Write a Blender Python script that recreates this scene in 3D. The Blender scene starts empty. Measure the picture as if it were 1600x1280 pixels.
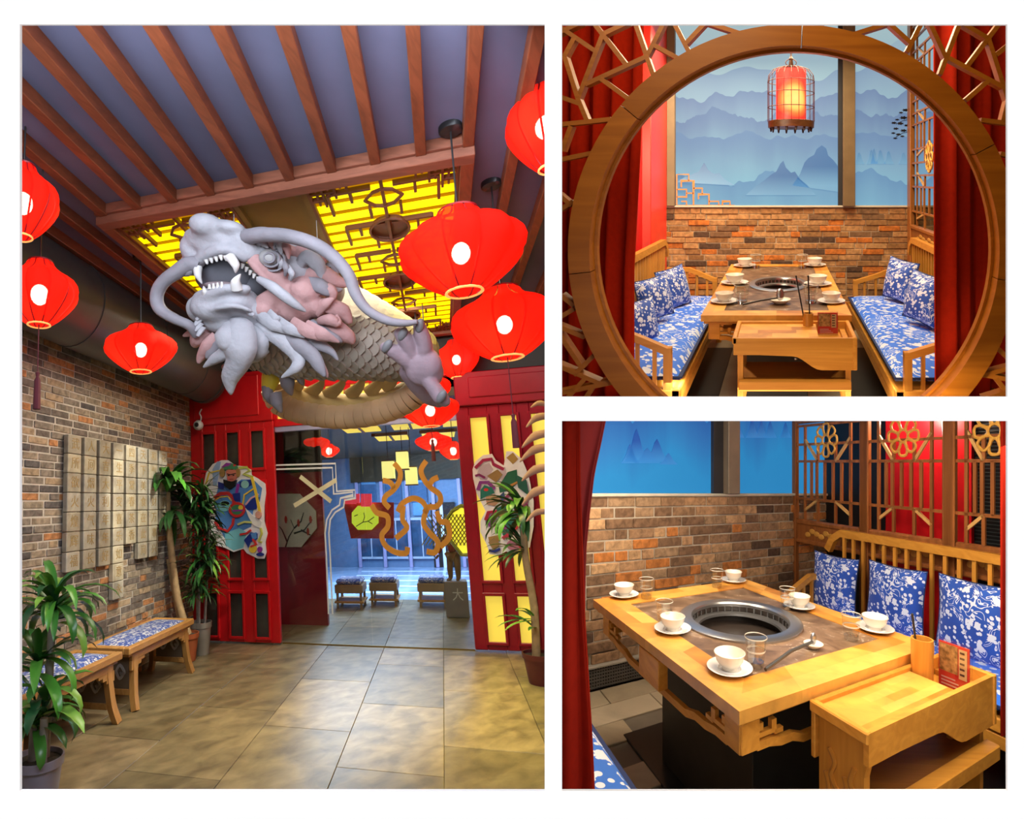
import bpy, bmesh, math, random
from mathutils import Vector, Matrix
random.seed(7)
SC = bpy.context.scene
COL = SC.collection
PI = math.pi
# ------------------------------------------------------------------ camera, world, lights, exposure
FPX, PPX, PPY = 800.0, 930.0, 530.0        # focal length and principal point of a 1600 x 1280 frame
cd = bpy.data.cameras.new('camera'); cam = bpy.data.objects.new('camera', cd); COL.objects.link(cam)
cam.rotation_euler = (PI/2, 0, 0)
cd.sensor_width = 36.0; cd.lens = 36.0*FPX/1600
cd.shift_x = (800-PPX)/1600; cd.shift_y = -(640-PPY)/1600
cd.clip_start = 0.02
SC.camera = cam
SC.view_settings.view_transform = 'Standard'; SC.view_settings.look = 'None'
SC.view_settings.exposure = 0.0; SC.view_settings.gamma = 1.0
SC.view_settings.use_curve_mapping = False
w = bpy.data.worlds.new('world'); SC.world = w; w.use_nodes = True
w.node_tree.nodes['Background'].inputs[0].default_value = (1, 1, 1, 1)
w.node_tree.nodes['Background'].inputs[1].default_value = 1.12
try:
    SC.cycles.use_denoising = True
    SC.cycles.max_bounces = 8; SC.cycles.transparent_max_bounces = 16
    SC.cycles.sample_clamp_indirect = 4.0
    SC.cycles.caustics_reflective = False; SC.cycles.caustics_refractive = False
except Exception:
    pass

# ------------------------------------------------------------------ room frames: every set has a floor origin and three axes
def vdir(u, v):
    return Vector(((u-PPX)/FPX, 1.0, -(v-PPY)/FPX)).normalized()
class Frame:
    def __init__(s, O, X, Y, Z):
        s.O = Vector(O); s.M = Matrix((X, Y, Z)).transposed(); s.Mi = s.M.inverted()
        s.X, s.Y, s.Z = Vector(X), Vector(Y), Vector(Z)
    def L(s, v): return s.M @ Vector(v)
    def W(s, v): return s.O + s.M @ Vector(v)
    def loc(s, p): return s.Mi @ (Vector(p)-s.O)
    def at(s, u, v, **k):
        ax = 'xyz'.index(list(k)[0]); c = list(k.values())[0]
        o = s.Mi @ s.O; d = s.Mi @ Vector(((u-PPX)/FPX, 1.0, -(v-PPY)/FPX))
        t = (c+o[ax])/d[ax]
        return -o + d*t
    def own(s, O, k=(1, 1, 1)):
        return Frame(s.W(O), s.X*k[0], s.Y*k[1], s.Z*k[2])
    def rigid(s, O=None, up='floor'):
        Z = s.X.cross(s.Y).normalized() if up == 'floor' else s.Z.normalized()
        if Z.dot(s.Z) < 0: Z = -Z
        X = (s.X - Z*s.X.dot(Z)).normalized(); Y = Z.cross(X)
        return Frame(s.W(O) if O is not None else s.O, X, Y, Z)
RA = Frame(-1.5*vdir(215, -5500), -vdir(-2743, 891), vdir(692, 785), vdir(215, -5500))   # lobby
RB = Frame((0, 0, -1.58), (1, 0, 0), vdir(1222, 280), (0, 0, 1))                       # booth behind the round gate
RC = Frame((0, 0, -1.40), vdir(2162, 771), vdir(648, 723), (0, 0, 1))                  # booth seen close up
WD = Frame((0, 0, 0), (1, 0, 0), (0, 1, 0), (0, 0, 1))

def light(name, kind, fr, p, energy, color, size=0.5, size_y=None, target=None, spot=None, blend=0.5):
    d = bpy.data.lights.new(name, kind); o = bpy.data.objects.new(name, d); COL.objects.link(o)
    d.energy = energy; d.color = color
    o.location = fr.W(p)
    if kind == 'AREA':
        d.size = size
        if size_y: d.shape = 'RECTANGLE'; d.size_y = size_y
    else:
        d.shadow_soft_size = size
    if kind == 'SPOT': d.spot_size = spot; d.spot_blend = blend
    if target is not None:
        o.rotation_euler = (fr.W(target)-o.location).to_track_quat('-Z', 'Y').to_euler()
    return o
# lobby: daylight from the entrance behind the viewer, warm track spots, glow of the yellow ceiling light box
light('entrance_daylight', 'AREA', RA, (-0.9, 1.25, 3.0), 92, (0.80, 0.88, 1.0), 2.2, 1.0, target=(-0.9, 5.5, 1.0))
light('lobby_fill_light', 'AREA', RA, (-1.0, 4.4, 3.22), 105, (1.0, 0.90, 0.70), 1.6, 2.4, target=(-1.0, 4.4, 0))  # unseen fill lamp added as general ambient light
# booth behind the gate: unseen warm area lamps added overhead and in front
light('booth_overhead_fill', 'AREA', RB, (0.1, 4.6, 3.2), 125, (1.0, 0.80, 0.50), 1.8, 1.6, target=(0.1, 4.6, 0))
light('gate_fill_light', 'AREA', RB, (0.0, 1.5, 3.1), 15, (1.0, 0.78, 0.46), 1.2, 0.4, target=(0.0, 3.6, 0.9))
# close-up booth: hidden warm area lamps added over and before the table
light('table_overhead_fill', 'AREA', WD, (1.05, 2.3, -0.33), 47, (1.0, 0.82, 0.60), 1.3, 1.5, target=(1.05, 2.5, -1.8))
light('table_front_fill', 'AREA', WD, (1.0, 1.12, -0.20), 17, (1.0, 0.9, 0.75), 1.2, 0.15, target=(1.2, 2.6, -1.0))
# two narrow spots on the carved tiles and the benches
light('tile_spot', 'SPOT', RA, (-1.75, 4.3, 3.25), 300, (1, .95, .78), .03, target=(-3.335, 5.0, 1.25), spot=.55, blend=.25)
light('bench_spot', 'SPOT', RA, (-1.75, 3.4, 3.25), 200, (1, .94, .72), .03, target=(-3.1, 3.9, .6), spot=.65, blend=.5)
lbg = light('light_box_glow', 'AREA', RA, (0.0, 4.4, 3.30), 46, (1.0, 0.78, 0.06), 0.8, 2.8, target=(0.15, 4.4, 0)); lbg.data.spread = 1.3
light('corner_fill', 'AREA', WD, (0.28, 2.75, -0.41), 28, (1.0, 0.85, 0.65), 0.5, 0.5, target=(0.30, 2.95, -1.6))  # hidden lamp added to brighten the dark floor corner
light('screen_fill_spot', 'SPOT', WD, (1.25, 1.95, -0.275), 75, (1.0, 0.82, 0.58), 0.03, target=(2.55, 3.05, -0.62), spot=1.5, blend=.6)  # hidden spot added to brighten the lattice screens
light('neighbour_light', 'POINT', RC, (3.42, 1.9, 1.80), 10, (1.0, 0.85, 0.7), 0.05)
light('booth_front_fill', 'AREA', RB, (0.1, 3.0, 3.1), 42, (1.0, 0.84, 0.58), 1.2, 0.4, target=(0.05, 4.7, 0.75))  # unseen front fill added to brighten the tableware
# ------------------------------------------------------------------ materials
MATS = {}
def _nt(name):
    m = bpy.data.materials.new(name); m.use_nodes = True
    nt = m.node_tree; b = nt.nodes['Principled BSDF']
    return m, nt, b
def N(nt, t, **k):
    n = nt.nodes.new(t)
    for a, v in k.items():
        if a.startswith('i_'): n.inputs[a[2:].replace('_', ' ')].default_value = v
        else: setattr(n, a, v)
    return n
def ramp(nt, stops, mode='LINEAR'):
    r = nt.nodes.new('ShaderNodeValToRGB'); r.color_ramp.interpolation = mode
    e = r.color_ramp.elements
    while len(e) < len(stops): e.new(0.5)
    for i, (p, c) in enumerate(stops):
        e[i].position = p; e[i].color = (*c, 1) if len(c) == 3 else c
    return r
def coords(nt, scale=(1, 1, 1), rot=(0, 0, 0)):
    tc = N(nt, 'ShaderNodeTexCoord'); mp = N(nt, 'ShaderNodeMapping')
    mp.inputs['Scale'].default_value = scale; mp.inputs['Rotation'].default_value = rot
    nt.links.new(tc.outputs['Object'], mp.inputs[0])
    return mp.outputs[0]
def plain(name, c, rough=0.5, metal=0.0, var=0.12, scale=8, bump=0.0, emit=None, estr=0, spec=0.5, trans=0, ior=1.45, alpha=1, sheen=0, bscale=None):
    if name in MATS: return MATS[name]
    m, nt, b = _nt(name); MATS[name] = m
    b.inputs['Roughness'].default_value = rough; b.inputs['Metallic'].default_value = metal
    b.inputs['Specular IOR Level'].default_value = spec
    b.inputs['Transmission Weight'].default_value = trans; b.inputs['IOR'].default_value = ior
    b.inputs['Alpha'].default_value = alpha
    if sheen: b.inputs['Sheen Weight'].default_value = sheen
    v = coords(nt)
    n = N(nt, 'ShaderNodeTexNoise'); n.inputs['Scale'].default_value = scale; n.inputs['Detail'].default_value = 4
    nt.links.new(v, n.inputs['Vector'])
    r = ramp(nt, [(0.25, [x*(1-var) for x in c]), (0.75, [min(1, x*(1+var)) for x in c])])
    nt.links.new(n.outputs['Fac'], r.inputs[0]); nt.links.new(r.outputs[0], b.inputs['Base Color'])
    if bump:
        n2 = n
        if bscale:
            n2 = N(nt, 'ShaderNodeTexNoise'); n2.inputs['Scale'].default_value = bscale; n2.inputs['Detail'].default_value = 5
            nt.links.new(v, n2.inputs['Vector'])
        bp = N(nt, 'ShaderNodeBump'); bp.inputs['Strength'].default_value = bump; bp.inputs['Distance'].default_value = 0.02
        nt.links.new(n2.outputs['Fac'], bp.inputs['Height']); nt.links.new(bp.outputs[0], b.inputs['Normal'])
    if emit:
        b.inputs['Emission Color'].default_value = (*emit, 1); b.inputs['Emission Strength'].default_value = estr
    return m
def wood(name, c1, c2, axis='x', rough=0.38, freq=14, stretch=0.07, coat=0.0):
    if name in MATS: return MATS[name]
    m, nt, b = _nt(name); MATS[name] = m
    sc = [freq*2.2]*3; sc['xyz'.index(axis)] = freq*2.2*stretch
    v = coords(nt, sc)
    n = N(nt, 'ShaderNodeTexNoise'); n.inputs['Scale'].default_value = 1; n.inputs['Detail'].default_value = 6; n.inputs['Distortion'].default_value = 1.2
    nt.links.new(v, n.inputs['Vector'])
    r = ramp(nt, [(0.3, c2), (0.5, [(a+b_)/2 for a, b_ in zip(c1, c2)]), (0.68, c1)])
    nt.links.new(n.outputs['Fac'], r.inputs[0])
    oi = N(nt, 'ShaderNodeObjectInfo'); hs = N(nt, 'ShaderNodeHueSaturation')
    mr = N(nt, 'ShaderNodeMapRange'); mr.inputs['To Min'].default_value = 0.88; mr.inputs['To Max'].default_value = 1.12
    nt.links.new(oi.outputs['Random'], mr.inputs['Value']); nt.links.new(mr.outputs[0], hs.inputs['Value'])
    nt.links.new(r.outputs[0], hs.inputs['Color']); nt.links.new(hs.outputs[0], b.inputs['Base Color'])
    b.inputs['Roughness'].default_value = rough; b.inputs['Coat Weight'].default_value = coat; b.inputs['Specular IOR Level'].default_value = 0.3
    bp = N(nt, 'ShaderNodeBump'); bp.inputs['Strength'].default_value = 0.08; bp.inputs['Distance'].default_value = 0.01
    nt.links.new(n.outputs['Fac'], bp.inputs['Height']); nt.links.new(bp.outputs[0], b.inputs['Normal'])
    return m
def randcol(name, stops, rough=0.8, nscale=30, namp=0.35, bump=0.5, sc=(1, 1, 1), ndist=0.5, mode='CONSTANT', spec=0.3):
    """colour picked per object from stops, broken up by noise (bricks, tiles, planks)"""
    if name in MATS: return MATS[name]
    m, nt, b = _nt(name); MATS[name] = m
    oi = N(nt, 'ShaderNodeObjectInfo')
    r = ramp(nt, stops, mode); nt.links.new(oi.outputs['Random'], r.inputs[0])
    tc = N(nt, 'ShaderNodeTexCoord'); mp = N(nt, 'ShaderNodeMapping'); mp.inputs['Scale'].default_value = sc
    nt.links.new(tc.outputs['Object'], mp.inputs[0])
    nt.links.new(oi.outputs['Location'], mp.inputs['Location'])
    n = N(nt, 'ShaderNodeTexNoise'); n.inputs['Scale'].default_value = nscale; n.inputs['Detail'].default_value = 6; n.inputs['Distortion'].default_value = ndist
    nt.links.new(mp.outputs[0], n.inputs['Vector'])
    mr = N(nt, 'ShaderNodeMapRange'); mr.inputs['From Min'].default_value = 0.3; mr.inputs['From Max'].default_value = 0.7
    mr.inputs['To Min'].default_value = 1-namp; mr.inputs['To Max'].default_value = 1+namp
    nt.links.new(n.outputs['Fac'], mr.inputs['Value'])
    hs = N(nt, 'ShaderNodeHueSaturation'); nt.links.new(mr.outputs[0], hs.inputs['Value'])
    nt.links.new(r.outputs[0], hs.inputs['Color']); nt.links.new(hs.outputs[0], b.inputs['Base Color'])
    b.inputs['Roughness'].default_value = rough; b.inputs['Specular IOR Level'].default_value = spec
    bp = N(nt, 'ShaderNodeBump'); bp.inputs['Strength'].default_value = bump; bp.inputs['Distance'].default_value = 0.01
    nt.links.new(n.outputs['Fac'], bp.inputs['Height']); nt.links.new(bp.outputs[0], b.inputs['Normal'])
    return m
def emis(name, c, s):
    if name in MATS: return MATS[name]
    m, nt, b = _nt(name); MATS[name] = m
    b.inputs['Base Color'].default_value = (*[x*0.8 for x in c], 1)
    b.inputs['Emission Color'].default_value = (*c, 1); b.inputs['Emission Strength'].default_value = s
    b.inputs['Roughness'].default_value = 0.6
    return m
def glass(name, c=(1, 1, 1), rough=0.02, clear=0.9):
    """thin pane: mostly clear, with a mirror coat"""
    if name in MATS: return MATS[name]
    m, nt, b = _nt(name); MATS[name] = m
    nt.nodes.remove(b)
    out = nt.nodes['Material Output']
    t = N(nt, 'ShaderNodeBsdfTransparent'); t.inputs[0].default_value = (*c, 1)
    g = N(nt, 'ShaderNodeBsdfGlossy'); g.inputs['Roughness'].default_value = rough
    f = N(nt, 'ShaderNodeFresnel'); f.inputs[0].default_value = 1.45
    mx = N(nt, 'ShaderNodeMixShader')
    ma = N(nt, 'ShaderNodeMath', operation='MAXIMUM'); ma.inputs[1].default_value = 1-clear
    ge = N(nt, 'ShaderNodeNewGeometry'); iv = N(nt, 'ShaderNodeMath', operation='SUBTRACT'); iv.inputs[0].default_value = 1.0
    nt.links.new(ge.outputs['Backfacing'], iv.inputs[1])
    mu = N(nt, 'ShaderNodeMath', operation='MULTIPLY'); nt.links.new(ma.outputs[0], mu.inputs[0]); nt.links.new(iv.outputs[0], mu.inputs[1])
    nt.links.new(f.outputs[0], ma.inputs[0]); nt.links.new(mu.outputs[0], mx.inputs[0])
    nt.links.new(t.outputs[0], mx.inputs[1]); nt.links.new(g.outputs[0], mx.inputs[2]); nt.links.new(mx.outputs[0], out.inputs[0])
    return m
def fabric_floral(name, base, dark, light=(0.72, 0.78, 0.88), scale=16, amount=0.5, axes=(1, 1, 1)):
    """resist-dyed blue cloth: white dots, petals and curling stems on blue"""
    if name in MATS: return MATS[name]
    m, nt, b = _nt(name); MATS[name] = m
    L = nt.links.new
    v = coords(nt, axes)
    big = N(nt, 'ShaderNodeTexNoise'); big.inputs['Scale'].default_value = scale*0.42; big.inputs['Detail'].default_value = 1
    L(v, big.inputs['Vector'])
    vo = N(nt, 'ShaderNodeTexVoronoi'); vo.inputs['Scale'].default_value = scale*2.6; vo.inputs['Randomness'].default_value = 0.75
    L(v, vo.inputs['Vector'])
    dots = N(nt, 'ShaderNodeMath', operation='LESS_THAN'); dots.inputs[1].default_value = 0.36
    L(vo.outputs['Distance'], dots.inputs[0])
    gate = N(nt, 'ShaderNodeMath', operation='GREATER_THAN'); gate.inputs[1].default_value = 1-amount
    L(big.outputs['Fac'], gate.inputs[0])
    a = N(nt, 'ShaderNodeMath', operation='MULTIPLY'); L(dots.outputs[0], a.inputs[0]); L(gate.outputs[0], a.inputs[1])
    # curling stems: thin bands of a distorted noise
    sw = N(nt, 'ShaderNodeTexNoise'); sw.inputs['Scale'].default_value = scale*0.7; sw.inputs['Detail'].default_value = 0.5; sw.inputs['Distortion'].default_value = 2.2
    L(v, sw.inputs['Vector'])
    s1 = N(nt, 'ShaderNodeMath', operation='PINGPONG'); s1.inputs[1].default_value = 0.085; L(sw.outputs['Fac'], s1.inputs[0])
    s2 = N(nt, 'ShaderNodeMath', operation='LESS_THAN'); s2.inputs[1].default_value = 0.02; L(s1.outputs[0], s2.inputs[0])
    g2 = N(nt, 'ShaderNodeMath', operation='LESS_THAN'); g2.inputs[1].default_value = 0.5; L(big.outputs['Fac'], g2.inputs[0])
    s3 = N(nt, 'ShaderNodeMath', operation='MULTIPLY'); L(s2.outputs[0], s3.inputs[0]); L(g2.outputs[0], s3.inputs[1])
    # petals
    vp = N(nt, 'ShaderNodeTexVoronoi'); vp.inputs['Scale'].default_value = scale*1.0; L(v, vp.inputs['Vector'])
    wv = N(nt, 'ShaderNodeMath', operation='LESS_THAN'); wv.inputs[1].default_value = 0.30; 
    nz = N(nt, 'ShaderNodeTexNoise'); nz.inputs['Scale'].default_value = scale*4; L(v, nz.inputs['Vector'])
    ad = N(nt, 'ShaderNodeMath', operation='MULTIPLY_ADD'); ad.inputs[1].default_value = 0.55; L(nz.outputs['Fac'], ad.inputs[0]); L(vp.outputs['Distance'], ad.inputs[2])
    sb = N(nt, 'ShaderNodeMath', operation='SUBTRACT'); sb.inputs[1].default_value = 0.24; L(ad.outputs[0], sb.inputs[0]); L(sb.outputs[0], wv.inputs[0])
    mx1 = N(nt, 'ShaderNodeMath', operation='MAXIMUM'); L(a.outputs[0], mx1.inputs[0]); L(s3.outputs[0], mx1.inputs[1])
    mx2 = N(nt, 'ShaderNodeMath', operation='MAXIMUM'); L(mx1.outputs[0], mx2.inputs[0]); L(wv.outputs[0], mx2.inputs[1])
    bl = N(nt, 'ShaderNodeMix', data_type='RGBA'); bl.inputs['A'].default_value = (*base, 1); bl.inputs['B'].default_value = (*dark, 1)
    L(big.outputs['Fac'], bl.inputs['Factor'])
    fin = N(nt, 'ShaderNodeMix', data_type='RGBA'); fin.inputs['B'].default_value = (*light, 1)
    L(bl.outputs['Result'], fin.inputs['A']); L(mx2.outputs[0], fin.inputs['Factor'])
    L(fin.outputs['Result'], b.inputs['Base Color'])
    b.inputs['Roughness'].default_value = 0.75; b.inputs['Sheen Weight'].default_value = 0.15
    return m

# ------------------------------------------------------------------ mesh builder
class MB:
    def __init__(s): s.v = []; s.f = []
    def add(s, vs, fs):
        o = len(s.v); s.v += [tuple(x) for x in vs]; s.f += [tuple(i+o for i in f) for f in fs]; return s
    def box(s, a, b, c=0.0):
        x0, y0, z0 = [min(p, q) for p, q in zip(a, b)]; x1, y1, z1 = [max(p, q) for p, q in zip(a, b)]
        if c <= 0:
            return s.add([(x0,y0,z0),(x1,y0,z0),(x1,y1,z0),(x0,y1,z0),(x0,y0,z1),(x1,y0,z1),(x1,y1,z1),(x0,y1,z1)],
                         [(0,3,2,1),(4,5,6,7),(0,1,5,4),(1,2,6,5),(2,3,7,6),(3,0,4,7)])
        c = min(c, (x1-x0)/2.01, (y1-y0)/2.01, (z1-z0)/2.01)
        bm = bmesh.new(); bmesh.ops.create_cube(bm, size=1)
        for v in bm.verts: v.co = Vector(((x0+x1)/2+v.co.x*(x1-x0), (y0+y1)/2+v.co.y*(y1-y0), (z0+z1)/2+v.co.z*(z1-z0)))
        bmesh.ops.bevel(bm, geom=bm.edges[:], offset=c, segments=1, affect='EDGES')
        s.addbm(bm); return s
    def addbm(s, bm):
        bm.verts.index_update()
        s.add([v.co[:] for v in bm.verts], [[v.index for v in f.verts] for f in bm.faces]); bm.free(); return s
    def hexa(s, p): return s.add(p, [(0,3,2,1),(4,5,6,7),(0,1,5,4),(1,2,6,5),(2,3,7,6),(3,0,4,7)])
    def prism(s, poly, plane, d0, d1):
        n = len(poly)
        m = {'xy': lambda a, b, d: (a, b, d), 'xz': lambda a, b, d: (a, d, b), 'yz': lambda a, b, d: (d, a, b)}[plane]
        vs = [m(a, b, d0) for a, b in poly] + [m(a, b, d1) for a, b in poly]
        return s.add(vs, [tuple(range(n)), tuple(range(2*n-1, n-1, -1))] + [(i, (i+1) % n, n+(i+1) % n, n+i) for i in range(n)])
    def bar(s, p, q, w, h, up=(0, 0, 1)):
        p, q, up = Vector(p), Vector(q), Vector(up)
        d = (q-p).normalized(); sx = d.cross(up)
        sx = sx.normalized() if sx.length > 1e-6 else d.orthogonal().normalized()
        su = sx.cross(d).normalized(); a, b = sx*w/2, su*h/2
        return s.add([p-a-b, p+a-b, p+a+b, p-a+b, q-a-b, q+a-b, q+a+b, q-a+b],
                     [(0,1,2,3),(7,6,5,4),(0,4,5,1),(1,5,6,2),(2,6,7,3),(3,7,4,0)])
    def path(s, pts, w, h, up=(0, 0, 1), closed=False):
        """rectangular section swept along a polyline with mitred joints"""
        pts = [Vector(p) for p in pts]; n = len(pts); up = Vector(up); rings = []
        for i, p in enumerate(pts):
            a = pts[i-1] if (i or closed) else p; b = pts[(i+1) % n] if (i < n-1 or closed) else p
            d = (b-a).normalized(); sx = d.cross(up).normalized(); su = sx.cross(d).normalized()
            e = 1.0
            if (i or closed) and (i < n-1 or closed):
                d1 = (p-a).normalized(); e = 1/max(0.5, d.dot(d1))
            rings.append([p-sx*w/2*e-su*h/2, p+sx*w/2*e-su*h/2, p+sx*w/2*e+su*h/2, p-sx*w/2*e+su*h/2])
        vs = [v for r in rings for v in r]; fs = []
        for i in range(n if closed else n-1):
            j = (i+1) % n
            for k in range(4): fs.append((4*i+k, 4*i+(k+1) % 4, 4*j+(k+1) % 4, 4*j+k))
        if not closed: fs += [(3,2,1,0), tuple(4*(n-1)+k for k in range(4))]
        return s.add(vs, fs)
    def tube(s, pts, r, n=8, closed=False, flat=1.0, up=None):
        pts = [Vector(p) for p in pts]; k = len(pts)
        rs = [r]*k if not hasattr(r, '__len__') else list(r)
        vs, fs = [], []; ref = Vector(up) if up else None
        for i, p in enumerate(pts):
            a = pts[i-1] if (i or closed) else p; b = pts[(i+1) % k] if (i < k-1 or closed) else p
            d = (b-a).normalized()
            if ref is None: ref = d.orthogonal()
            x = (ref - d*ref.dot(d))
            x = x.normalized() if x.length > 1e-5 else d.orthogonal().normalized()
            if up is None: ref = x
            y = d.cross(x)
            for j in range(n):
                t = 2*PI*j/n
                vs.append(p + x*math.cos(t)*rs[i]*flat + y*math.sin(t)*rs[i])
        for i in range(k if closed else k-1):
            i2 = (i+1) % k
            for j in range(n): fs.append((i*n+j, i*n+(j+1) % n, i2*n+(j+1) % n, i2*n+j))
        if not closed: fs += [tuple(range(n-1, -1, -1)), tuple((k-1)*n+j for j in range(n))]
        return s.add(vs, fs)
    def lathe(s, prof, n=24, c=(0, 0, 0), lobes=0, amp=0, cap=False):
        vs, fs = [], []; m = len(prof)
        for r, z in prof:
            for j in range(n):
                t = 2*PI*j/n; k = 1.0
                if lobes: k = 1-amp*(1-abs(math.sin(lobes*t/2))**0.6)
                vs.append((c[0]+r*k*math.cos(t), c[1]+r*k*math.sin(t), c[2]+z))
        for i in range(m-1):
            for j in range(n): fs.append((i*n+j, i*n+(j+1) % n, (i+1)*n+(j+1) % n, (i+1)*n+j))
        if cap: fs += [tuple(range(n-1, -1, -1)), tuple((m-1)*n+j for j in range(n))]
        return s.add(vs, fs)
    def ell(s, c, r, su=14, sv=9, rot=None):
        c = Vector(c); vs, fs = [], []
        R = rot or Matrix.Identity(3)
        for i in range(sv+1):
            p = PI*i/sv
            for j in range(su):
                t = 2*PI*j/su
                vs.append(c + R @ Vector((r[0]*math.sin(p)*math.cos(t), r[1]*math.sin(p)*math.sin(t), r[2]*math.cos(p))))
        for i in range(sv):
            for j in range(su): fs.append((i*su+j, (i+1)*su+j, (i+1)*su+(j+1) % su, i*su+(j+1) % su))
        return s.add(vs, fs)
    def grid(s, fn, nu, nv):
        vs = [fn(i/nu, j/nv) for i in range(nu+1) for j in range(nv+1)]
        return s.add(vs, [(i*(nv+1)+j, (i+1)*(nv+1)+j, (i+1)*(nv+1)+j+1, i*(nv+1)+j+1) for i in range(nu) for j in range(nv)])
    def mesh(s, name, mat, fr, at=(0, 0, 0), smooth=None):
        at = Vector(at); me = bpy.data.meshes.new(name)
        bm = bmesh.new()
        bv = [bm.verts.new(fr.L(Vector(p)-at)) for p in s.v]
        for f in s.f:
            try: bm.faces.new([bv[i] for i in f])
            except ValueError: pass
        bmesh.ops.remove_doubles(bm, verts=bm.verts, dist=1e-5)
        bmesh.ops.recalc_face_normals(bm, faces=bm.faces)
        bm.to_mesh(me); bm.free()
        me.materials.append(mat)
        if smooth is not None:
            for p in me.polygons: p.use_smooth = True
            me.set_sharp_from_angle(angle=math.radians(smooth))
        return me
    def build(s, name, mat, fr, parent=None, at=(0, 0, 0), smooth=None):
        return link(name, s.mesh(name, mat, fr, at, smooth), fr.W(at), parent)
ROOM = {'cur': None}; ZONE = {}
def link(name, data, wloc, parent=None):
    o = bpy.data.objects.new(name, data); COL.objects.link(o)
    wl = Vector(wloc)
    if parent is not None:
        o.parent = parent; wl = wl - WLOC[parent.name]
    o.location = wl
    WLOC[o.name] = Vector(wloc); ZONE[o.name] = ROOM['cur']
    return o
WLOC = {}
def tag(o, label, cat, group=None, kind=None):
    o['label'] = label; o['category'] = cat
    if group: o['group'] = group
    if kind: o['kind'] = kind
    return o
def thing(name, fr, at, label, cat, group=None, kind=None):
    return tag(link(name, None, fr.W(at)), label, cat, group, kind)
def struct(o, label, cat='wall'): return tag(o, label, cat, kind='structure')
def kids(o): return [c for c in COL.objects if c.parent == o]
def copy_tree(o, wloc, label=None, group=None):
    """copy of a thing with copies of its parts and their sub-parts, moved to a new place"""
    def rec(src, parent, loc):
        c = src.copy(); COL.objects.link(c); c.parent = parent; c.location = loc
        WLOC[c.name] = (WLOC[parent.name] if parent else Vector((0, 0, 0))) + Vector(loc); ZONE[c.name] = ROOM['cur']
        for k in src.children: rec(k, c, k.location.copy())
        return c
    r = rec(o, None, Vector(wloc))
    if label: r['label'] = label
    if group: r['group'] = group
    return r
def arc(c, r, a0, a1, n, plane='xz', d=0.0):
    out = []
    for i in range(n+1):
        t = a0+(a1-a0)*i/n; a, b = c[0]+r*math.cos(t), c[1]+r*math.sin(t)
        out.append({'xz': (a, d, b), 'xy': (a, b, d), 'yz': (d, a, b)}[plane])
    return out
def spline(pts, k=6):
    """Catmull-Rom through points"""
    P = [Vector(p) for p in pts]; out = []
    for i in range(len(P)-1):
        a, b, c, d = P[max(0, i-1)], P[i], P[i+1], P[min(len(P)-1, i+2)]
        for j in range(k):
            t = j/k
            out.append(0.5*((2*b)+(c-a)*t+(2*a-5*b+4*c-d)*t*t+(3*b-a-3*c+d)*t**3))
    out.append(P[-1]); return out
def lerps(a, n):
    """resample a list of radii to n values"""
    out = []
    for i in range(n):
        t = i/(n-1)*(len(a)-1); k = min(int(t), len(a)-2); out.append(a[k]+(a[k+1]-a[k])*(t-k))
    return out
def text_mesh(s, size, depth=0.002):
    c = bpy.data.curves.new('glyph', 'FONT'); c.body = s; c.size = size; c.extrude = depth; c.align_x = 'CENTER'; c.align_y = 'CENTER'; c.resolution_u = 2
    o = bpy.data.objects.new('glyph', c); COL.objects.link(o)
    dg = bpy.context.evaluated_depsgraph_get(); dg.update()
    me = bpy.data.meshes.new_from_object(o.evaluated_get(dg))
    bpy.data.objects.remove(o); bpy.data.curves.remove(c)
    return me
_glyphs = {}
def glyph(s, size, depth=0.002):
    """list of (verts, faces) in x (right), z (up), y (depth) for one character"""
    if (s, size) not in _glyphs:
        me = text_mesh(s, size, depth)
        _glyphs[(s, size)] = ([v.co.copy() for v in me.vertices], [tuple(p.vertices) for p in me.polygons])
    return _glyphs[(s, size)]

def brick_wall(parent, fr, plane, d, u0, u1, z0, z1, bl, bh, mat, gap=0.008, proud=0.012, thick=0.05, stretcher=True, limit=300, nearest=None, skip=None, name='brick', flip=1):
    """running-bond bricks along an axis of the frame: separate brick objects sharing a few meshes; the rest joined as stuff"""
    items = []; row = 0; z = z0
    while z < z1-0.01:
        u = u0 - (bl*random.choice([0.25, 0.5, 0.75]) if row % 2 else random.choice([0, 0.1])*bl)
        while u < u1:
            L = bl*random.choice([1, 1, 1, 1, 0.75, 0.5])
            a, b = max(u, u0), min(u+L, u1)
            if b-a > 0.04: items.append((a, b-gap, z, min(z+bh-gap, z1)))
            u += L
        z += bh; row += 1
    if skip: items = [i for i in items if not skip((i[0]+i[1])/2, (i[2]+i[3])/2)]
    if nearest: items.sort(key=lambda i: nearest((i[0]+i[1])/2, (i[2]+i[3])/2))
    cache = {}
    rest = [MB() for _ in range(7)]
    for k, (a, b, zz, zt) in enumerate(items):
        pr = proud*random.choice([0.25, 0.6, 1.0])*flip
        key = (round(b-a, 2), round(zt-zz, 3), pr)
        l, h = key[0], key[1]
        if plane == 'x': A, B = (0, 0, 0), (pr, l, h)
        else: A, B = (0, 0, 0), (l, pr, h)
        B = list(B); A = list(A); i = 0 if plane == 'x' else 1
        A[i] = -thick*flip
        org = (d, a, zz) if plane == 'x' else (a, d, zz)
        if k < limit:
            if key not in cache: cache[key] = MB().box(A, B, 0.004).mesh('brick', mat, fr)
            link(name, cache[key], fr.W(org), parent)
        else:
            random.choice(rest).box([org[j]+A[j] for j in range(3)], [org[j]+B[j] for j in range(3)])
    for r_ in rest:
        if r_.v: o = r_.build('bricks_beyond', mat, fr, parent); o['kind'] = 'stuff'
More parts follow.
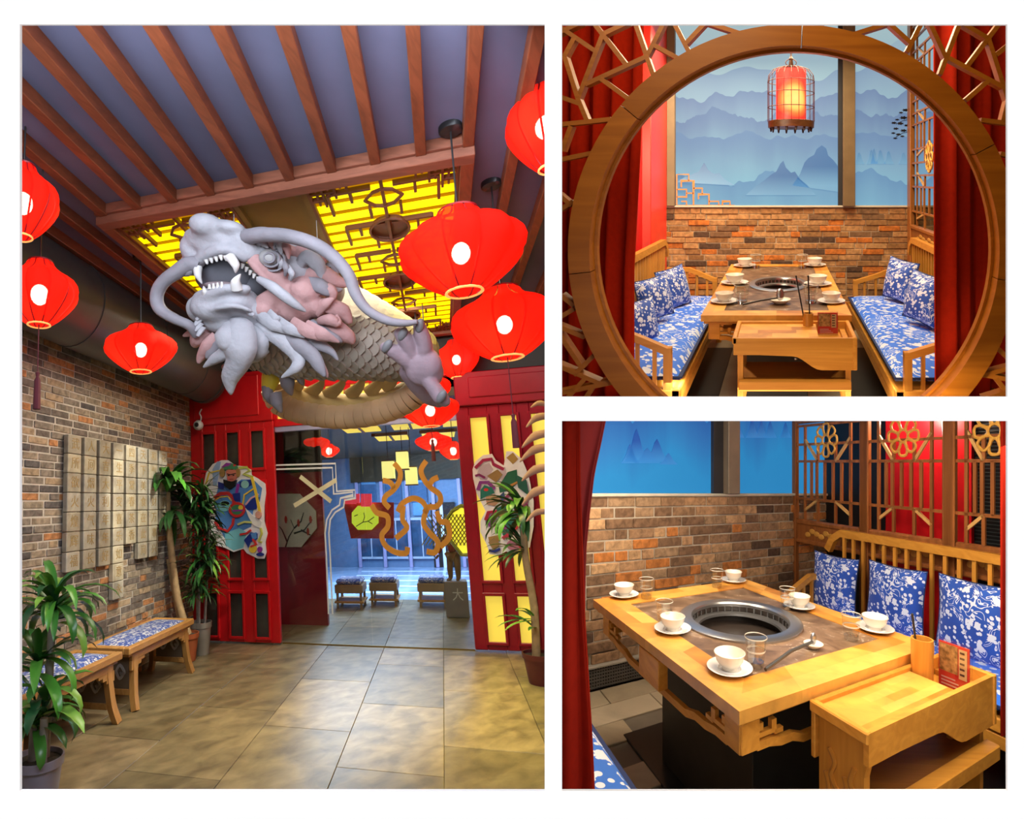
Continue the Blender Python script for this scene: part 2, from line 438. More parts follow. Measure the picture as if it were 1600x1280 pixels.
# ------------------------------------------------------------------ shell: the white wall with three openings and an added dark box that blocks world light
white = plain('white_paint', (0.9, 0.9, 0.9), 0.9, var=0.01)
hall = plain('blocker_grey', (0.05, 0.05, 0.05), 0.9, var=0.05)
FY = 1.0                                                    # the wall stands one metre in front of the eye
wx = lambda u: (u-PPX)/FPX*FY
wz = lambda v: -(v-PPY)/FPX*FY
openings = [(31, 38, 851, 1236), (878, 38, 1574, 620), (878, 658, 1574, 1236)]
m = MB()
T0, T1 = FY, FY+0.004
for (u0, v0, u1, v1) in [(-700, -700, 31, 2000), (31, -700, 851, 38), (31, 1236, 851, 2000), (851, -700, 878, 2000),
                         (878, -700, 1574, 38), (878, 620, 1574, 658), (878, 1236, 1574, 2000), (1574, -700, 2200, 2000)]:
    m.box((wx(u0), T0, wz(v1)), (wx(u1), T1, wz(v0)))
struct(m.build('wall_front', white, WD), 'white front wall with one tall and two wide rectangular openings')
m = MB().box((-11, 18, -9), (9, 18.1, 8)); struct(m.build('wall_blocker_back', hall, WD), 'rear side of the added dark light-blocking box behind the rooms')
m = MB().box((-11, 1.02, -9), (-10.9, 18, 8)); struct(m.build('wall_blocker_left', hall, WD), 'left side of the added dark light-blocking box behind the rooms')
m = MB().box((9, 1.02, -9), (9.1, 18, 8)); struct(m.build('wall_blocker_right', hall, WD), 'right side of the added dark light-blocking box behind the rooms')
m = MB().box((-11, 1.02, -9), (9, 18, -8.9)); struct(m.build('floor_blocker', hall, WD), 'bottom of the added dark light-blocking box under the rooms', 'floor')
m = MB().box((-11, 1.02, 7.9), (9, 18, 8)); struct(m.build('ceiling_blocker', hall, WD), 'top of the added dark light-blocking box over the rooms', 'ceiling')
m = MB().box((-11, 1.004, -9), (wx(-690), 1.02, 8)).box((wx(2190), 1.004, -9), (9, 1.02, 8)).box((-11, 1.004, wz(-690)), (9, 1.02, 8)).box((-11, 1.004, -9), (9, 1.02, wz(1990)))
struct(m.build('wall_blocker_front', hall, WD), 'front of the added dark light-blocking box around the white wall')
# dividers added to keep the rooms' light apart, running back from the white wall
part_m = plain('party_wall_paint', (0.25, 0.2, 0.18), 0.9)
k = (864-PPX)/FPX
m = MB().prism([(k*1.004-0.003, 1.004), (k*1.004+0.003, 1.004), (k*17+0.12, 17), (k*17-0.04, 17)], 'xy', -8.5, 7.5)
struct(m.build('wall_party', part_m, WD), 'added plain divider between the lobby and the booths')
k = -(639.5-PPY)/FPX
m = MB().prism([(1.004, k*1.004-0.003), (1.004, k*1.004+0.003), (12, k*12+0.06), (12, k*12-0.02)], 'yz', -0.08, 9)
struct(m.build('floor_booth_slab', part_m, WD), 'added plain dividing slab between the upper and the lower booth', 'floor')

# =================================================================== ROOM A : the lobby
ROOM['cur'] = 'A'
KA = (1.15, 0.935, 1.0)                                       # unit lengths along the lobby's axes
def PA(u, v, **k): return RA.at(u, v, **k)
XL, YF, HC = -3.335, 6.05, 3.42
# floor of large mottled tiles
fl = struct(MB().box((-4.2, 1.0, -0.08), (1.6, 9.0, -0.012)).build('floor_lobby', plain('grout', (0.17, 0.14, 0.10), 0.8), RA), 'mottled brown-grey tile floor of the lobby', 'floor')
tile_m = randcol('stone_tile', [(0, (0.165, 0.132, 0.075)), (0.3, (0.205, 0.165, 0.095)), (0.55, (0.24, 0.19, 0.115)), (0.8, (0.18, 0.148, 0.085))], rough=0.36, nscale=7, namp=0.42, bump=0.22, ndist=.35, spec=0.45)
cache = {}
for i in range(-4, 4):
    x0 = -0.12+0.7*(i-1)
    off = {-4: .3, -3: .75, -2: .35, -1: .1, 0: .62, 1: 0.0, 2: .45, 3: .8}[i]
    y = 0.57+1.05*(off-1)
    while y < 9:
        a, b = max(y, 1.0), min(y+1.05, 9.0)
        if b-a > 0.1 and x0 > -4.3:
            k = round(b-a, 2)
            if k not in cache: cache[k] = MB().box((0.002, 0.002, -0.03), (0.698, k-0.002, 0), 0.002).mesh('tile', tile_m, RA)
            link('tile', cache[k], RA.W((x0, a, 0)), fl)
        y += 1.05
# brick side wall
brick_m = randcol('lobby_brick', [(0, (0.15, 0.128, 0.115)), (0.26, (0.22, 0.19, 0.16)), (0.46, (0.29, 0.24, 0.185)), (0.64, (0.35, 0.265, 0.18)), (0.76, (0.42, 0.20, 0.09)), (0.86, (0.10, 0.092, 0.095))], nscale=22, namp=0.4, bump=0.5)
mortar = plain('mortar', (0.50, 0.47, 0.43), 0.95, bump=0.2, scale=30)
wl = struct(MB().box((XL-0.2, 1.2, 0), (XL, YF+0.1, HC)).build('wall_left', mortar, RA), 'brick side wall of the lobby with a block of carved tiles')
brick_wall(wl, RA, 'x', XL, 2.35, 6.05, 0.0, 2.86, 0.215, 0.0595, brick_m, gap=0.0105, thick=0.01, proud=0.010,
           nearest=lambda a, z: abs(a-4.0)*0.5+abs(z-1.65))
# pale carved tiles on the brick wall, a character on each
plq = randcol('carved_tile', [(0, (0.34, 0.31, 0.25)), (0.4, (0.42, 0.38, 0.29)), (0.7, (0.38, 0.36, 0.31))], nscale=12, namp=0.22, bump=0.3)
gold_ink = plain('gold_ink', (0.33, 0.235, 0.10), 0.6)
rows = [7, 7, 7, 9, 6, 7, 7, 5]
chars = ['武所欲火煌辉福', '人间烟火气味长', '大吉大利年年好', '一生平安喜乐如意永', '四季常春茶香', '天下美食在此间', '和气生财万事兴', '花开富贵春']
pm = MB().box((0, 0.0, 0), (0.055, 0.165, 0.150), 0.006).mesh('plaque', plq, RA)
for c in range(8):
    y0 = 3.665+c*0.207
    for r in range(rows[c]):
        z0 = 2.13-0.154*(r+1)
        p = link('plaque', pm, RA.W((XL+0.012, y0, z0)), wl)
        gv, gf = glyph(chars[c][r], 0.125)
        g = MB(); g.add([(XL+0.068+v.z*0.6, y0+0.088+v.x*.8, z0+0.075+v.y*.8) for v in gv], gf)
        g.build('character', gold_ink, RA, p, at=(XL+0.068, y0+0.088, z0+0.075))
# ceiling, beams, light box
ceil_m = plain('ceiling_paint', (0.10, 0.105, 0.175), 0.75, var=0.25, scale=1.5)
cl = struct(MB().box((-4.4, 0.9, HC), (1.7, YF+0.05, HC+0.08)).build('ceiling_lobby', ceil_m, RA), 'slate blue lobby ceiling with timber battens', 'ceiling')
beam_m = wood('beam_wood', (0.20, 0.055, 0.022), (0.125, 0.034, 0.014), 'y', 0.5, 10)
for i in range(-3, 14):
    x = -2.232+0.2822*i
    inside = -2.35 < x < 0.40
    MB().box((x-0.033, 0.95, HC-0.075), (x+0.033, 2.80 if inside else YF, HC+0.01), 0.004).build('batten', beam_m, RA, cl, at=(x, 2, HC))
lb = thing('ceiling_light_box', RA, (-0.95, 2.9, HC), 'large yellow backlit ceiling panel with brown fretwork in a timber frame', 'ceiling light')
fr_m = wood('frame_wood', (0.26, 0.095, 0.055), (0.17, 0.06, 0.035), 'x', 0.5, 10)
Xa, Xb, Ya, Yb = -2.30, 0.345, 2.80, 6.0
MB().box((Xa, Ya, 3.30), (Xb, Ya+0.085, 3.355), 0.004).box((Xa, Ya-0.02, 3.355), (Xb, Ya+0.07, HC), 0.004).build('front_rail', fr_m, RA, lb, at=(Xa, Ya, 3.3))
MB().box((Xa, Yb-0.08, 3.30), (Xb, Yb, HC), 0.004).build('rear_rail', fr_m, RA, lb, at=(Xa, Yb, 3.3))
for x in (Xa, Xb-0.085):
    MB().box((x, Ya+0.08, 3.30), (x+0.085, Yb-0.08, HC), 0.004).build('side_rail', beam_m, RA, lb, at=(x, Ya, 3.3))
div_m = plain('divider_board', (0.17, 0.10, 0.02), 0.4)
MB().box((-1.26, Ya+0.085, 3.37), (-0.78, Yb-0.08, HC)).box((-1.29, Ya+.085, 3.335), (-1.25, Yb-.08, HC)).box((-0.79, Ya+.085, 3.335), (-0.75, Yb-.08, HC)).build('divider', div_m, RA, lb, at=(-1, 4, 3.37))
glow = emis('yellow_backlight', (1.0, 0.80, 0.0), 1.25); glow2 = emis('amber_backlight', (0.30, 0.13, 0.0), 0.7)
fret_m = plain('fretwork', (0.15, 0.05, 0.02), 0.5)
for (xa, xb) in ((-2.215, -1.29), (-0.75, 0.26)):
    bk = MB().box((xa, Ya+.085, 3.395), (xb, Yb-.08, 3.41)).build('backing', glow2, RA, lb, at=(xa, Ya, 3.4))
    y = Ya+0.10
    while y < Yb-0.12:
        MB().box((xa, y, 3.372), (xb, y+0.082, 3.377)).build('light_slat', glow, RA, lb, at=(xa, y, 3.372))
        y += 0.132
    f = MB(); xm = (xa+xb)/2; z0, z1 = 3.335, 3.36
    B_ = lambda p, q, w=0.022: f.bar((p[0], p[1], 3.345), (q[0], q[1], 3.345), w, 0.03)
    for x in (xa+0.012, xb-0.012): B_((x, Ya+.085), (x, Yb-.08))
    B_((xm, Ya+.085), (xm, Yb-.09))
    for j in range(14):                                   # short cross pieces staggered on both sides of the centre line
        y = Ya+0.2+j*0.215; sft = 0.09 if j % 2 else 0.2
        for sgn in (-1, 1):
            xx = xm+sgn*(sft+0.02)
            if y+0.12 < Yb-.1: B_((xx, y), (xx, y+0.118), 0.02)
            xx = xm+sgn*((xb-xa)/2-0.13 - (0.05 if j % 3 else 0))
            if y+0.25 < Yb-.1 and j % 2 == 0: B_((xx, y), (xx, y+0.236), 0.02); B_((xx, y), (xx-sgn*0.3, y), 0.018)
    for j, (yc, r) in enumerate([(Ya+0.32, 0.105), (Ya+0.72, 0.15), (Ya+1.2, 0.10), (Ya+1.62, 0.15), (Ya+2.1, 0.10), (Ya+2.5, 0.15), (Ya+2.9, 0.1)]):
        if r > 0.12:
            f.lathe([(r, 3.33), (r, 3.36), (0.0, 3.365)], 22, (xm, yc, 0)); f.tube(arc((xm, yc), r, 0, 2*PI, 22, 'xy', 3.332)[:-1], 0.012, 6, closed=True)
        else:
            f.tube([(xm+r*(1.25 if q % 2 == 0 else 0.9)*math.cos(q*PI/4), yc+r*(1 if q % 2 else 0.9)*math.sin(q*PI/4), 3.335) for q in range(8)], 0.012, 6, closed=True)
    for (cx, sx) in ((xa+.02, 1), (xb-.02, -1)):           # stepped key pattern in the corners
        for (cy, sy) in ((Ya+.09, 1), (Yb-.1, -1)):
            for q in range(3):
                for s_ in range(3-q):
                    a, b = cx+sx*s_*0.085, cy+sy*q*0.075
                    B_((a, b), (a+sx*0.085, b), 0.016); B_((a+sx*0.085, b), (a+sx*0.085, b+sy*0.075), 0.016); B_((a+sx*0.045, b), (a+sx*0.045, b+sy*0.05), 0.014)
    f.build('fretwork', fret_m, RA, lb, at=(xm, Ya, 3.345))
# air duct
duct_m = plain('duct_paint', (0.045, 0.047, 0.048), 0.42, var=0.15, scale=5)
du = thing('air_duct', RA, (-2.97, 4, 3.06), 'fat round dark grey ventilation duct above the brick wall', 'duct')
cx, cz, R = -2.98, 3.06, 0.33
def cyl_y(m, x, z, r, y0, y1, n=32, cap=True):
    vs = [(x+r*math.cos(2*PI*j/n), y, z+r*math.sin(2*PI*j/n)) for y in (y0, y1) for j in range(n)]
    fs = [(j, (j+1) % n, n+(j+1) % n, n+j) for j in range(n)]
    if cap: fs += [tuple(range(n)), tuple(range(2*n-1, n-1, -1))]
    return m.add(vs, fs)
cyl_y(MB(), cx, cz, R, 1.2, 5.72).build('duct_body', duct_m, RA, du, at=(cx, 4, cz), smooth=40)
for y in (2.4, 3.35, 4.3, 5.2): cyl_y(MB(), cx, cz, R+0.006, y, y+0.03).build('seam', duct_m, RA, du, at=(cx, y, cz), smooth=40)
cyl_y(MB(), cx, cz, R+0.012, 5.66, 5.735).build('end_collar', duct_m, RA, du, at=(cx, 5.7, cz), smooth=40)
# far wall: fascia, red folding doors, transom, glass entrance
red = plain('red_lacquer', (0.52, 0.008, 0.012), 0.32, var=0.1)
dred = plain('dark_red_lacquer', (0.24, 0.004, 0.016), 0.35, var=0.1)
smoke = plain('smoked_glass', (0.055, 0.055, 0.045), 0.12, var=0.5, scale=4)
litg = emis('lit_frosted_glass', (0.80, 0.62, 0.08), 0.75)
black = plain('matt_black', (0.008, 0.008, 0.010), 0.6)
wf = struct(MB().box((-3.6, YF+0.05, 2.9), (1.5, YF+0.15, HC)).build('wall_far_top', black, RA), 'black band of far wall under the lobby ceiling')
def fold_door(name, label, mat, xs, zs, x0, x1, ztop, y, pane_m, lip=0.02):
    d = thing(name, RA, (x0, y, 0), label, 'door', kind='structure')
    xe = [x0]+[q for p in xs for q in p]+[x1]
    for i in range(0, len(xe), 2):
        MB().box((xe[i], y-0.04, 0.02), (xe[i+1], y+0.03, ztop), 0.008).build('stile', mat, RA, d, at=(xe[i], y, 0))
    ze = [0.02]+[q for p in zs for q in p]+[ztop]
    for (a, b) in xs:
        for i in range(0, len(ze), 2):
            MB().box((a, y-0.036, ze[i]), (b, y+0.028, ze[i+1]), 0.006).build('rail', mat, RA, d, at=(a, y, ze[i]))
        for (p, q) in zs:
            MB().box((a, y-0.004, p), (b, y+0.004, q)).build('pane', pane_m, RA, d, at=(a, y, p))
            if lip:
                f = MB()
                for (u0, u1, w0, w1) in ((a-lip, a+0.012, p-lip, q+lip), (b-0.012, b+lip, p-lip, q+lip), (a, b, p-lip, p+0.012), (a, b, q-0.012, q+lip)):
                    f.box((u0, y-0.058, w0), (u1, y-0.03, w1), 0.005)
                f.build('moulding', mat, RA, d, at=(a, y, p))
    return d
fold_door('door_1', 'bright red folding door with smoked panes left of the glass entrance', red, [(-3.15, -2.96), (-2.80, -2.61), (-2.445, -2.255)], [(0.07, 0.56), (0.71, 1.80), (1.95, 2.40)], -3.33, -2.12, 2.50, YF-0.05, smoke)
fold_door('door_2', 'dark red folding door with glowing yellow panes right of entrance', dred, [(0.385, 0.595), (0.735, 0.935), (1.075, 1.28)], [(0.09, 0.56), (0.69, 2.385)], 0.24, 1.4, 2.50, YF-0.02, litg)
m = MB().box((-3.33, YF-0.12, 2.50), (-2.12, YF+0.05, 3.10), 0.01).box((-3.25, YF-0.14, 2.57), (-2.3, YF-0.1, 3.05), 0.01)
struct(m.build('trim_1', red, RA), 'red boxed fascia over the left folding door', 'trim')
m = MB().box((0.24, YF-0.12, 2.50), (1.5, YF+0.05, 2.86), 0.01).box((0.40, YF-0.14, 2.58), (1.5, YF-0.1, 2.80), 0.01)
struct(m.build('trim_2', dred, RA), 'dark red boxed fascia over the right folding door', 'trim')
tr = thing('window_1', RA, (-1, YF, 2.46), 'red transom over the glass entrance with small yellow lit panes', 'window', kind='structure')
MB().box((-2.12, YF-0.05, 2.43), (0.24, YF+0.05, 2.52), 0.005).box((-2.12, YF-.05, 2.86), (0.24, YF+.05, 2.98), 0.005).build('transom_rail', red, RA, tr, at=(-1, YF, 2.4))
for i in range(7):
    a = -2.12+i*0.337
    if i < 6: 
        MB().box((a+0.045, YF-0.004, 2.52), (a+0.295, YF+0.004, 2.86)).build('pane', litg, RA, tr, at=(a, YF, 2.52))
    MB().box((a-0.045, YF-0.045, 2.52), (a+0.045, YF+0.045, 2.86), 0.005).build('mullion', red, RA, tr, at=(a, YF, 2.52))
ge = thing('door_3', RA, (-0.95, YF, 0), 'frameless glass entrance with gold scrolls and white arch lines on it', 'door', kind='structure')
hdr_m = plain('brushed_header', (0.36, 0.36, 0.55), 0.35, metal=0.3)
MB().box((-2.12, YF-0.03, 2.37), (0.24, YF+0.03, 2.44), 0.004).build('header_rail', hdr_m, RA, ge, at=(-1, YF, 2.4))
brass = plain('brass_strip', (0.30, 0.22, 0.08), 0.3, metal=0.8)
MB().box((-2.12, YF-0.012, 0), (0.24, YF+0.012, 0.012)).build('floor_track', brass, RA, ge, at=(-1, YF, 0))
gl = glass('door_glass', (0.93, 0.96, 0.98), 0.01, 0.93)
for (a, b) in ((-2.12, -0.965), (-0.955, 0.24)):
    MB().box((a, YF-0.005, 0.015), (b, YF+0.005, 2.37)).build('pane', gl, RA, ge, at=(a, YF, 0))
goldl = plain('gold_scroll', (0.55, 0.26, 0.05), 0.35, metal=0.2)
def on_glass(pts, o, s, y=YF-0.012): return [tuple(PA(o[0]+a/s, o[1]+b/s, y=y)) for a, b in pts]
zo, zs_ = (570, 650), 8.535
zo2, zs2 = (430, 640), 3.721
scr = [on_glass(p, zo, zs_) for p in (
    [(390,630),(470,740),(460,870),(380,990),(280,1070),(260,1150),(330,1230)], [(240,860),(340,890),(390,970)],
    [(820,600),(750,720),(790,850),(880,960),(990,1040),(1010,1140),(950,1210),(850,1220),(790,1290)], [(980,820),(900,860),(855,950)],
    [(440,1280),(500,1170),(640,1100),(760,1140),(830,1240)])]
scr += [on_glass(p, zo2, zs2) for p in (
    [(560,555),(590,600),(650,620),(655,680),(620,730),(640,790),(700,830),(760,835),(770,800)], [(745,560),(740,640),(765,690),(700,750)],
    [(940,590),(960,650),(1000,660),(1012,740),(960,800)], [(880,580),(862,660),(900,720),(945,770),(930,830),(880,825)])]
for p in scr: MB().path(spline(p, 5), 0.062, 0.006, up=(0, 1, 0)).build('gold_scroll', goldl, RA, ge, at=p[0])
wline = plain('white_line', (0.62, 0.64, 0.66), 0.5)
for off in (0, 26):
    o_ = off/26
    p = on_glass([(0, 348-o_*24), (332+o_*18, 338-o_*24), (340+o_*18, 492-o_*16), (452+o_*12, 480-o_*12), (452+o_*12, 500+o_*16), (380+o_*24, 516+o_*12), (374+o_*24, 556+o_*12), (330+o_*20, 585+o_*12), (300+o_*20, 640), (290+o_*22, 720), (298+o_*22, 860), (310+o_*24, 1190)], zo2, zs2)
    MB().path(p, 0.018, 0.004, up=(0, 1, 0)).build('arch_line', wline, RA, ge, at=p[0])
for p in ([(145, 390), (325, 535)], [(110, 560), (355, 410)]):
    q = on_glass(p, zo2, zs2, YF-0.016); MB().path(q, 0.05, 0.004, up=(0, 1, 0)).build('cream_strip', plain('cream_strip', (0.6, 0.55, 0.36), 0.5), RA, ge, at=q[0])
# security camera on the fascia
sc = thing('security_camera', RA, tuple(PA(311, 665, y=YF-0.14)), 'white dome security camera with dark lens by the left fascia', 'camera')
fr = RA.own(tuple(PA(311, 665, y=YF-0.16)), KA)
cw = plain('camera_white', (0.55, 0.58, 0.6), 0.4)
MB().ell((0, -0.02, 0), (0.062, 0.06, 0.06)).build('dome', cw, fr, sc, smooth=60)
MB().ell((0, -0.07, 0), (0.028, 0.02, 0.028)).build('lens', black, fr, sc, smooth=60)
MB().tube(spline([(0, 0.03, 0.03), (0.02, 0.02, 0.1), (0.0, 0.02, 0.15), (0.03, 0.02, 0.2)], 5), 0.009, 6).build('cable', cw, fr, sc, smooth=60)
# stickers of armoured door guards: flat cut-outs, built as layered flat pieces
def sticker(name, label, o, s, outline, pieces, y):
    P = lambda a, b: PA(o[0]+a/s, o[1]+b/s, y=y)
    t = thing(name, RA, tuple(P(*outline[0])), label, 'sticker')
    def poly(pts, d0, d1, nm, mat):
        q = [P(a, b) for a, b in pts]
        MB().prism([(p.x, p.z) for p in q], 'xz', y-d1, y-d0).build(nm, mat, RA, t, at=tuple(q[0]))
    poly(outline, 0, 0.006, 'white_border', plain('sticker_white', (0.75, 0.74, 0.78), 0.5))
    for i, (nm, c, pts) in enumerate(pieces):
        mt = plain('ink_%s' % '_'.join('%02d' % int(x*99) for x in c), c, 0.45)
        if len(pts) == 1:
            a, b, ra, rb = pts[0]; pts = [(a+ra*math.cos(q*PI/9), b+rb*math.sin(q*PI/9)) for q in range(18)]
        elif pts[0] == 'line':
            wpx = pts[1]; L = [Vector((a, b)) for a, b in pts[2:]]; l_, r_ = [], []
            for j, p in enumerate(L):
                d = (L[min(j+1, len(L)-1)]-L[max(j-1, 0)]).normalized(); n_ = Vector((-d.y, d.x))*wpx/2
                l_.append(p+n_); r_.append(p-n_)
            pts = [tuple(p) for p in l_+r_[::-1]]
        poly(pts, 0.006, 0.008+i*0.0008, nm, mt)
    return t
BL, DB, RD, GR, YE, BK, PU, PK, TE, WH = (0.08, 0.22, 0.55), (0.015, 0.03, 0.22), (0.55, 0.03, 0.03), (0.05, 0.2, 0.10), (0.70, 0.50, 0.05), (0.01, 0.01, 0.012), (0.25, 0.03, 0.30), (0.65, 0.35, 0.42), (0.18, 0.50, 0.60), (0.75, 0.74, 0.76)
sticker('door_sticker', 'colourful cut-out sticker of an armoured guard on the left red door', (300, 660), 5.82,
  [(130,460),(190,380),(270,345),(330,345),(400,395),(480,400),(540,430),(545,480),(600,510),(670,560),(675,640),(660,760),(660,900),(690,1010),(670,1090),(680,1180),(660,1240),(600,1240),(500,1190),(470,1150),(380,1180),(300,1140),(220,1120),(170,1000),(160,820),(180,720),(110,560)],
  [('robe', BL, [(250,560),(350,600),(450,520),(560,520),(640,600),(620,720),(560,800),(540,950),(430,1000),(430,1140),(330,1110),(220,900),(200,740)]),
   ('skirt', TE, [(300,1010),(430,960),(500,1000),(470,1140),(380,1165),(310,1120)]),
   ('sword', (0.30,0.42,0.70), [(195,575),(188,430),(235,355),(265,360),(228,575)]),
   ('chest_band', RD, ['line', 34, (205,690),(260,650),(330,645),(380,690),(385,740)]), ('chest_trim', YE, ['line', 10, (205,715),(260,680),(330,675),(362,715)]),
   ('shoulder', DB, [(430,540),(540,520),(560,560),(500,600),(440,590)]), ('shoulder', DB, [(240,540),(300,560),(290,610),(240,600)]),
   ('shoulder_disc', (0.25,0.5,0.5), [(485,565,36,36)]), ('chest_disc', TE, [(300,760,55,50)]), ('chest_disc', BK, [(305,738,40,20)]),
   ('sash', PU, ['line', 26, (425,560),(410,640),(405,710)]), ('sash', DB, [(370,650),(440,640),(445,720),(390,715)]),
   ('wing', DB, [(485,770),(560,690),(620,680),(590,790),(510,800)]), ('wing_edge', PK, ['line', 14, (490,750),(540,690),(610,655)]),
   ('scarf', YE, ['line', 12, (130,560),(160,460),(250,440),(300,450)]), ('scarf', (0.45,0.5,0.1), ['line', 22, (430,415),(500,410),(530,440),(470,470),(560,500)]), ('scarf', YE, ['line', 12, (570,600),(480,660),(465,760)]),
   ('pole', YE, ['line', 24, (548,500),(590,660),(622,830)]), ('white_cloth', WH, [(490,780),(560,850),(640,900),(620,960),(560,930),(520,860)]),
   ('hem', RD, ['line', 22, (385,870),(375,930),(330,990),(250,960),(215,900)]), ('hem', RD, ['line', 18, (440,1020),(500,1010),(540,980)]), ('hem', (0.55,0.6,0.2), ['line', 18, (420,930),(480,905),(550,910)]),
   ('belt_ring', RD, [(415,795,75,70)]), ('belt_face', GR, [(415,795,52,46)]), ('belt_boss', YE, [(450,775,22,22)]), ('belt_tongue', PU, ['line', 16, (375,805),(470,800)]),
   ('boot', DB, [(480,1070),(540,1000),(600,1010),(600,1060),(540,1090),(520,1140)]), ('boot', BL, [(540,1010),(590,1000),(600,1050),(560,1070)]), ('boot_toe', YE, [(560,1150,34,36)]), ('boot_toe', PU, [(622,1155,22,26)]), ('boot_sole', DB, [(625,1200,34,16)]), ('boot_cuff', RD, ['line', 20, (560,1060),(590,1110),(540,1130)]), ('ribbon', (0.5,0.5,0.1), ['line', 16, (630,960),(640,1010),(610,1080),(640,1090)]),
   ('helmet', GR, [(295,440),(310,390),(360,370),(420,400),(430,440),(360,425)]), ('plume', PU, [(275,410),(320,370),(370,375),(340,400)]), ('helmet_gem', RD, [(395,393,10,10)]), ('ear_guard', (0.30,0.18,0.06), [(283,460,24,40)]), ('ear_guard', (0.30,0.18,0.06), [(425,460,18,40)]),
   ('face', (0.50,0.16,0.12), [(318,450),(340,430),(410,435),(415,500),(395,540),(335,535)]), ('eye', BK, [(345,485,9,6)]), ('eye', BK, [(388,483,9,6)]), ('mouth', (0.25,0.03,0.03), ['line', 7, (350,522),(368,518),(388,520)]), ('cheek', (0.60,0.10,0.10), [(345,510,14,12)]), ('brow', BK, ['line', 8, (330,470),(360,478),(410,466)]), ('beard', BK, [(295,520),(330,530),(365,545),(415,525),(400,580),(350,612),(305,575)]), ('hand', (0.6,0.3,0.2), [(190,795,28,20)]), ('cuff', (0.6,0.3,0.25), [(612,840,26,34)])], YF-0.112)
sticker('door_sticker', 'colourful cut-out sticker of curling clouds and robes on the right door', (720, 620), 4.923,
  [(90,560),(110,500),(170,450),(240,440),(270,490),(330,530),(350,420),(400,420),(470,480),(520,600),(560,800),(560,1000),(530,1160),(460,1170),(400,1210),(350,1190),(290,1220),(220,1210),(200,1140),(150,1040),(150,960),(190,880),(120,740),(95,630)],
  [('cloud_fill', (0.46,0.40,0.50), [(125,590),(150,530),(220,510),(250,560),(200,640),(150,640)]), ('cloud_fill', (0.40,0.36,0.46), [(180,930),(230,880),(300,900),(280,960),(200,1010)]), ('green_panel', (0.02,0.12,0.07), [(290,690),(360,580),(430,560),(440,660),(380,720),(300,740)]), ('gold_fill', (0.34,0.22,0.06), [(350,470),(400,430),(440,480),(400,520)]),
   ('maroon_fill', (0.20,0.02,0.08), [(400,820),(500,790),(540,900),(520,1000),(430,960)]), ('blue_fill', (0.05,0.09,0.22), [(290,770),(330,730),(350,800),(310,830)]), ('rose_fill', (0.42,0.14,0.22), [(330,1000),(400,960),(420,1050),(360,1090)]), ('teal_fill', (0.03,0.16,0.16), [(450,1000),(530,980),(520,1110),(460,1120)]), ('gold_fill', (0.32,0.20,0.07), [(210,1080),(300,1060),(300,1110),(220,1130)]), ('pale_fill', (0.50,0.42,0.50), [(300,560),(340,540),(350,600),(310,640)]),
   ('cloud_line', (0.32,0.02,0.08), ['line', 24, (110,550),(170,490),(235,480),(250,520),(330,560)]), ('cloud_line', (0.2,0.02,0.12), ['line', 18, (110,610),(140,600),(185,625)]),
   ('plume', (0.22,0.04,0.26), ['line', 28, (130,720),(150,660),(210,660),(260,710)]), ('helmet', (0.02,0.16,0.13), [(150,720),(180,680),(240,700),(260,740),(210,760),(150,790)]), ('helmet_gem', RD, [(193,716,18,12)]),
   ('gold_panel', (0.28,0.18,0.07), [(200,610),(280,560),(320,600),(270,660)]), ('face', (0.40,0.24,0.16), [(190,770),(260,750),(310,790),(260,840),(200,830)]),
   ('robe', (0.22,0.04,0.12), [(330,780),(400,700),(470,780),(520,800),(500,850),(330,850)]), ('robe_band', (0.30,0.25,0.40), ['line', 20, (330,820),(400,760),(480,820)]), ('robe_band', (0.4,0.2,0.06), ['line', 18, (370,690),(430,660),(500,700)]),
   ('teal_panel', (0.02,0.14,0.12), [(270,860),(330,830),(440,900),(380,1000),(350,1100),(320,1060)]), ('cloud_line', (0.38,0.02,0.06), ['line', 26, (190,950),(210,890),(270,880),(240,920)]),
   ('purple_arc', (0.22,0.04,0.26), ['line', 36, (210,990),(250,950),(310,960),(345,1020)]), ('gold_panel', (0.30,0.19,0.07), [(280,900),(360,880),(380,930),(330,970)]),
   ('sash', (0.45,0.03,0.08), ['line', 24, (320,1090),(400,1030),(470,960)]), ('sash', (0.4,0.3,0.06), ['line', 14, (390,1010),(470,960)]), ('boot', (0.28,0.18,0.08), [(210,1120),(250,1080),(300,1130),(250,1180)]), ('boot_sole', DB, ['line', 18, (215,1180),(260,1190),(300,1170)]), ('cloud', (0.40,0.16,0.28), [(400,1140,50,40)]), ('cloud', (0.38,0.03,0.05), [(470,1150,28,20)]), ('leaf', (0.02,0.10,0.08), [(420,600),(500,640),(520,760),(440,700)])], YF-0.082)
# ------------------------------------------------------------------ behind the glass: dining hall, and solid parts standing in for the street reflection
YB = 13.5
inner_floor = plain('hall_floor', (0.12, 0.11, 0.09), 0.25, var=0.3, scale=3)
struct(MB().box((-4.2, 9.0, -0.08), (3.5, YB, -0.001)).build('floor_street_reflection', plain('reflection_blue', (0.30, 0.42, 0.62), 0.15, var=0.35, scale=2.2), RA), 'pale blue floor standing in for the street reflection in the glass entrance', 'floor')  # solid floor stands in for the street mirrored in the glass
struct(MB().box((-4.2, YB, -0.1), (3.6, YB+0.1, 3.4)).build('wall_street_reflection', plain('blue_panel', (0.13, 0.22, 0.36), 0.5), RA), 'blue backing wall of the street reflection built beyond the glass entrance')
struct(MB().box((-4.2, YF+0.1, 2.66), (3.6, YB, 2.76)).build('ceiling_dining', plain('olive_ceiling', (0.05, 0.04, 0.02), 0.5), RA), 'dark ceiling beyond the glass entrance', 'ceiling')
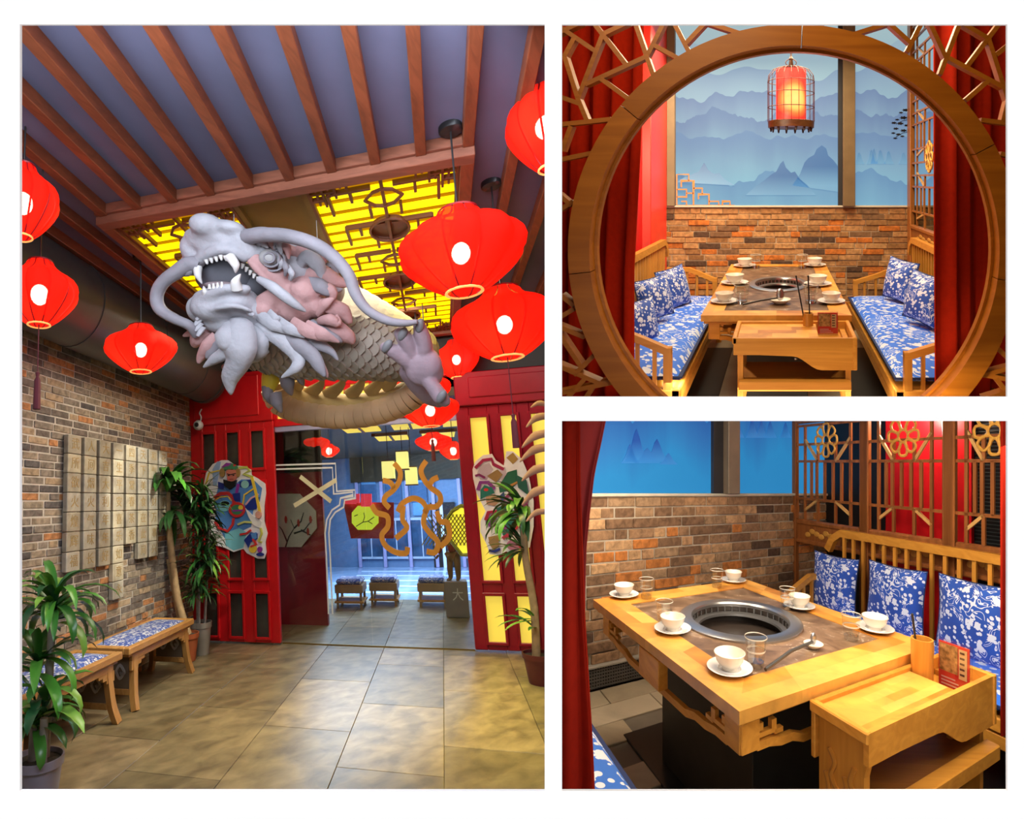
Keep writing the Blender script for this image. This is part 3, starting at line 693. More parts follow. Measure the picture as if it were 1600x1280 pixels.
rp = struct(MB().box((-2.6, 7.0, 0), (-1.75, 7.08, 1.95)).build('wall_inner', plain('inner_red', (0.22, 0.012, 0.02), 0.35), RA), 'dark red partition behind the glass holding a blossom picture')
MB().box((-2.6, 6.98, 1.95), (-1.75, 7.08, 2.75)).build('upper_panel', black, RA, rp, at=(-2, 7, 2))
mull = plain('facade_lilac', (0.36, 0.33, 0.55), 0.5)
fa = thing('reflected_street_front', RA, (-0.5, YB-0.2, 0), 'blue and lilac panelled street front built as the reflection in the glass', 'facade')
for i, x in enumerate((-2.4, -1.7, -1.0, -0.3, 0.4, 1.1, 1.8)):
    MB().box((x, YB-0.1, 0.0), (x+0.09, YB, 2.75), 0.01).build('pillar', mull, RA, fa, at=(x, YB, 0))
    if i % 2 == 0: MB().box((x+0.18, YB-0.06, 1.2), (x+0.6, YB-0.01, 2.4), 0.02).build('panel', plain('facade_blue', (0.12, 0.30, 0.52), 0.4), RA, fa, at=(x, YB, 1))
MB().box((0.9, YB-0.14, 0.9), (2.0, YB-0.02, 2.4), 0.02).build('lilac_panel', mull, RA, fa, at=(1, YB, 1))
for i, x in enumerate((-2.3, -1.6, -0.9, 0.5)):          # shop windows with pale frames
    MB().box((x, YB-0.05, 0.25), (x+0.58, YB-0.02, 1.1)).build('shop_window', plain('shop_glass', (0.03, 0.07, 0.14), 0.15, var=.6, scale=3), RA, fa, at=(x, YB, 0))
    MB().box((x, YB-0.08, 1.1), (x+0.58, YB-0.02, 1.16)).box((x, YB-0.08, 0.2), (x+0.58, YB-0.02, 0.25)).box((x+.27, YB-0.08, .25), (x+.30, YB-0.02, 1.1)).build('window_frame', plain('pale_frame', (.40, .48, .60), .5), RA, fa, at=(x, YB, 0))
    MB().box((x+.05, YB-0.07, 1.5), (x+0.5, YB-0.02, 2.0), .02).build('upper_panel', plain('deep_blue', (.05, .12, .24), .4), RA, fa, at=(x, YB, 0))
MB().box((-2.5, YB-0.12, 2.05), (2.6, YB-0.02, 2.7)).build('dark_fascia', plain('dark_olive', (.035, .03, .018), .5), RA, fa, at=(0, YB, 2))
MB().box((1.05, YB-0.18, 1.1), (1.7, YB-0.1, 2.1), .02).box((1.15, YB-0.2, 1.25), (1.6, YB-0.17, 1.95), .02).build('rose_panel', plain('rose_panel', (.42, .20, .34), .5), RA, fa, at=(1, YB, 1))
MB().box((-0.35, YB-0.08, 0), (0.3, YB-0.02, 1.5)).build('doorway', black, RA, fa, at=(0, YB, 0))
MB().box((-0.1, YB-0.12, 0), (-0.02, YB-0.05, 1.5)).build('door_edge', emis('door_daylight', (0.45, 0.65, 1.0), 0.9), RA, fa, at=(0, YB, 0))
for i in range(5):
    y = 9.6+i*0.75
    tag(MB().box((-2.2, y, 0.0), (1.6, y+0.12, 0.004)).build('reflection_stripe', plain('pale_stripe', (0.62, 0.74, 0.9), 0.3), RA), ['nearest', 'second', 'third', 'fourth', 'farthest'][i]+' pale stripe of the street reflection laid on the blue floor', 'marking', 'reflection stripes beyond the glass')
light('reflection_fill_light', 'AREA', RA, (-0.6, 11.2, 2.6), 700, (0.55, 0.75, 1.0), 3.0, 3.5, target=(-0.6, 11.2, 0))  # unseen lamp added to brighten the reflection parts
# yellow ceiling panels inside
ylit = emis('inner_yellow', (0.95, 0.65, 0.03), 0.9)
for i, (x, y) in enumerate(((-1.75, 6.5), (-1.0, 6.5), (-0.25, 6.5), (-1.6, 7.6), (-0.75, 7.6), (0.1, 7.6), (-1.2, 9.0), (-0.3, 9.0), (.6, 9.0))):
    t = thing('ceiling_panel', RA, (x, y, 2.66), 'small yellow backlit ceiling panel beyond the glass entrance', 'ceiling light', 'yellow panels beyond the glass')
    MB().box((x, y, 2.63), (x+0.62, y+0.9, 2.65)).build('diffuser', ylit, RA, t, at=(x, y, 2.74))
    MB().box((x-0.03, y-0.03, 2.61), (x+0.65, y, 2.66)).box((x+0.29, y, 2.61), (x+0.33, y+0.9, 2.63)).build('panel_frame', fret_m, RA, t, at=(x, y, 2.74))
# three square paper lamps
pl = emis('paper_lamp', (0.95, 0.90, 0.28), 1.0)
for i, (u, v) in enumerate(((607, 735), (629, 720), (643, 744))):
    p = PA(u, v, y=8.0+0.15*i); 
    t = thing('paper_lamp', RA, tuple(p), ['leftmost of three square yellow paper lamps beyond the glass', 'uppermost of three square yellow paper lamps beyond the glass', 'rightmost of three square yellow paper lamps beyond the glass'][i], 'lamp', 'square paper lamps beyond the glass')
    MB().box((p.x-0.1, p.y-0.1, p.z-0.13), (p.x+0.1, p.y+0.1, p.z+0.13), 0.01).build('lamp_shade', pl, RA, t, at=tuple(p))
    MB().box((p.x-0.108, p.y-0.108, p.z+0.125), (p.x+0.108, p.y+0.108, p.z+0.14)).box((p.x-0.108, p.y-0.108, p.z-0.14), (p.x+0.108, p.y+0.108, p.z-0.125)).build('lamp_frame', fret_m, RA, t, at=tuple(p))
    MB().tube([(p.x, p.y, p.z+0.14), (p.x, p.y, 2.66)], 0.006, 6).build('cord', black, RA, t, at=tuple(p))
def px_poly(o, s, pts, y): return [PA(o[0]+a/s, o[1]+b/s, y=y) for a, b in pts]
# octagonal picture of plum blossom
q = px_poly(zo2, zs2, [(15,490),(140,490),(235,590),(240,690),(150,800),(15,800)], 6.93)
t = thing('octagonal_picture', RA, tuple(q[0]), 'pale octagonal picture of a blossom branch on the dark red partition', 'picture')
MB().prism([(p.x, p.z) for p in q], 'xz', 6.93, 6.97).build('panel', plain('pale_silk', (0.42, 0.42, 0.33), 0.7), RA, t, at=tuple(q[0]))
for pts in ([(60,800),(80,740),(110,690),(90,640)], [(110,690),(150,650),(165,600)], [(110,720),(170,700),(215,640)], [(70,770),(40,700),(25,680)], [(150,700),(205,730)]):
    MB().tube(px_poly(zo2, zs2, pts, 6.925), [0.012, 0.009, 0.006, 0.004][:len(pts)], 5).build('branch', black, RA, t, at=tuple(q[0]))
for a, b in ((62, 640), (135, 660), (190, 710), (205, 640)):
    p = px_poly(zo2, zs2, [(a, b)], 6.92)[0]; MB().ell(tuple(p), (0.022, 0.006, 0.05), 8, 5).build('bird', plain('bird_red', (0.30, 0.03, 0.02), 0.6), RA, t, at=tuple(q[0]))
# green octagon sign on red board
q = px_poly(zo2, zs2, [(480,560),(560,560),(600,600),(600,660),(560,700),(480,700),(445,660),(445,600)], 8.9)
t = thing('octagonal_sign', RA, tuple(q[0]), 'lime green octagonal lit sign on a red board beyond the entrance', 'sign')
MB().prism([(p.x, p.z) for p in q], 'xz', 8.9, 8.93).build('face', emis('lime_sign', (0.55, 0.70, 0.04), 0.75), RA, t, at=tuple(q[0]))
b0 = px_poly(zo2, zs2, [(395,540),(690,540),(690,750),(440,750)], 8.95)
MB().prism([(p.x, p.z) for p in b0], 'xz', 8.95, 8.99).build('board', plain('sign_red', (0.40, 0.03, 0.02), 0.4), RA, t, at=tuple(q[0]))
for pts in ([(470,680),(510,655),(540,650),(575,625)], [(510,655),(520,625),(515,600)], [(540,650),(565,665)], [(460,620),(480,612)]):
    MB().tube(px_poly(zo2, zs2, pts, 8.89), 0.007, 5).build('branch', black, RA, t, at=tuple(q[0]))
for (a, b, c, d) in ((400,520,470,550), (470,490,490,545), (498,490,560,565)):
    r = px_poly(zo2, zs2, [(a,b),(c,b),(c,d),(a,d)], 8.85); MB().prism([(p.x, p.z) for p in r], 'xz', 8.85, 8.88).build('red_block', emis('red_block', (0.85, 0.05, 0.08), 0.6), RA, t, at=tuple(q[0]))
# glowing lattice window
q = px_poly(zo2, zs2, [(1080,560),(1130,570),(1170,640),(1170,800),(1130,845),(1085,845),(1010,750),(995,640),(1030,590)], 6.5)
t = thing('lattice_window', RA, tuple(q[0]), 'glowing yellow scalloped lattice window beside the right red door', 'window')
MB().prism([(p.x, p.z) for p in q], 'xz', 6.5, 6.53).build('backlight', emis('lattice_yellow', (1.0, 0.85, 0.05), 1.0), RA, t, at=tuple(q[0]))
la = MB()
for i in range(-4, 12):
    for sg in (-1, 1):
        a = 1000+i*22; b = 700
        r = px_poly(zo2, zs2, [(a-sg*60, b-90), (a+sg*60, b+90)], 6.49)
        la.bar(tuple(r[0]), tuple(r[1]), 0.012, 0.01, up=(0, 1, 0))
la.build('lattice', plain('olive_lattice', (0.25, 0.2, 0.02), 0.5), RA, t, at=tuple(q[0]))
MB().tube([tuple(p) for p in q], 0.025, 6, closed=True).build('rim', plain('rim_olive', (0.3, 0.32, 0.05), 0.4), RA, t, at=tuple(q[0]))
# plinth with the big character and bronze figure
pb = PA(716, 966, z=0); z_top = 0.46
t = thing('plinth', RA, tuple(pb), 'grey stone plinth with a pale character beyond the glass entrance', 'plinth')
MB().box((pb.x-0.17, pb.y, 0), (pb.x+0.17, pb.y+0.3, z_top), 0.01).build('block', plain('plinth_grey', (0.16, 0.14, 0.13), 0.5), RA, t, at=tuple(pb))
gv, gf = glyph('大', 0.17); MB().add([(pb.x+0.02+v.x, pb.y-0.006+v.z, z_top*0.62+v.y) for v in gv], gf).build('character', plain('pale_ink', (0.5, 0.5, 0.48), 0.5), RA, t, at=tuple(pb))
def skin_figure(name, mat, fr, parent, nodes, edges, sub=2):
    me = bpy.data.meshes.new(name); me.from_pydata([fr.L(Vector(n[0])) for n in nodes], edges, [])
    me.materials.append(mat)
    o = link(name, me, fr.O, parent)
    md = o.modifiers.new('skin', 'SKIN'); md.use_smooth_shade = True
    for i, n in enumerate(nodes): me.skin_vertices[0].data[i].radius = (n[1], n[1]); me.skin_vertices[0].data[i].use_root = (i == 0)
    o.modifiers.new('sub', 'SUBSURF').levels = sub; o.modifiers['sub'].render_levels = sub
    return o
fr = RA.rigid((pb.x, pb.y+0.15, z_top), 'plumb')
t = thing('figure', RA, (pb.x, pb.y+0.15, z_top), 'bronze figure in red-brown jacket and trousers standing on the plinth', 'statue')
brz = plain('bronze_cloth', (0.16, 0.085, 0.035), 0.4); jk = plain('jacket_red', (0.26, 0.03, 0.02), 0.5)
skin_figure('legs', brz, fr, t, [((0,0,0.36),0.07),((0.05,0,0.33),0.055),((0.06,-0.01,0.18),0.045),((0.055,0.0,0.03),0.035),((0.07,-0.06,0.018),0.025),((-0.05,0,0.33),0.055),((-0.06,-0.01,0.18),0.045),((-0.06,0,0.03),0.035),((-0.085,-0.06,0.018),0.025)], [(0,1),(1,2),(2,3),(3,4),(0,5),(5,6),(6,7),(7,8)], 1)
skin_figure('jacket', jk, fr, t, [((0,0,0.36),0.075),((0,0,0.46),0.08),((0,0,0.58),0.085),((0,0,0.64),0.04),((0.11,0,0.58),0.04),((0.15,0.0,0.47),0.033),((0.12,-0.07,0.40),0.026),((-0.11,0,0.58),0.04),((-0.16,0,0.47),0.033),((-0.19,-0.05,0.37),0.026)], [(0,1),(1,2),(2,3),(2,4),(4,5),(5,6),(2,7),(7,8),(8,9)], 1)
h = MB().ell((0, 0, 0.73), (0.05, 0.055, 0.068)).ell((0, -0.055, 0.725), (0.011, 0.015, 0.014), 8, 5).ell((0.05, 0, 0.73), (0.01, 0.015, 0.02), 8, 5).ell((-0.05, 0, 0.73), (0.01, 0.015, 0.02), 8, 5); h.build('head', brz, fr, t, smooth=60)
MB().ell((0, 0.012, 0.752), (0.055, 0.056, 0.055), 12, 7).build('hair', black, fr, t, smooth=60)
for sx, px_ in ((1, 0.12), (-1, -0.19)): 
    hd = MB().ell((px_, -0.08, 0.385 if sx > 0 else 0.35), (0.018, 0.026, 0.02), 8, 6)
    for f_ in range(4): hd.tube([(px_-0.012+f_*0.008, -0.1, 0.385 if sx > 0 else 0.345), (px_-0.012+f_*0.008, -0.118, 0.375 if sx > 0 else 0.325)], 0.0045, 5)
    hd.build('hand', brz, fr, t, smooth=60)
# ------------------------------------------------------------------ benches along the brick wall
oak = wood('bench_oak', (0.50, 0.27, 0.085), (0.38, 0.185, 0.05), 'y', 0.35, 12)
oakz = wood('bench_oak_z', (0.50, 0.27, 0.085), (0.38, 0.185, 0.05), 'z', 0.35, 12)
cloth = fabric_floral('bench_cloth', (0.035, 0.10, 0.42), (0.015, 0.05, 0.30), (0.60, 0.64, 0.72), 15, 0.55)
def bench(y0, y1, label, grp='lobby benches with blue cushions'):
    x0, x1, H = -3.23, -2.75, 0.475
    t = thing('bench', RA, ((x0+x1)/2, (y0+y1)/2, 0), label, 'bench', grp)
    c = ((x0+x1)/2, (y0+y1)/2, 0); L = lambda m, n, mat, **k: m.build(n, mat, RA, t, at=c, **k)
    m = MB()
    for (a, b, p, q) in ((x0, x0+.06, y0, y1), (x1-.06, x1, y0, y1), (x0+.06, x1-.06, y0, y0+.06), (x0+.06, x1-.06, y1-.06, y1)):
        m.box((a, p, H-0.055), (b, q, H), 0.008)
    m.box((x0+.03, y0+.03, H-0.075), (x1-.03, y1-.03, H-0.055)); L(m, 'seat_frame', oak)
    cu = MB()
    def cf(i, j):
        e = (1-abs(2*i-1)**6)*(1-abs(2*j-1)**6)
        return (x0+.055+(x1-x0-.11)*i, y0+.055+(y1-y0-.11)*j, H-0.015+0.04*e)
    cu.grid(cf, 10, 16); L(cu, 'cushion', cloth, smooth=60)
    for x in (x0+0.03, x1-0.055):                       # aprons with stepped corner brackets
        m = MB().box((x, y0+.08, H-0.115), (x+.025, y1-.08, H-0.07), 0.004); L(m, 'apron', oak)
        for (a, s) in ((y0+.09, 1), (y1-.09, -1)):
            m = MB().prism([(a-s*0.02, H-.115), (a+s*.17, H-.115), (a+s*.17, H-.135), (a+s*.12, H-.135), (a+s*.12, H-.16), (a+s*.075, H-.16), (a+s*.075, H-.185), (a-s*.02, H-.185)], 'yz', x, x+.025); L(m, 'bracket', oak)
    for sx, xx in ((-1, x0+0.055), (1, x1-0.055)):
        for sy, yy in ((-1, y0+.13), (1, y1-.13)):
            m = MB().path(spline([(xx, yy, H-0.07), (xx+sx*0.008, yy+sy*0.01, 0.28), (xx+sx*0.025, yy+sy*0.03, 0.12), (xx+sx*0.06, yy+sy*0.055, 0.0)], 4), 0.056, 0.05, up=(1, 0, 0)); L(m, 'leg', oakz)
    for yy in (y0+.11, y1-.11):
        L(MB().box((x0+.06, yy-.018, 0.10), (x1-.06, yy+.018, 0.145), 0.004), 'stretcher', oak)
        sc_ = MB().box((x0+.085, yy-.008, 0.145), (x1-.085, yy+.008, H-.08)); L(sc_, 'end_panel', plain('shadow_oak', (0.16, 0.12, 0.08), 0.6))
        for s in (-1, 1):
            mx = (x0+x1)/2
            for zz in (1, -1):
                yo = yy-.012 if yy < (y0+y1)/2+9 else yy
                L(MB().path(spline([(mx+s*.03, yo, .27), (mx+s*.07, yo, .27+.05*zz), (mx+s*.115, yo, .27), (mx+s*.09, yo, .25), (mx+s*.075, yo, .27)], 5), 0.02, 0.012, up=(0, 1, 0)), 'scroll', plain('scroll_pale', (0.42, 0.40, 0.38), 0.5))
    return t
bench(3.83, 4.95, 'oak bench with blue floral cushion, the farther one by the terracotta pot')
bench(2.62, 3.74, 'oak bench with blue floral cushion, the nearer one behind potted plant')
# small seats and tables beyond the glass
def stool(x, y, label):
    t = thing('dining_bench', RA, (x, y, 0), label, 'bench', 'low benches beyond the glass'); c = (x, y, 0)
    MB().box((x-.24, y, .22), (x+.24, y+.45, .34), .01).build('seat_box', plain('cart_wood', (.28, .19, .10), .4), RA, t, at=c)
    MB().box((x-.22, y+.02, .34), (x+.22, y+.43, .42), .03).build('cushion', cloth, RA, t, at=c)
    for a in (-.2, .2):
        for b in (.04, .41): MB().box((x+a-.02, y+b-.02, 0), (x+a+.02, y+b+.02, .22)).build('leg', plain('cart_wood', (.28, .19, .10), .4), RA, t, at=c)
    MB().box((x-.25, y-.01, .08), (x+.25, y+.46, .11), .005).build('base_board', oak, RA, t, at=c)
for (u, v, l) in ((600, 948, 'low bench with blue cushion left of the aisle beyond the glass'), (677, 950, 'low bench with blue cushion right of the aisle beyond the glass'), (546, 952, 'low bench with blue cushion near the white arch line')):
    p = PA(u, v, z=0); stool(p.x, p.y, l)
# faint chair behind the left pane
p = PA(455, 960, z=0); t = thing('wooden_chair', RA, tuple(p), 'slim wooden chair against the dark red partition behind glass', 'chair'); c = tuple(p); cm = plain('chair_red_wood', (.30, .10, .08), .4)
MB().box((p.x-.2, p.y, .43), (p.x+.2, p.y+.4, .47), .006).build('seat', cm, RA, t, at=c)
for a in (-.19, .16):
    for b in (0.0, .37): MB().box((p.x+a, p.y+b, 0), (p.x+a+.03, p.y+b+.03, .43)).build('leg', cm, RA, t, at=c)
MB().box((p.x-.2, p.y+.37, .47), (p.x-.17, p.y+.4, .9)).box((p.x+.17, p.y+.37, .47), (p.x+.2, p.y+.4, .9)).box((p.x-.2, p.y+.37, .82), (p.x+.2, p.y+.4, .9), .006).build('backrest', cm, RA, t, at=c)
# ------------------------------------------------------------------ track lights
tk = plain('track_black', (0.012, 0.012, 0.013), 0.4)
def track(u0, v0, u1, v1, heads, label):
    a, b = PA(u0, v0, z=3.36), PA(u1, v1, z=3.36); xm = (a.x+b.x)/2
    t = thing('track_light', RA, (xm, a.y, 3.36), label, 'track light', 'black track lights beside the duct')
    MB().box((xm-.025, a.y, 3.34), (xm+.025, b.y, 3.375), .003).build('rail', tk, RA, t, at=(xm, a.y, 3.36))
    for (u, v) in heads:
        h = PA(u, v, x=xm); 
        sp = MB().tube([(xm, h.y, 3.34), (xm, h.y, h.z+.12)], .012, 6).tube([(xm, h.y, h.z+.14), (xm-.012, h.y, h.z)], .04, 12).build('spot_head', tk, RA, t, at=(xm, h.y, h.z), smooth=40)
        MB().tube([(xm-.0121, h.y, h.z-.002), (xm-.0125, h.y, h.z-.006)], .034, 12).build('lens', emis('spot_lens', (1, .95, .85), 6), RA, sp, at=(xm, h.y, h.z))
        light('spot_beam', 'SPOT', RA, (xm-.02, h.y, h.z-.02), 14, (1, .93, .80), .02, target=(-2.85, h.y+.12, h.z-.55), spot=.8, blend=.3)
track(40, 372, 184, 456, [(153, 470)], 'black track with one lit spot near the left lanterns')
track(222, 483, 345, 568, [(300, 565), (337, 590)], 'black track with two lit spots behind the dragon beard')
# ------------------------------------------------------------------ red lanterns
m, nt, b_ = _nt('lantern_cloth'); MATS['lantern_cloth'] = lant_m = m
nt.nodes.remove(b_)
tr1 = N(nt, 'ShaderNodeBsdfTransparent'); tr1.inputs[0].default_value = (1, 0.72, 0.6, 1)
df = N(nt, 'ShaderNodeBsdfDiffuse'); df.inputs[0].default_value = (0.75, 0.012, 0.008, 1)
tl = N(nt, 'ShaderNodeBsdfTranslucent'); tl.inputs[0].default_value = (0.85, 0.03, 0.01, 1)
em = N(nt, 'ShaderNodeEmission'); em.inputs[0].default_value = (1.0, 0.012, 0.004, 1); em.inputs[1].default_value = 0.55
a1 = N(nt, 'ShaderNodeMixShader'); a1.inputs[0].default_value = 0.5
a2 = N(nt, 'ShaderNodeAddShader'); a3 = N(nt, 'ShaderNodeMixShader'); a3.inputs[0].default_value = 0.13
L_ = nt.links.new
L_(df.outputs[0], a1.inputs[1]); L_(tl.outputs[0], a1.inputs[2]); L_(a1.outputs[0], a2.inputs[0]); L_(em.outputs[0], a2.inputs[1])
L_(a2.outputs[0], a3.inputs[1]); L_(tr1.outputs[0], a3.inputs[2]); L_(a3.outputs[0], nt.nodes['Material Output'].inputs[0])
rib_m = plain('rib_wire', (0.22, 0.0, 0.005), 0.5); bulb_m = emis('bulb_glow', (1, 0.93, 0.85), 16); ring_m = emis('lit_ring', (1.0, 0.45, 0.12), 0.9)
LP = [(0.30, 0.5), (0.34, 0.475), (0.37, 0.43), (0.44, 0.38), (0.56, 0.32), (0.74, 0.255), (0.88, 0.19), (0.97, 0.11), (1.0, 0.02), (0.97, -0.07), (0.88, -0.16), (0.76, -0.25), (0.62, -0.34), (0.48, -0.42), (0.36, -0.475), (0.29, -0.5)]
def lantern(u, v, hw, hh, label, canopy=None, tassel=False, cord_top=HC, grp='red silk lanterns in the lobby', tdepth=None, H=0.436, rot=0.2):
    t_ = tdepth or H*FPX/hh
    P = Vector(((u-PPX)/FPX*t_, t_, -(v-PPY)/FPX*t_))
    lc = RA.loc(P); fr = RA.own(tuple(lc), KA)
    q = [fr.W((.3*math.cos(a), .3*math.sin(a), 0)) for a in [k*PI/24 for k in range(48)]]
    us = [PPX+FPX*p.x/p.y for p in q]; R = .3*2*hw/(max(us)-min(us))
    q = [fr.W((0, 0, z)) for z in (-.2, .2)]; H = .4*hh*.93/abs(FPX*(q[0].z/q[0].y-q[1].z/q[1].y))
    t = thing('red_lantern', fr, (0, 0, 0), label, 'lantern', grp)
    n = 64
    mm = MB(); mm.lathe([(r*R, z*H) for r, z in LP], n, (0, 0, 0), lobes=10, amp=0.15); mm.build('shade', lant_m, fr, t, smooth=50)
    rb = MB()
    for k in range(10):
        a = 2*PI*k/10
        rb.tube([(r*R*.86*math.cos(a), r*R*.86*math.sin(a), z*H) for r, z in LP], 0.0045, 5)
    rb.build('rib_wires', rib_m, fr, t)
    MB().lathe([(R*.29, -.495*H), (R*.30, -.51*H), (R*.27, -.52*H), (R*.25, -.50*H)], 24).build('bottom_ring', ring_m, fr, t, smooth=50)
    MB().lathe([(R*.31, .49*H), (R*.32, .51*H), (R*.29, .515*H)], 24).build('top_ring', rib_m, fr, t, smooth=50)
    MB().ell((0, 0, -0.01), (.046, .046, .056)).build('bulb', bulb_m, fr, t, smooth=60)
    MB().tube([(0, 0, .04), (0, 0, .1)], .018, 10).build('lamp_holder', tk, fr, t, smooth=50)
    top = (cord_top-lc.z)/KA[2]
    MB().tube([(0, 0, .1), (0, 0, top)], .005, 6).build('cord', tk, fr, t)
    if canopy: MB().lathe([(0, top-.03), (.055, top-.03), (.06, top-.025), (.06, top)], 24).build('canopy', tk, fr, t, smooth=40)
    if tassel:
        MB().tube([(0, 0, -.5*H), (0, 0, -.5*H-tassel)], .003, 5).lathe([(0.0, -.5*H-tassel), (.012, -.5*H-tassel-.01), (.008, -.5*H-tassel-.03), (.016, -.5*H-tassel-.05), (.019, -.5*H-tassel-.2), (0, -.5*H-tassel-.2)], 10).build('tassel', plain('tassel_maroon', (.09, .012, .02), .8), fr, t, smooth=40)
    return t
lantern(720, 393, 103, 134, 'large red lantern hanging right of the dragon, its canopy in view', True)
lantern(788, 505, 89, 114, 'red lantern at right, below the largest lantern, with long tassel', True, tassel=.33)
lantern(852, 196, 66, 142, 'red lantern cut by right edge of the lobby, highest of all')
lantern(36, 315, 61, 118, 'red lantern cut by left edge of the lobby, upper one', tdepth=2.55)
lantern(62, 458, 65, 105, 'red lantern at lower left with dark tassel against the bricks', tassel=.25, tdepth=2.75)
lantern(220, 545, 59, 76, 'red lantern in front of the grey duct, left of dragon', True, tdepth=3.85)
lantern(713, 561, 37, 62, 'small red lantern right of the dragon hand')
lantern(657, 608, 49, 56, 'red lantern half hidden behind the dragon hand', tdepth=5.0)
lantern(672, 640, 47, 56, 'lowest red lantern over the glass entrance with a tassel', tassel=.12, tdepth=4.8)
for (u, v, hw, hh, d, l) in ((493, 692, 23, 24, 7.0, 'leftmost small red lantern seen through the glass'), (514, 704, 17, 22, 7.6, 'second small red lantern seen through the glass'), (677, 690, 30, 30, 6.6, 'larger red lantern seen through the glass under the lowest lantern'), (708, 704, 22, 30, 6.9, 'rightmost red lantern seen through the glass')):
    lantern(u, v, hw, hh, l, cord_top=2.66, grp='red lanterns beyond the glass', tdepth=d)
# ------------------------------------------------------------------ dragon sculpture hung under the light box
DT = 3.05                                     # distance of the dragon's head from the front of the room
def DP(u, v, d=0.0):
    t = DT+d; return Vector(((u-PPX)/FPX*t, t, -(v-PPY)/FPX*t))
PXM = DT/FPX
clay = plain('pale_clay', (0.31, 0.31, 0.34), 0.7, var=0.2, scale=7, bump=0.25, bscale=40)
pink_clay = plain('pink_clay', (0.36, 0.205, 0.20), 0.7, var=0.25, scale=6, bump=0.25, bscale=40)
grey_clay = plain('grey_clay', (0.20, 0.19, 0.215), 0.7, var=0.2, scale=6, bump=0.2, bscale=30)
gold_clay = plain('gold_clay', (0.52, 0.36, 0.13), 0.6, var=0.2, scale=5, bump=0.2, bscale=30)
mouth_m = plain('mouth_dark', (0.075, 0.075, 0.09), 0.8, var=0.2)
drag = thing('dragon_sculpture', WD, DP(450, 470), 'grey clay dragon with open jaws, long whiskers and golden tail hung from ceiling', 'sculpture')
DC = tuple(DP(450, 470))
def dl(m, n, mat, smooth=60): return m.build(n, mat, WD, drag, at=DC, smooth=smooth)
def rotm(deg): return Matrix.Rotation(math.radians(-deg), 3, 'Y')
def blobs(name, mat, items, voxel=0.012, sm=8):
    """items: (u, v, depth, half width px, half height px, half depth m, turn) fused into one clay body"""
    m = MB()
    for it in items:
        if it[0] == 'cap':
            pts = [DP(a, b, c) for a, b, c, r in it[1]]; rs = [r*PXM for a, b, c, r in it[1]]
            if len(pts) > 2: rs = lerps(rs, (len(pts)-1)*4+1); pts = spline(pts, 4)
            m.tube(pts, rs, 12)
            m.ell(pts[0], (rs[0],)*3, 10, 7); m.ell(pts[-1], (rs[-1],)*3, 10, 7)
        else:
            u, v, d, a, b, c, *r = it
            m.ell(DP(u, v, d), (a*PXM, c, b*PXM), 16, 10, rotm(r[0]) if r else None)
    o = dl(m, name, mat, 180)
    r = o.modifiers.new('fuse', 'REMESH'); r.mode = 'VOXEL'; r.voxel_size = voxel; r.use_smooth_shade = True
    s = o.modifiers.new('soften', 'SMOOTH'); s.factor = 0.5; s.iterations = sm
    return o
def lock(pts, r, mat, name='mane_lock', flat=0.6, n=8):
    """flame-shaped tapering lock"""
    P = spline([DP(*p) for p in pts], 5); R = [x*PXM for x in lerps(r, len(P))]
    dl(MB().tube(P, R, n, flat=1.0 if flat == 1 else flat, up=(0, 1, 0)), name, mat, 70)
# upper skull, snout, nose, lips
blobs('head', clay, [
    (322, 352, -.18, 22, 18, .075, -10), (357, 355, -.16, 24, 11, .06, -8), (340, 372, -.10, 48, 17, .10, -6),
    (330, 385, -.08, 40, 16, .10, -20), (305, 392, -.08, 17, 26, .08, 20), (298, 415, -.06, 12, 17, .06, 10), (372, 378, -.09, 26, 16, .09, 10),
    ('cap', [(302, 420, -.11, 9), (318, 402, -.15, 9), (342, 391, -.17, 9), (366, 392, -.17, 9), (382, 402, -.14, 9)]),
    ('cap', [(378, 376, -.13, 14), (392, 392, -.10, 14), (404, 412, -.05, 13), (420, 432, 0, 12), (440, 452, .04, 10)]),
    (408, 375, .0, 30, 18, .13, 20), (440, 395, .06, 34, 26, .16, 30), (470, 425, .12, 42, 38, .18, 30), (500, 455, .2, 38, 34, .16, 20)])
blobs('cheek', pink_clay, [
    ('cap', [(376, 392, -.13, 5), (400, 418, -.12, 6), (420, 440, -.10, 6), (440, 462, -.06, 5)]),
    ('cap', [(396, 398, -.10, 9), (414, 420, -.08, 9), (436, 440, -.05, 8), (462, 458, 0, 8)]),
    (432, 470, -.02, 28, 20, .09, 20), (415, 486, -.05, 20, 16, .07), (462, 486, .0, 24, 24, .10, 30), (480, 455, .02, 24, 26, .10, 40), (446, 428, .0, 24, 14, .08, 35), (495, 478, .05, 18, 22, .09, 30),
    ('cap', [(398, 478, -.06, 9), (412, 466, -.08, 8), (432, 456, -.08, 6)]), ('cap', [(430, 385, -.03, 9), (452, 392, -.02, 10), (470, 400, .03, 9)])], 0.011, 5)
blobs('lower_jaw', clay, [
    (350, 470, -.10, 44, 20, .11, -6), (335, 482, -.12, 32, 22, .10, -10), (375, 474, -.10, 26, 24, .10, 20), (312, 484, -.08, 14, 22, .08, 10),
    ('cap', [(308, 474, -.16, 7), (330, 460, -.20, 8), (356, 451, -.20, 8), (384, 452, -.17, 8)]), ('cap', [(316, 492, -.17, 4), (340, 482, -.21, 5), (368, 478, -.21, 5), (392, 486, -.17, 4)]),
    (400, 492, -.05, 26, 18, .08, 25), (352, 506, -.06, 38, 18, .09, -10), (390, 520, -.02, 36, 26, .09, 30)])
dl(MB().ell(DP(352, 432, -.02), (44*PXM, .09, 32*PXM), 18, 10).ell(DP(398, 448, .02), (26*PXM, .07, 20*PXM), 14, 8, rotm(40)), 'mouth_cavity', mouth_m)
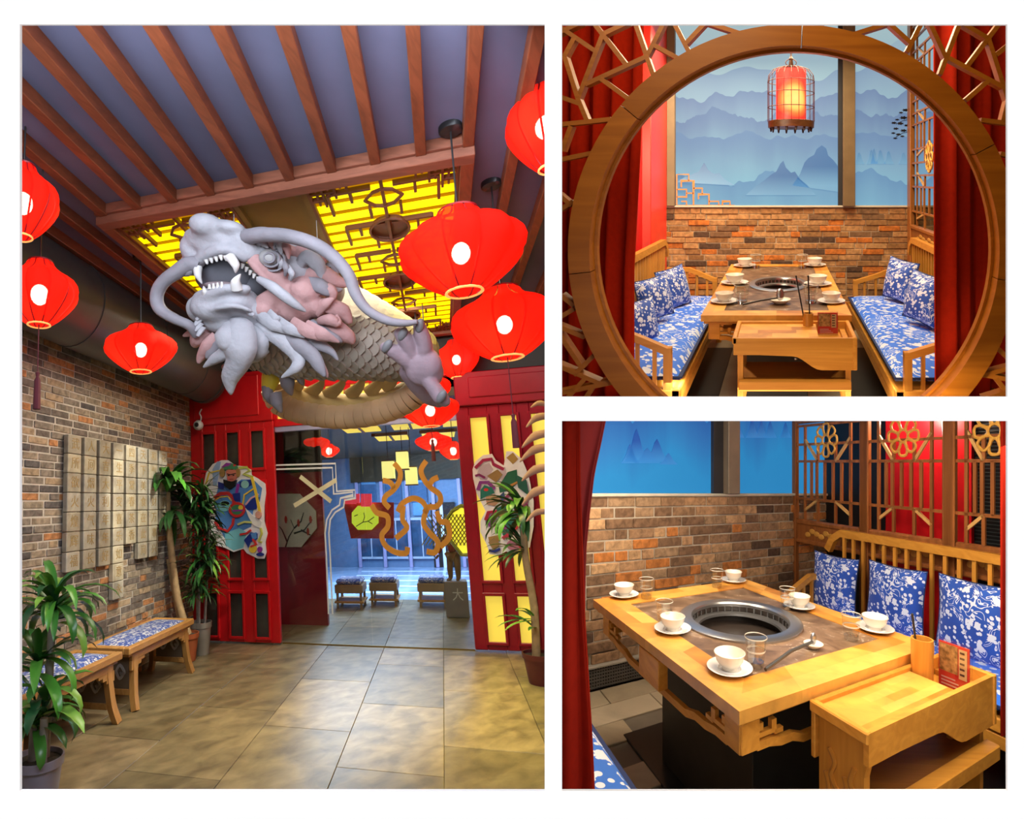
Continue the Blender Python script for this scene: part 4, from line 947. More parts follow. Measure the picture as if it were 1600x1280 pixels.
dl(MB().ell(DP(345, 446, -.10), (26*PXM, .06, 6*PXM), 14, 8), 'tongue', plain('tongue_clay', (.22, .17, .18), .7))
def fang(u, v, u2, v2, r, d=-.2, b=4): lock([(u, v, d), ((u+u2)/2+b, (v+v2)/2, d-.02), (u2, v2, d-.01)], [r, r*.75, .4], plain('tooth_clay', (.52, .51, .50), .6, bump=.1), 'fang', 1)
fang(360, 402, 368, 427, 7.5); fang(309, 418, 316, 444, 6, -.16, -3); fang(371, 452, 376, 428, 8, -.2, -5); fang(322, 462, 318, 447, 4.5, -.2, 0)
for i in range(6): lock([(322+i*7.5, 406-i*2.3+(i > 3)*3, -.19), (324+i*7.5, 413-i*2+(i > 3)*3, -.19)], [3.4, 1.2], MATS['tooth_clay'], 'tooth', 1, 6)
for i in range(7): lock([(380+i*6.0, 412+i*5.2, -.12), (378+i*6.0, 420+i*5.0, -.12)], [3.2, 1.2], MATS['tooth_clay'], 'tooth', 1, 6)
for i in range(4): lock([(328+i*6.5, 452-i*.5, -.22), (327+i*6.5, 444-i*1.2, -.22)], [3, 1.2], MATS['tooth_clay'], 'tooth', 1, 6)
for i in range(5): lock([(325+i*5, 440+i*3.4, -.02), (333+i*5, 434+i*3.2, -.06)], [3, 1.5], clay, 'gum_ridge', 1, 6)
# eye under a heavy brow
dl(MB().ell(DP(421, 403, -.10), (15*PXM, .04, 14*PXM), 16, 10), 'eyeball', plain('eye_clay', (.25, .24, .24), .5))
for r_ in (8, 13, 18):
    c = DP(421+(r_-8)*.6, 403+(r_-8)*.4, -.135+(r_-8)*.004); rr = r_*PXM
    dl(MB().tube([c+Vector((rr*math.cos(q*PI/8), 0, rr*.9*math.sin(q*PI/8))) for q in range(16)], 2.0*PXM, 6, closed=True), 'eye_ring', grey_clay)
for k_ in range(4): lock([(402+k_*13, 382+k_*1.5, -.10), (409+k_*13, 374+k_*4, -.12), (418+k_*11, 384+k_*7, -.10)], [6, 7, 1.5], pink_clay if k_ % 2 else clay, 'brow_lock')
for k_ in range(3): lock([(390+k_*5, 364+k_*4, -.12), (400+k_*5, 372+k_*4, -.13), (405+k_*7, 384+k_*2, -.12)], [6, 5, 1.2], clay, 'brow_lock')
for k_ in range(3): lock([(432+k_*9, 398+k_*9, -.09), (438+k_*9, 410+k_*9, -.11), (436+k_*9, 424+k_*7, -.08)], [4, 5, 2], grey_clay if k_ % 2 else clay, 'cheek_fold')
# whiskers
lock([(388, 370, -.14), (412, 367, -.20), (450, 369, -.24), (490, 381, -.26), (522, 402, -.26), (545, 430, -.26), (556, 460, -.26), (575, 485, -.26), (605, 501, -.26), (632, 505, -.25), (652, 503, -.24)], [12, 11, 10.5, 10, 9.5, 8.5, 8, 7, 6.5, 5.5, 3.5], grey_clay, 'whisker', 1, 12)
lock([(310, 415, -.14), (297, 413, -.16), (278, 424, -.18), (255, 441, -.2), (245, 462, -.2), (250, 483, -.2), (272, 498, -.2), (296, 509, -.18), (306, 526, -.14)], [13, 12, 10, 8.5, 8, 8, 7.5, 7, 4], grey_clay, 'whisker', 1, 12)
dl(MB().ell(DP(290, 421, -.16), (13*PXM, .03, 11*PXM)), 'nostril_curl', grey_clay)
lock([(404, 436, -.14), (425, 448, -.17), (446, 464, -.17), (464, 478, -.15), (478, 487, -.12)], [5, 8, 8, 6, 1.5], clay, 'cheek_whisker', .7)
# flame mane behind the cheek
for (pts, r, mt) in (
    ([(455, 405, 0), (478, 390, .0), (500, 400, .04), (498, 418, .06)], [10, 12, 14, 4], pink_clay), ([(465, 418, 0), (480, 402, -.04), (497, 415, -.03), (505, 440, .0)], [8, 12, 12, 3], clay),
    ([(478, 432, .02), (500, 425, .0), (520, 438, .02), (548, 446, .06)], [10, 13, 14, 2], pink_clay), ([(480, 440, 0), (500, 447, -.03), (514, 455, -.02), (535, 452, .02)], [9, 12, 9, 2], grey_clay),
    ([(492, 460, .0), (510, 450, -.02), (520, 458, -.02), (518, 475, .0)], [6, 9, 8, 2], pink_clay), ([(495, 480, .02), (512, 478, .0), (535, 488, .03), (548, 506, .05)], [9, 13, 14, 3], pink_clay),
    ([(496, 492, .0), (510, 474, -.04), (522, 466, -.04)], [5, 8, 1.5], pink_clay), ([(498, 502, .0), (515, 500, -.03), (528, 505, -.02), (526, 492, .0)], [6, 10, 7, 2], pink_clay),
    ([(500, 510, .04), (524, 515, .03), (545, 528, .05), (552, 538, .06)], [12, 16, 12, 2], pink_clay), ([(485, 505, .02), (505, 520, .0), (525, 530, .0), (535, 535, .02)], [8, 10, 7, 2], grey_clay),
    ([(440, 388, .06), (466, 380, .08), (490, 385, .1), (505, 405, .12)], [10, 14, 14, 4], pink_clay), ([(505, 425, .1), (520, 418, .1), (525, 440, .1)], [10, 10, 3], grey_clay)):
    lock(pts, r, mt)
# pale jaw spikes
for (a, b, c, d_, w) in ((404, 492, 452, 522, 9), (432, 500, 476, 528, 8), (456, 503, 512, 534, 9), (478, 508, 530, 535, 9), (420, 488, 440, 506, 6)):
    lock([(a, b, -.10), ((a+c)/2, (b+d_)/2+1, -.13), (c, d_, -.10)], [w, w*1.05, 1], clay if a < 450 else pink_clay, 'jaw_spike', .35)
# ruff of short points under the chin, then the beard
for i in range(13):
    a = math.radians(205-i*14.5); u, v = 354+40*math.cos(a), 500-26*math.sin(a)
    lock([(u, v, -.15), (354+50*math.cos(a), 502-34*math.sin(a)+9, -.17)], [5.5, 2.5], clay, 'chin_point', .6, 6)
for (pts, r, mt) in (
    ([(360, 505, -.1), (372, 520, -.16), (375, 545, -.17), (372, 565, -.16), (360, 590, -.14), (361, 617, -.12)], [10, 26, 26, 19, 14, 1.5], clay),
    ([(356, 508, -.14), (352, 522, -.2), (356, 540, -.2), (364, 556, -.16)], [10, 16, 14, 3], clay),
    ([(360, 530, -.16), (352, 550, -.17), (334, 562, -.16), (318, 574, -.15)], [12, 11, 8, 1.5], clay),
    ([(325, 505, -.08), (312, 518, -.1), (300, 520, -.1), (286, 525, -.1)], [10, 10, 7, 1.5], pink_clay), ([(320, 515, -.1), (308, 530, -.1), (302, 540, -.08)], [12, 12, 5], pink_clay),
    ([(340, 525, -.1), (325, 540, -.12), (314, 558, -.1), (310, 568, -.1)], [10, 11, 7, 2], pink_clay), ([(345, 535, -.12), (330, 552, -.12), (322, 560, -.12)], [8, 9, 2], grey_clay),
    ([(370, 560, -.1), (358, 572, -.1), (347, 574, -.1)], [8, 8, 3], pink_clay), ([(390, 520, -.08), (402, 535, -.1), (404, 555, -.08), (412, 545, -.04)], [16, 18, 12, 2], clay),
    ([(400, 505, -.06), (425, 520, -.08), (450, 540, -.08), (466, 560, -.08), (462, 575, -.1), (440, 590, -.1)], [12, 14, 13, 11, 9, 1.5], clay),
    ([(430, 515, -.06), (462, 535, -.08), (488, 556, -.08), (500, 575, -.08), (508, 589, -.08)], [10, 13, 12, 9, 1.5], grey_clay),
    ([(470, 530, -.04), (500, 540, -.06), (518, 550, -.06), (528, 563, -.06)], [10, 9, 6, 1.5], grey_clay), ([(470, 545, -.03), (495, 560, -.05), (508, 580, -.05), (512, 590, -.05)], [6, 6, 4, 1], pink_clay),
    ([(385, 540, -.04), (398, 556, -.06), (420, 548, -.04)], [12, 12, 2], clay)):
    lock(pts, r, mt, 'beard_lock')
# body: scaled trunk passing behind the head, then a golden coil hanging below
body_pts = [(390, 520, .35), (450, 538, .32), (520, 542, .30), (580, 545, .34), (632, 552, .46), (640, 545, .62), (600, 520, .78), (545, 488, .92), (500, 470, 1.0)]
P = spline([DP(*p) for p in body_pts], 8); R = [x*PXM for x in lerps([52, 54, 53, 50, 44, 42, 48, 50, 44], len(P))]
dl(MB().tube(P, R, 24), 'body', plain('scale_base', (.17, .15, .12), .7, var=.3, scale=3, bump=.2, bscale=40), 60)
scale_mesh = None
sc_m = plain('scale_clay', (0.235, 0.205, 0.165), 0.65, var=0.35, scale=2.5, bump=0.2, bscale=40)
for i in range(2, len(P)-2):                          # overlapping scales on the trunk's near side
    d = (P[i+1]-P[i-1]).normalized(); view = P[i].normalized(); x = d.cross(view).normalized(); y = -x.cross(d)
    if y.dot(P[i]) > 0: y = -y
    for k_ in range(-3, 4):
        a = k_*0.42+(0.21 if i % 2 else 0)
        if abs(a) > 1.35: continue
        c = P[i]+(y*math.cos(a)+x*math.sin(a))*R[i]*1.0
        nrm = (y*math.cos(a)+x*math.sin(a)); tx = d.cross(nrm).normalized(); w_ = R[i]*.27
        m = MB(); vs = []
        for q in range(10):
            t_ = 2*PI*q/10; s_ = math.sin(t_)
            vs.append(c+nrm*(.012+.014*s_)+tx*math.cos(t_)*w_+d*s_*w_*1.1)
        for q in range(10):
            t_ = 2*PI*q/10; vs.append(c-nrm*.02+tx*math.cos(t_)*w_+d*math.sin(t_)*w_*1.1)
        m.add(vs, [tuple(range(10))]+[(q, (q+1) % 10, 10+(q+1) % 10, 10+q) for q in range(10)])
        dl(m, 'scale', sc_m, 30)
# hanging coil
coil = [(438, 596, .55), (450, 620, .58), (490, 634, .6), (545, 640, .6), (600, 632, .6), (645, 612, .6), (668, 585, .62)]
P = spline([DP(*p) for p in coil], 8)
dl(MB().tube(P, [x*PXM for x in lerps([24, 30, 30, 29, 28, 26, 22], len(P))], 20), 'tail_coil', gold_clay, 60)
P2 = [p+Vector((0, -.11, -.035)) for p in P]
bel = plain('belly_clay', (.42, .27, .14), .65, var=.25, scale=4)
P2 = [p+Vector((0, -.045, -.035)) for p in P]
for i in range(1, len(P)-3, 2):
    seg = [P2[i]*.97+P2[i+1]*.03, P2[i+1], P2[i+2]*.97+P2[i+1]*.03]
    dl(MB().tube(seg, [25*PXM, 26*PXM, 25*PXM], 16), 'belly_plate', bel, 60)
for (a, b, c, d_) in ((452, 615, 474, 588), (480, 618, 506, 590), (510, 620, 540, 588), (545, 620, 568, 586), (575, 616, 598, 580), (600, 608, 622, 572)):
    lock([(a, b, .55), ((a+c)/2+6, (b+d_)/2, .52), (c, d_, .5)], [15, 9, 1], gold_clay, 'crest_fin', .3)
# golden foot with grey claws, left
foot = plain('gold_foot', (.58, .43, .03), .5, var=.2)
blobs('foot', foot, [('cap', [(428, 570, .3, 14), (424, 590, .28, 15), (420, 606, .27, 11)]), ('cap', [(446, 572, .32, 14), (450, 586, .3, 10)]), ('cap', [(468, 576, .32, 10), (473, 588, .31, 7)])], .01, 4)
for (a, b, c, d_, r) in ((418, 604, 424, 632, 9), (448, 585, 456, 618, 12), (470, 584, 474, 602, 7), (430, 615, 440, 645, 10)):
    lock([(a, b, .26), ((a+c)/2-2, (b+d_)/2, .25), (c, d_, .27)], [r, r*.9, 1.5], grey_clay, 'claw', 1)
# raised hand: forearm, palm, four thick fingers with nails
skin_h = plain('hand_clay', (.23, .17, .20), .65, var=.2, bump=.2, bscale=40)
blobs('hand', skin_h, [(662, 573, -.12, 28, 30, .06, -10), (650, 566, -.10, 22, 20, .05), (676, 586, -.10, 16, 22, .05, -20),
    ('cap', [(645, 572, -.12, 12), (630, 560, -.15, 11), (614, 548, -.17, 11), (603, 543, -.17, 9)]),
    ('cap', [(650, 562, -.12, 11), (641, 545, -.15, 11), (632, 528, -.17, 12), (626, 521, -.17, 10)]),
    ('cap', [(664, 558, -.12, 12), (664, 538, -.15, 11), (658, 519, -.17, 11), (655, 508, -.17, 9)]),
    ('cap', [(668, 592, -.12, 12), (678, 606, -.15, 11), (688, 620, -.16, 12), (695, 627, -.16, 9)]),
    ('cap', [(640, 580, -.04, 16), (655, 600, .02, 17), (672, 618, .08, 16), (686, 628, .10, 10)])], .008, 4)
nail = plain('nail_clay', (.13, .13, .14), .5)
for (u, v, a) in ((605, 541, -30), (629, 522, -22), (656, 509, -10), (690, 620, 150)):
    dl(MB().ell(DP(u, v, -.205), (6.5*PXM, .02, 11*PXM), 12, 8, rotm(a)), 'nail', nail)
# two thin hanging wires
for (u, v, d) in ((366, 330, .2), (497, 370, .3)):
    a = RA.loc(DP(u, v+30, d)); dl(MB().tube([DP(u, v+30, d), RA.W((a.x, a.y, HC))], .0025, 5), 'hanging_wire', plain('wire', (.3, .3, .3), .4))
# ------------------------------------------------------------------ potted plants
leaf_a = randcol('leaf_green', [(0, (0.035, 0.16, 0.025)), (0.35, (0.07, 0.26, 0.03)), (0.6, (0.02, 0.10, 0.035)), (0.8, (0.16, 0.34, 0.05))], rough=0.35, nscale=3, namp=0.35, bump=0.1, spec=0.5)
leaf_b = randcol('leaf_dark', [(0, (0.015, 0.06, 0.015)), (0.4, (0.03, 0.11, 0.02)), (0.75, (0.06, 0.19, 0.03))], rough=0.35, nscale=3, namp=0.35, bump=0.1, spec=0.5)
cane = plain('cane_bark', (0.36, 0.24, 0.12), 0.8, var=0.3, scale=14, bump=0.4)
grey_cane = plain('grey_bark', (0.30, 0.27, 0.24), 0.85, var=0.3, scale=14, bump=0.4)
soil = plain('soil', (0.05, 0.04, 0.03), 0.95, bump=0.8, scale=40)
def leaf_pts(m, fr0, base, az, el, L, W, droop, n=7, twist=0.0):
    """strap leaf: folded ribbon that rises, then arches over"""
    p = Vector(base); e = el; rows = []
    for i in range(n+1):
        s_ = i/n; w_ = W*(0.30+1.1*math.sin(PI*min(1, s_*.95+.05))**.8)*(1 if s_ < .97 else .1)
        d = Vector((math.cos(az)*math.cos(e), math.sin(az)*math.cos(e), math.sin(e)))
        sd = Vector((-math.sin(az), math.cos(az), 0)); up = sd.cross(d)*-1
        rows.append((p-sd*w_/2+up*.18*w_, p.copy(), p+sd*w_/2+up*.18*w_))
        p = p+d*L/n; e -= droop*(0.4+1.2*s_)/n
    vs = [q for r in rows for q in r]; fs = []
    for i in range(n): fs += [(3*i, 3*i+1, 3*i+4, 3*i+3), (3*i+1, 3*i+2, 3*i+5, 3*i+4)]
    m.add(vs, fs)
def pot(parent, fr, R, H, mat, c):
    MB().lathe([(0, 0), (R*.72, 0), (R*.74, .01), (R*.93, H*.82), (R*1.0, H*.83), (R*1.02, H), (R*.95, H), (R*.93, H*.9), (0, H*.9)], 32).build('pot', mat, fr, parent, smooth=35)
    MB().lathe([(0, H*.905), (R*.92, H*.9)], 24).build('soil', soil, fr, parent)
def crown(fr, parent, base, n, L, W, mat, el=(.2, 1.3), droop=(1.6, 2.6), az=None, name='leaf'):
    for i in range(n):
        m = MB(); a = 2*PI*(i*.382)+random.uniform(-.3, .3) if az is None else random.uniform(*az)
        l = L*random.uniform(.75, 1.1)
        b = Vector(base)+Vector((0, 0, random.uniform(-.10, .04)))
        leaf_pts(m, fr, b, a, random.uniform(*el), l, W*random.uniform(.8, 1.1), random.uniform(*droop))
        m.build(name, mat, fr, parent, at=tuple(b), smooth=60)
# near plant, lower left corner
lc = RA.at(58, 1262, z=0)
fr = RA.own(tuple(lc), KA)
t = thing('potted_dracaena', fr, (0, 0, 0), 'leafy dracaena in mauve grey pot at lower left of the lobby', 'plant')
pot(t, fr, .13, .25, plain('mauve_pot', (.22, .20, .26), .35), (0, 0, 0))
for (x, y, h, dx) in ((-.035, 0, .40, .0), (.045, -.03, .45, .01), (.0, .05, .88, .03)):
    MB().tube([(x, y, .2), (x+dx*.5, y, h*.6), (x+dx, y, h)], [.026, .024, .02], 10).build('cane', grey_cane, fr, t, at=(x, y, .2), smooth=60)
for (b, n, L, W) in (((-.02, 0, .46), 17, .33, .045), ((.055, -.03, .55), 15, .32, .05), ((.04, .05, 1.0), 44, .38, .040), ((-.03, .02, .74), 20, .34, .046)): crown(fr, t, b, n, L, W, leaf_a, el=(.0, 1.35), droop=(1.7, 3.0))
# tall cane plant in a terracotta pot by the far corner
lc = RA.at(290, 1032, z=0); fr = RA.own(tuple(lc), KA)
t = thing('potted_cane_plant', fr, (0, 0, 0), 'tall bare-caned plant with drooping crown in a terracotta pot', 'plant')
pot(t, fr, .14, .27, plain('terracotta', (.38, .10, .035), .7), (0, 0, 0))
MB().tube(spline([(.03, 0, .25), (-.08, 0, .6), (-.15, .02, 1.0), (-.20, .03, 1.40)], 4), lerps([.042, .04, .038, .034], 13), 12).build('cane', cane, fr, t, at=(.05, 0, .25), smooth=60)
MB().tube(spline([(-.04, .03, .25), (-.12, .03, .6), (-.20, .04, 1.0)], 4), .03, 10).build('cane', cane, fr, t, at=(-.03, .03, .25), smooth=60)
crown(fr, t, (-.20, .03, 1.74), 40, .56, .062, leaf_b, el=(-.3, 1.2), droop=(1.9, 3.2)); crown(fr, t, (-.20, .0, 1.78), 12, .5, .06, leaf_a, el=(.1, 1.0), droop=(1.9, 3.0))
crown(fr, t, (-.13, .03, 1.5), 16, .45, .055, leaf_b, el=(-.4, .6), droop=(1.4, 2.4))
MB().tube([(-.20, .03, 1.36), (-.20, .03, 1.78)], .03, 8).build('cane_top', cane, fr, t, at=(-.17, .03, 1.4))
# bushy plant in a grey pot against the red door
lc = RA.at(314, 1022, z=0); fr = RA.own(tuple(lc), KA)
t = thing('potted_bush', fr, (0, 0, 0), 'bushy narrow-leaved plant in grey pot in front of left red door', 'plant')
pot(t, fr, .12, .33, plain('grey_pot', (.22, .20, .17), .6), (0, 0, 0))
for (x, y, h) in ((-.03, 0, 1.7), (.04, .02, 1.4), (.0, -.04, 1.1)): MB().tube([(x, y, .3), (x*2.5+.03, y-.02, h)], [.016, .01], 8).build('stem', grey_cane, fr, t, at=(x, y, .3))
fo = MB()
for i in range(330):
    z = random.uniform(.62, 1.75); r = random.uniform(0, .10+.05*math.sin(z*3))
    a = random.uniform(0, 2*PI)
    leaf_pts(fo, fr, (.04+r*math.cos(a)+.08*(z-.6)*.5, r*math.sin(a)-.08, z), random.uniform(0, 2*PI), random.uniform(-.5, 1.0), random.uniform(.18, .36), .021, random.uniform(.8, 2.2), 4)
o = fo.build('foliage', leaf_b, fr, t, smooth=60); o['kind'] = 'stuff'
crown(fr, t, (.06, -.06, 1.45), 18, .42, .036, leaf_b, el=(-.2, .9), droop=(.8, 2.0)); crown(fr, t, (.10, -.05, 1.0), 16, .40, .03, leaf_a, el=(-.3, .9), droop=(.8, 2.2)); crown(fr, t, (.05, -.05, .6), 10, .3, .025, leaf_a, el=(.2, 1.2), droop=(1., 2.4))
# plant in a dark pot at the right edge
lc = RA.at(846, 1068, z=0); fr = RA.own(tuple(lc), KA)
t = thing('potted_yucca', fr, (0, 0, 0), 'spiky dark-leaved plant in a dark red pot at right edge', 'plant')
pot(t, fr, .13, .24, plain('dark_pot', (.09, .012, .015), .5), (0, 0, 0))
MB().tube(spline([(-.02, 0, .2), (0, 0, .6), (-.03, 0, 1.0), (-.02, 0, 1.35)], 4), lerps([.035, .033, .03, .025], 13), 10).build('cane', cane, fr, t, at=(0, 0, .2), smooth=60)
crown(fr, t, (-.03, 0, 1.12), 14, .40, .03, leaf_b, el=(-.2, 1.2), droop=(.4, 1.4), az=(1.6, 4.6)); crown(fr, t, (-.02, 0, 1.42), 30, .42, .05, leaf_b, el=(-.3, 1.2), droop=(1., 2.2), az=(1.6, 4.8)); crown(fr, t, (0, 0, .52), 7, .34, .03, leaf_a, el=(-.1, .8), droop=(.4, 1.4), az=(1.8, 4.5))
# pinkish palm fronds close by at the right edge
t = thing('palm_fronds', RA, tuple(RA.at(858, 720, y=4.6)), 'curved pinkish beige palm fronds reaching in from the right edge', 'plant')
pf = plain('dry_frond', (.28, .16, .135), .6, var=.2)
c = RA.at(858, 720, y=4.6)
for (a, b, u, v, w_) in ((866, 636, 829, 637, .036), (866, 650, 822, 668, .05), (866, 676, 815, 700, .056), (866, 698, 812, 722, .056), (866, 730, 815, 752, .056), (866, 762, 815, 790, .056), (866, 800, 822, 815, .04)):
    p0, p1 = RA.at(a, b, y=4.6), RA.at(u, v, y=4.55); mid = (p0+p1)/2+Vector((-.02, 0, .035))
    MB().tube(spline([p0, mid, p1], 6), lerps([w_*.5, w_*.6, .004], 13), 8, flat=.35, up=(0, 1, 0)).build('frond', pf, RA, t, at=tuple(c), smooth=60)
MB().tube([tuple(RA.at(866, 620, y=4.62)), tuple(RA.at(867, 815, y=4.62))], .012, 8).build('stalk', pf, RA, t, at=tuple(c))
# =================================================================== ROOM B : booth behind the round gate
ROOM['cur'] = 'B'
def PB(u, v, **k): return RB.at(u, v, **k)
YW = 5.95
KB = (1, 1, 1)
bm_brick = randcol('booth_brick', [(0, (0.30, 0.155, 0.06)), (0.18, (0.44, 0.24, 0.10)), (0.42, (0.36, 0.18, 0.07)), (0.56, (0.50, 0.16, 0.03)), (0.74, (0.20, 0.11, 0.055)), (0.84, (0.46, 0.26, 0.11)), (0.94, (0.09, 0.05, 0.03))], nscale=26, namp=0.35, bump=0.5)
bmort = plain('booth_mortar', (0.42, 0.33, 0.23), 0.95, bump=0.2, scale=30)
wb = struct(MB().box((-1.6, YW, 0.0), (1.6, YW+0.1, 1.30)).build('wall_booth_back', bmort, RB), 'narrow brick lower wall at the end of the round gate booth')
brick_wall(wb, RB, 'y', YW, -1.35, 1.6, 0.0, 1.285, 0.225, 0.061, bm_brick, thick=0.01, proud=0.016, flip=-1)
MB().box((-1.6, YW-0.03, 1.285), (1.6, YW+0.1, 1.305), 0.003).build('sill', plain('sill_white', (0.6, 0.55, 0.45), 0.5), RB, wb, at=(0, YW, 1.3))
struct(MB().box((-2.4, 3.4, -0.06), (2.4, YW+0.1, 0)).build('floor_booth', plain('booth_floor', (0.34, 0.29, 0.20), 0.5, var=0.25, scale=4), RB), 'greyish beige stone floor of the round gate booth', 'floor')
# printed landscape of misty mountains on the upper wall (flat print)
def print_ink(name, c, e, base=None, h=.15):
    """printed peak: dark ink at the top that dissolves into the print's own mist at its foot"""
    m, nt, b = _nt(name); tc = N(nt, 'ShaderNodeTexCoord'); sx = N(nt, 'ShaderNodeSeparateXYZ'); nt.links.new(tc.outputs['Object'], sx.inputs[0])
    g = N(nt, 'ShaderNodeMapRange'); g.inputs['From Max'].default_value = h; nt.links.new(sx.outputs['Z'], g.inputs['Value'])
    mx = N(nt, 'ShaderNodeMix', data_type='RGBA'); mx.inputs['A'].default_value = (*(base or c), 1); mx.inputs['B'].default_value = (*c, 1); nt.links.new(g.outputs[0], mx.inputs['Factor'])
    dk = N(nt, 'ShaderNodeMix', data_type='RGBA'); dk.inputs['Factor'].default_value = .6; dk.inputs['B'].default_value = (0, 0, 0, 1); nt.links.new(mx.outputs['Result'], dk.inputs['A'])
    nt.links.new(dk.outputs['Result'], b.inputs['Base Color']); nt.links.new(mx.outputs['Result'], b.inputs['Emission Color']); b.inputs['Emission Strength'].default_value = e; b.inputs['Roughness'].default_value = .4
    return m
def mural(name, sky_top, sky_low, ranges, emit):
    """ranges: (base height, amplitude, frequency, seed, colour, fade depth)"""
    m, nt, b = _nt(name); L = nt.links.new
    tc = N(nt, 'ShaderNodeTexCoord'); sx = N(nt, 'ShaderNodeSeparateXYZ'); L(tc.outputs['Object'], sx.inputs[0])
    g = N(nt, 'ShaderNodeMapRange'); g.inputs['From Min'].default_value = 0; g.inputs['From Max'].default_value = 2.0; L(sx.outputs['Z'], g.inputs['Value'])
    mx = N(nt, 'ShaderNodeMix', data_type='RGBA'); mx.inputs['A'].default_value = (*sky_low, 1); mx.inputs['B'].default_value = (*sky_top, 1)
    L(g.outputs[0], mx.inputs['Factor']); cur = mx.outputs['Result']
    for (h, a, f, seed, col, fade, det) in ranges:
        n = N(nt, 'ShaderNodeTexNoise', noise_dimensions='1D'); n.inputs['Scale'].default_value = f; n.inputs['Detail'].default_value = det; n.inputs['Roughness'].default_value = 0.5
        ad = N(nt, 'ShaderNodeMath', operation='ADD'); ad.inputs[1].default_value = seed; L(sx.outputs['X'], ad.inputs[0]); L(ad.outputs[0], n.inputs['W'])
        hh = N(nt, 'ShaderNodeMath', operation='MULTIPLY_ADD'); hh.inputs[1].default_value = a; hh.inputs[2].default_value = h-a*0.5; L(n.outputs['Fac'], hh.inputs[0])
        dd = N(nt, 'ShaderNodeMath', operation='SUBTRACT'); L(hh.outputs[0], dd.inputs[0]); L(sx.outputs['Z'], dd.inputs[1])
        on = N(nt, 'ShaderNodeMath', operation='GREATER_THAN'); on.inputs[1].default_value = 0; L(dd.outputs[0], on.inputs[0])
        fd = N(nt, 'ShaderNodeMapRange'); fd.inputs['From Min'].default_value = 0; fd.inputs['From Max'].default_value = fade; fd.inputs['To Min'].default_value = 1; fd.inputs['To Max'].default_value = 0; L(dd.outputs[0], fd.inputs['Value'])
        fm = N(nt, 'ShaderNodeMath', operation='MULTIPLY'); L(on.outputs[0], fm.inputs[0]); L(fd.outputs[0], fm.inputs[1])
        mx = N(nt, 'ShaderNodeMix', data_type='RGBA'); mx.inputs['B'].default_value = (*col, 1); L(cur, mx.inputs['A']); L(fm.outputs[0], mx.inputs['Factor']); cur = mx.outputs['Result']
    dk = N(nt, 'ShaderNodeMix', data_type='RGBA'); dk.inputs['Factor'].default_value = .75; dk.inputs['B'].default_value = (0, 0, 0, 1); L(cur, dk.inputs['A'])
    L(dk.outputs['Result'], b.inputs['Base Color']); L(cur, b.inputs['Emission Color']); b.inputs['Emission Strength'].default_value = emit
    b.inputs['Roughness'].default_value = 0.8; b.inputs['Specular IOR Level'].default_value = .1
    return m
mur = mural('mural_print', (0.40, 0.56, 0.60), (0.20, 0.44, 0.60),
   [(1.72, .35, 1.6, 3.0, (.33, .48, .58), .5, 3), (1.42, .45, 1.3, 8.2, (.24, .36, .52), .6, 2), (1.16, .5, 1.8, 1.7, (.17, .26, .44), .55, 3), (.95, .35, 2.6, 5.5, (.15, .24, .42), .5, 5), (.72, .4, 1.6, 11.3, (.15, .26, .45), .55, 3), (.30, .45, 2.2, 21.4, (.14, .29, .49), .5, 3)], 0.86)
mr_ = thing('mural', RB, (-1.1, YW+0.02, 1.305), 'misty blue mountain print on the upper wall behind the booth table', 'mural', kind='structure')
MB().box((-1.13, YW+0.01, 1.305), (0.60, YW+0.03, 3.4)).build('print_panel', mur, RB, mr_, at=(-1.13, YW, 1.305))
MB().box((0.74, YW+0.01, 1.305), (1.7, YW+0.03, 3.4)).build('print_panel', mur, RB, mr_, at=(-1.13, YW, 1.305))
# karst peaks and pine printed at the right
pk = print_ink('print_ink', (.065, .16, .34), .86, (.155, .34, .52), .20); tn = plain('print_black', (.01, .012, .02), .4)
for (u, v, w, h) in ((1343, 256, 8, 18), (1362, 256, 8, 22), (1366, 256, 6, 24), (1376, 256, 8, 22), (1389, 256, 8, 20), (1412, 256, 8, 18)):
    q = [PB(u-w, v, y=YW), PB(u-w*.5, v-h*.45, y=YW), PB(u-w*.3, v-h*.9, y=YW), PB(u, v-h, y=YW), PB(u+w*.25, v-h*.8, y=YW), PB(u+w*.5, v-h*.4, y=YW), PB(u+w, v, y=YW)]
    MB().prism([(p.x, p.z) for p in q], 'xz', YW+.002, YW+.009).build('printed_peak', pk, RB, mr_, at=tuple(q[0]))
for (u, v, w) in ((1415, 172, 6), (1408, 176, 4), (1412, 184, 7), (1402, 187, 4), (1397, 192, 5), (1407, 193, 6), (1417, 196, 5), (1400, 201, 5), (1412, 204, 6), (1396, 208, 4), (1404, 210, 5), (1399, 216, 4), (1410, 213, 4)):
    q = [PB(u+w*math.cos(k*PI/7)*(1 if k % 2 else .62), v+w*.42*math.sin(k*PI/7)*(1 if k % 2 else .6), y=YW) for k in range(14)]
    MB().prism([(p.x, p.z) for p in q], 'xz', YW+.002, YW+.009).build('printed_pine', tn, RB, mr_, at=tuple(q[0]))
q = [PB(*c, y=YW+.004) for c in ((1424, 186), (1410, 189), (1400, 194))]; MB().path(q, .006, .006, up=(0, 1, 0)).build('printed_branch', tn, RB, mr_, at=tuple(q[0]))
q = [PB(*c, y=YW+.004) for c in ((1424, 205), (1410, 208), (1400, 214))]; MB().path(q, .006, .006, up=(0, 1, 0)).build('printed_branch', tn, RB, mr_, at=tuple(q[0]))
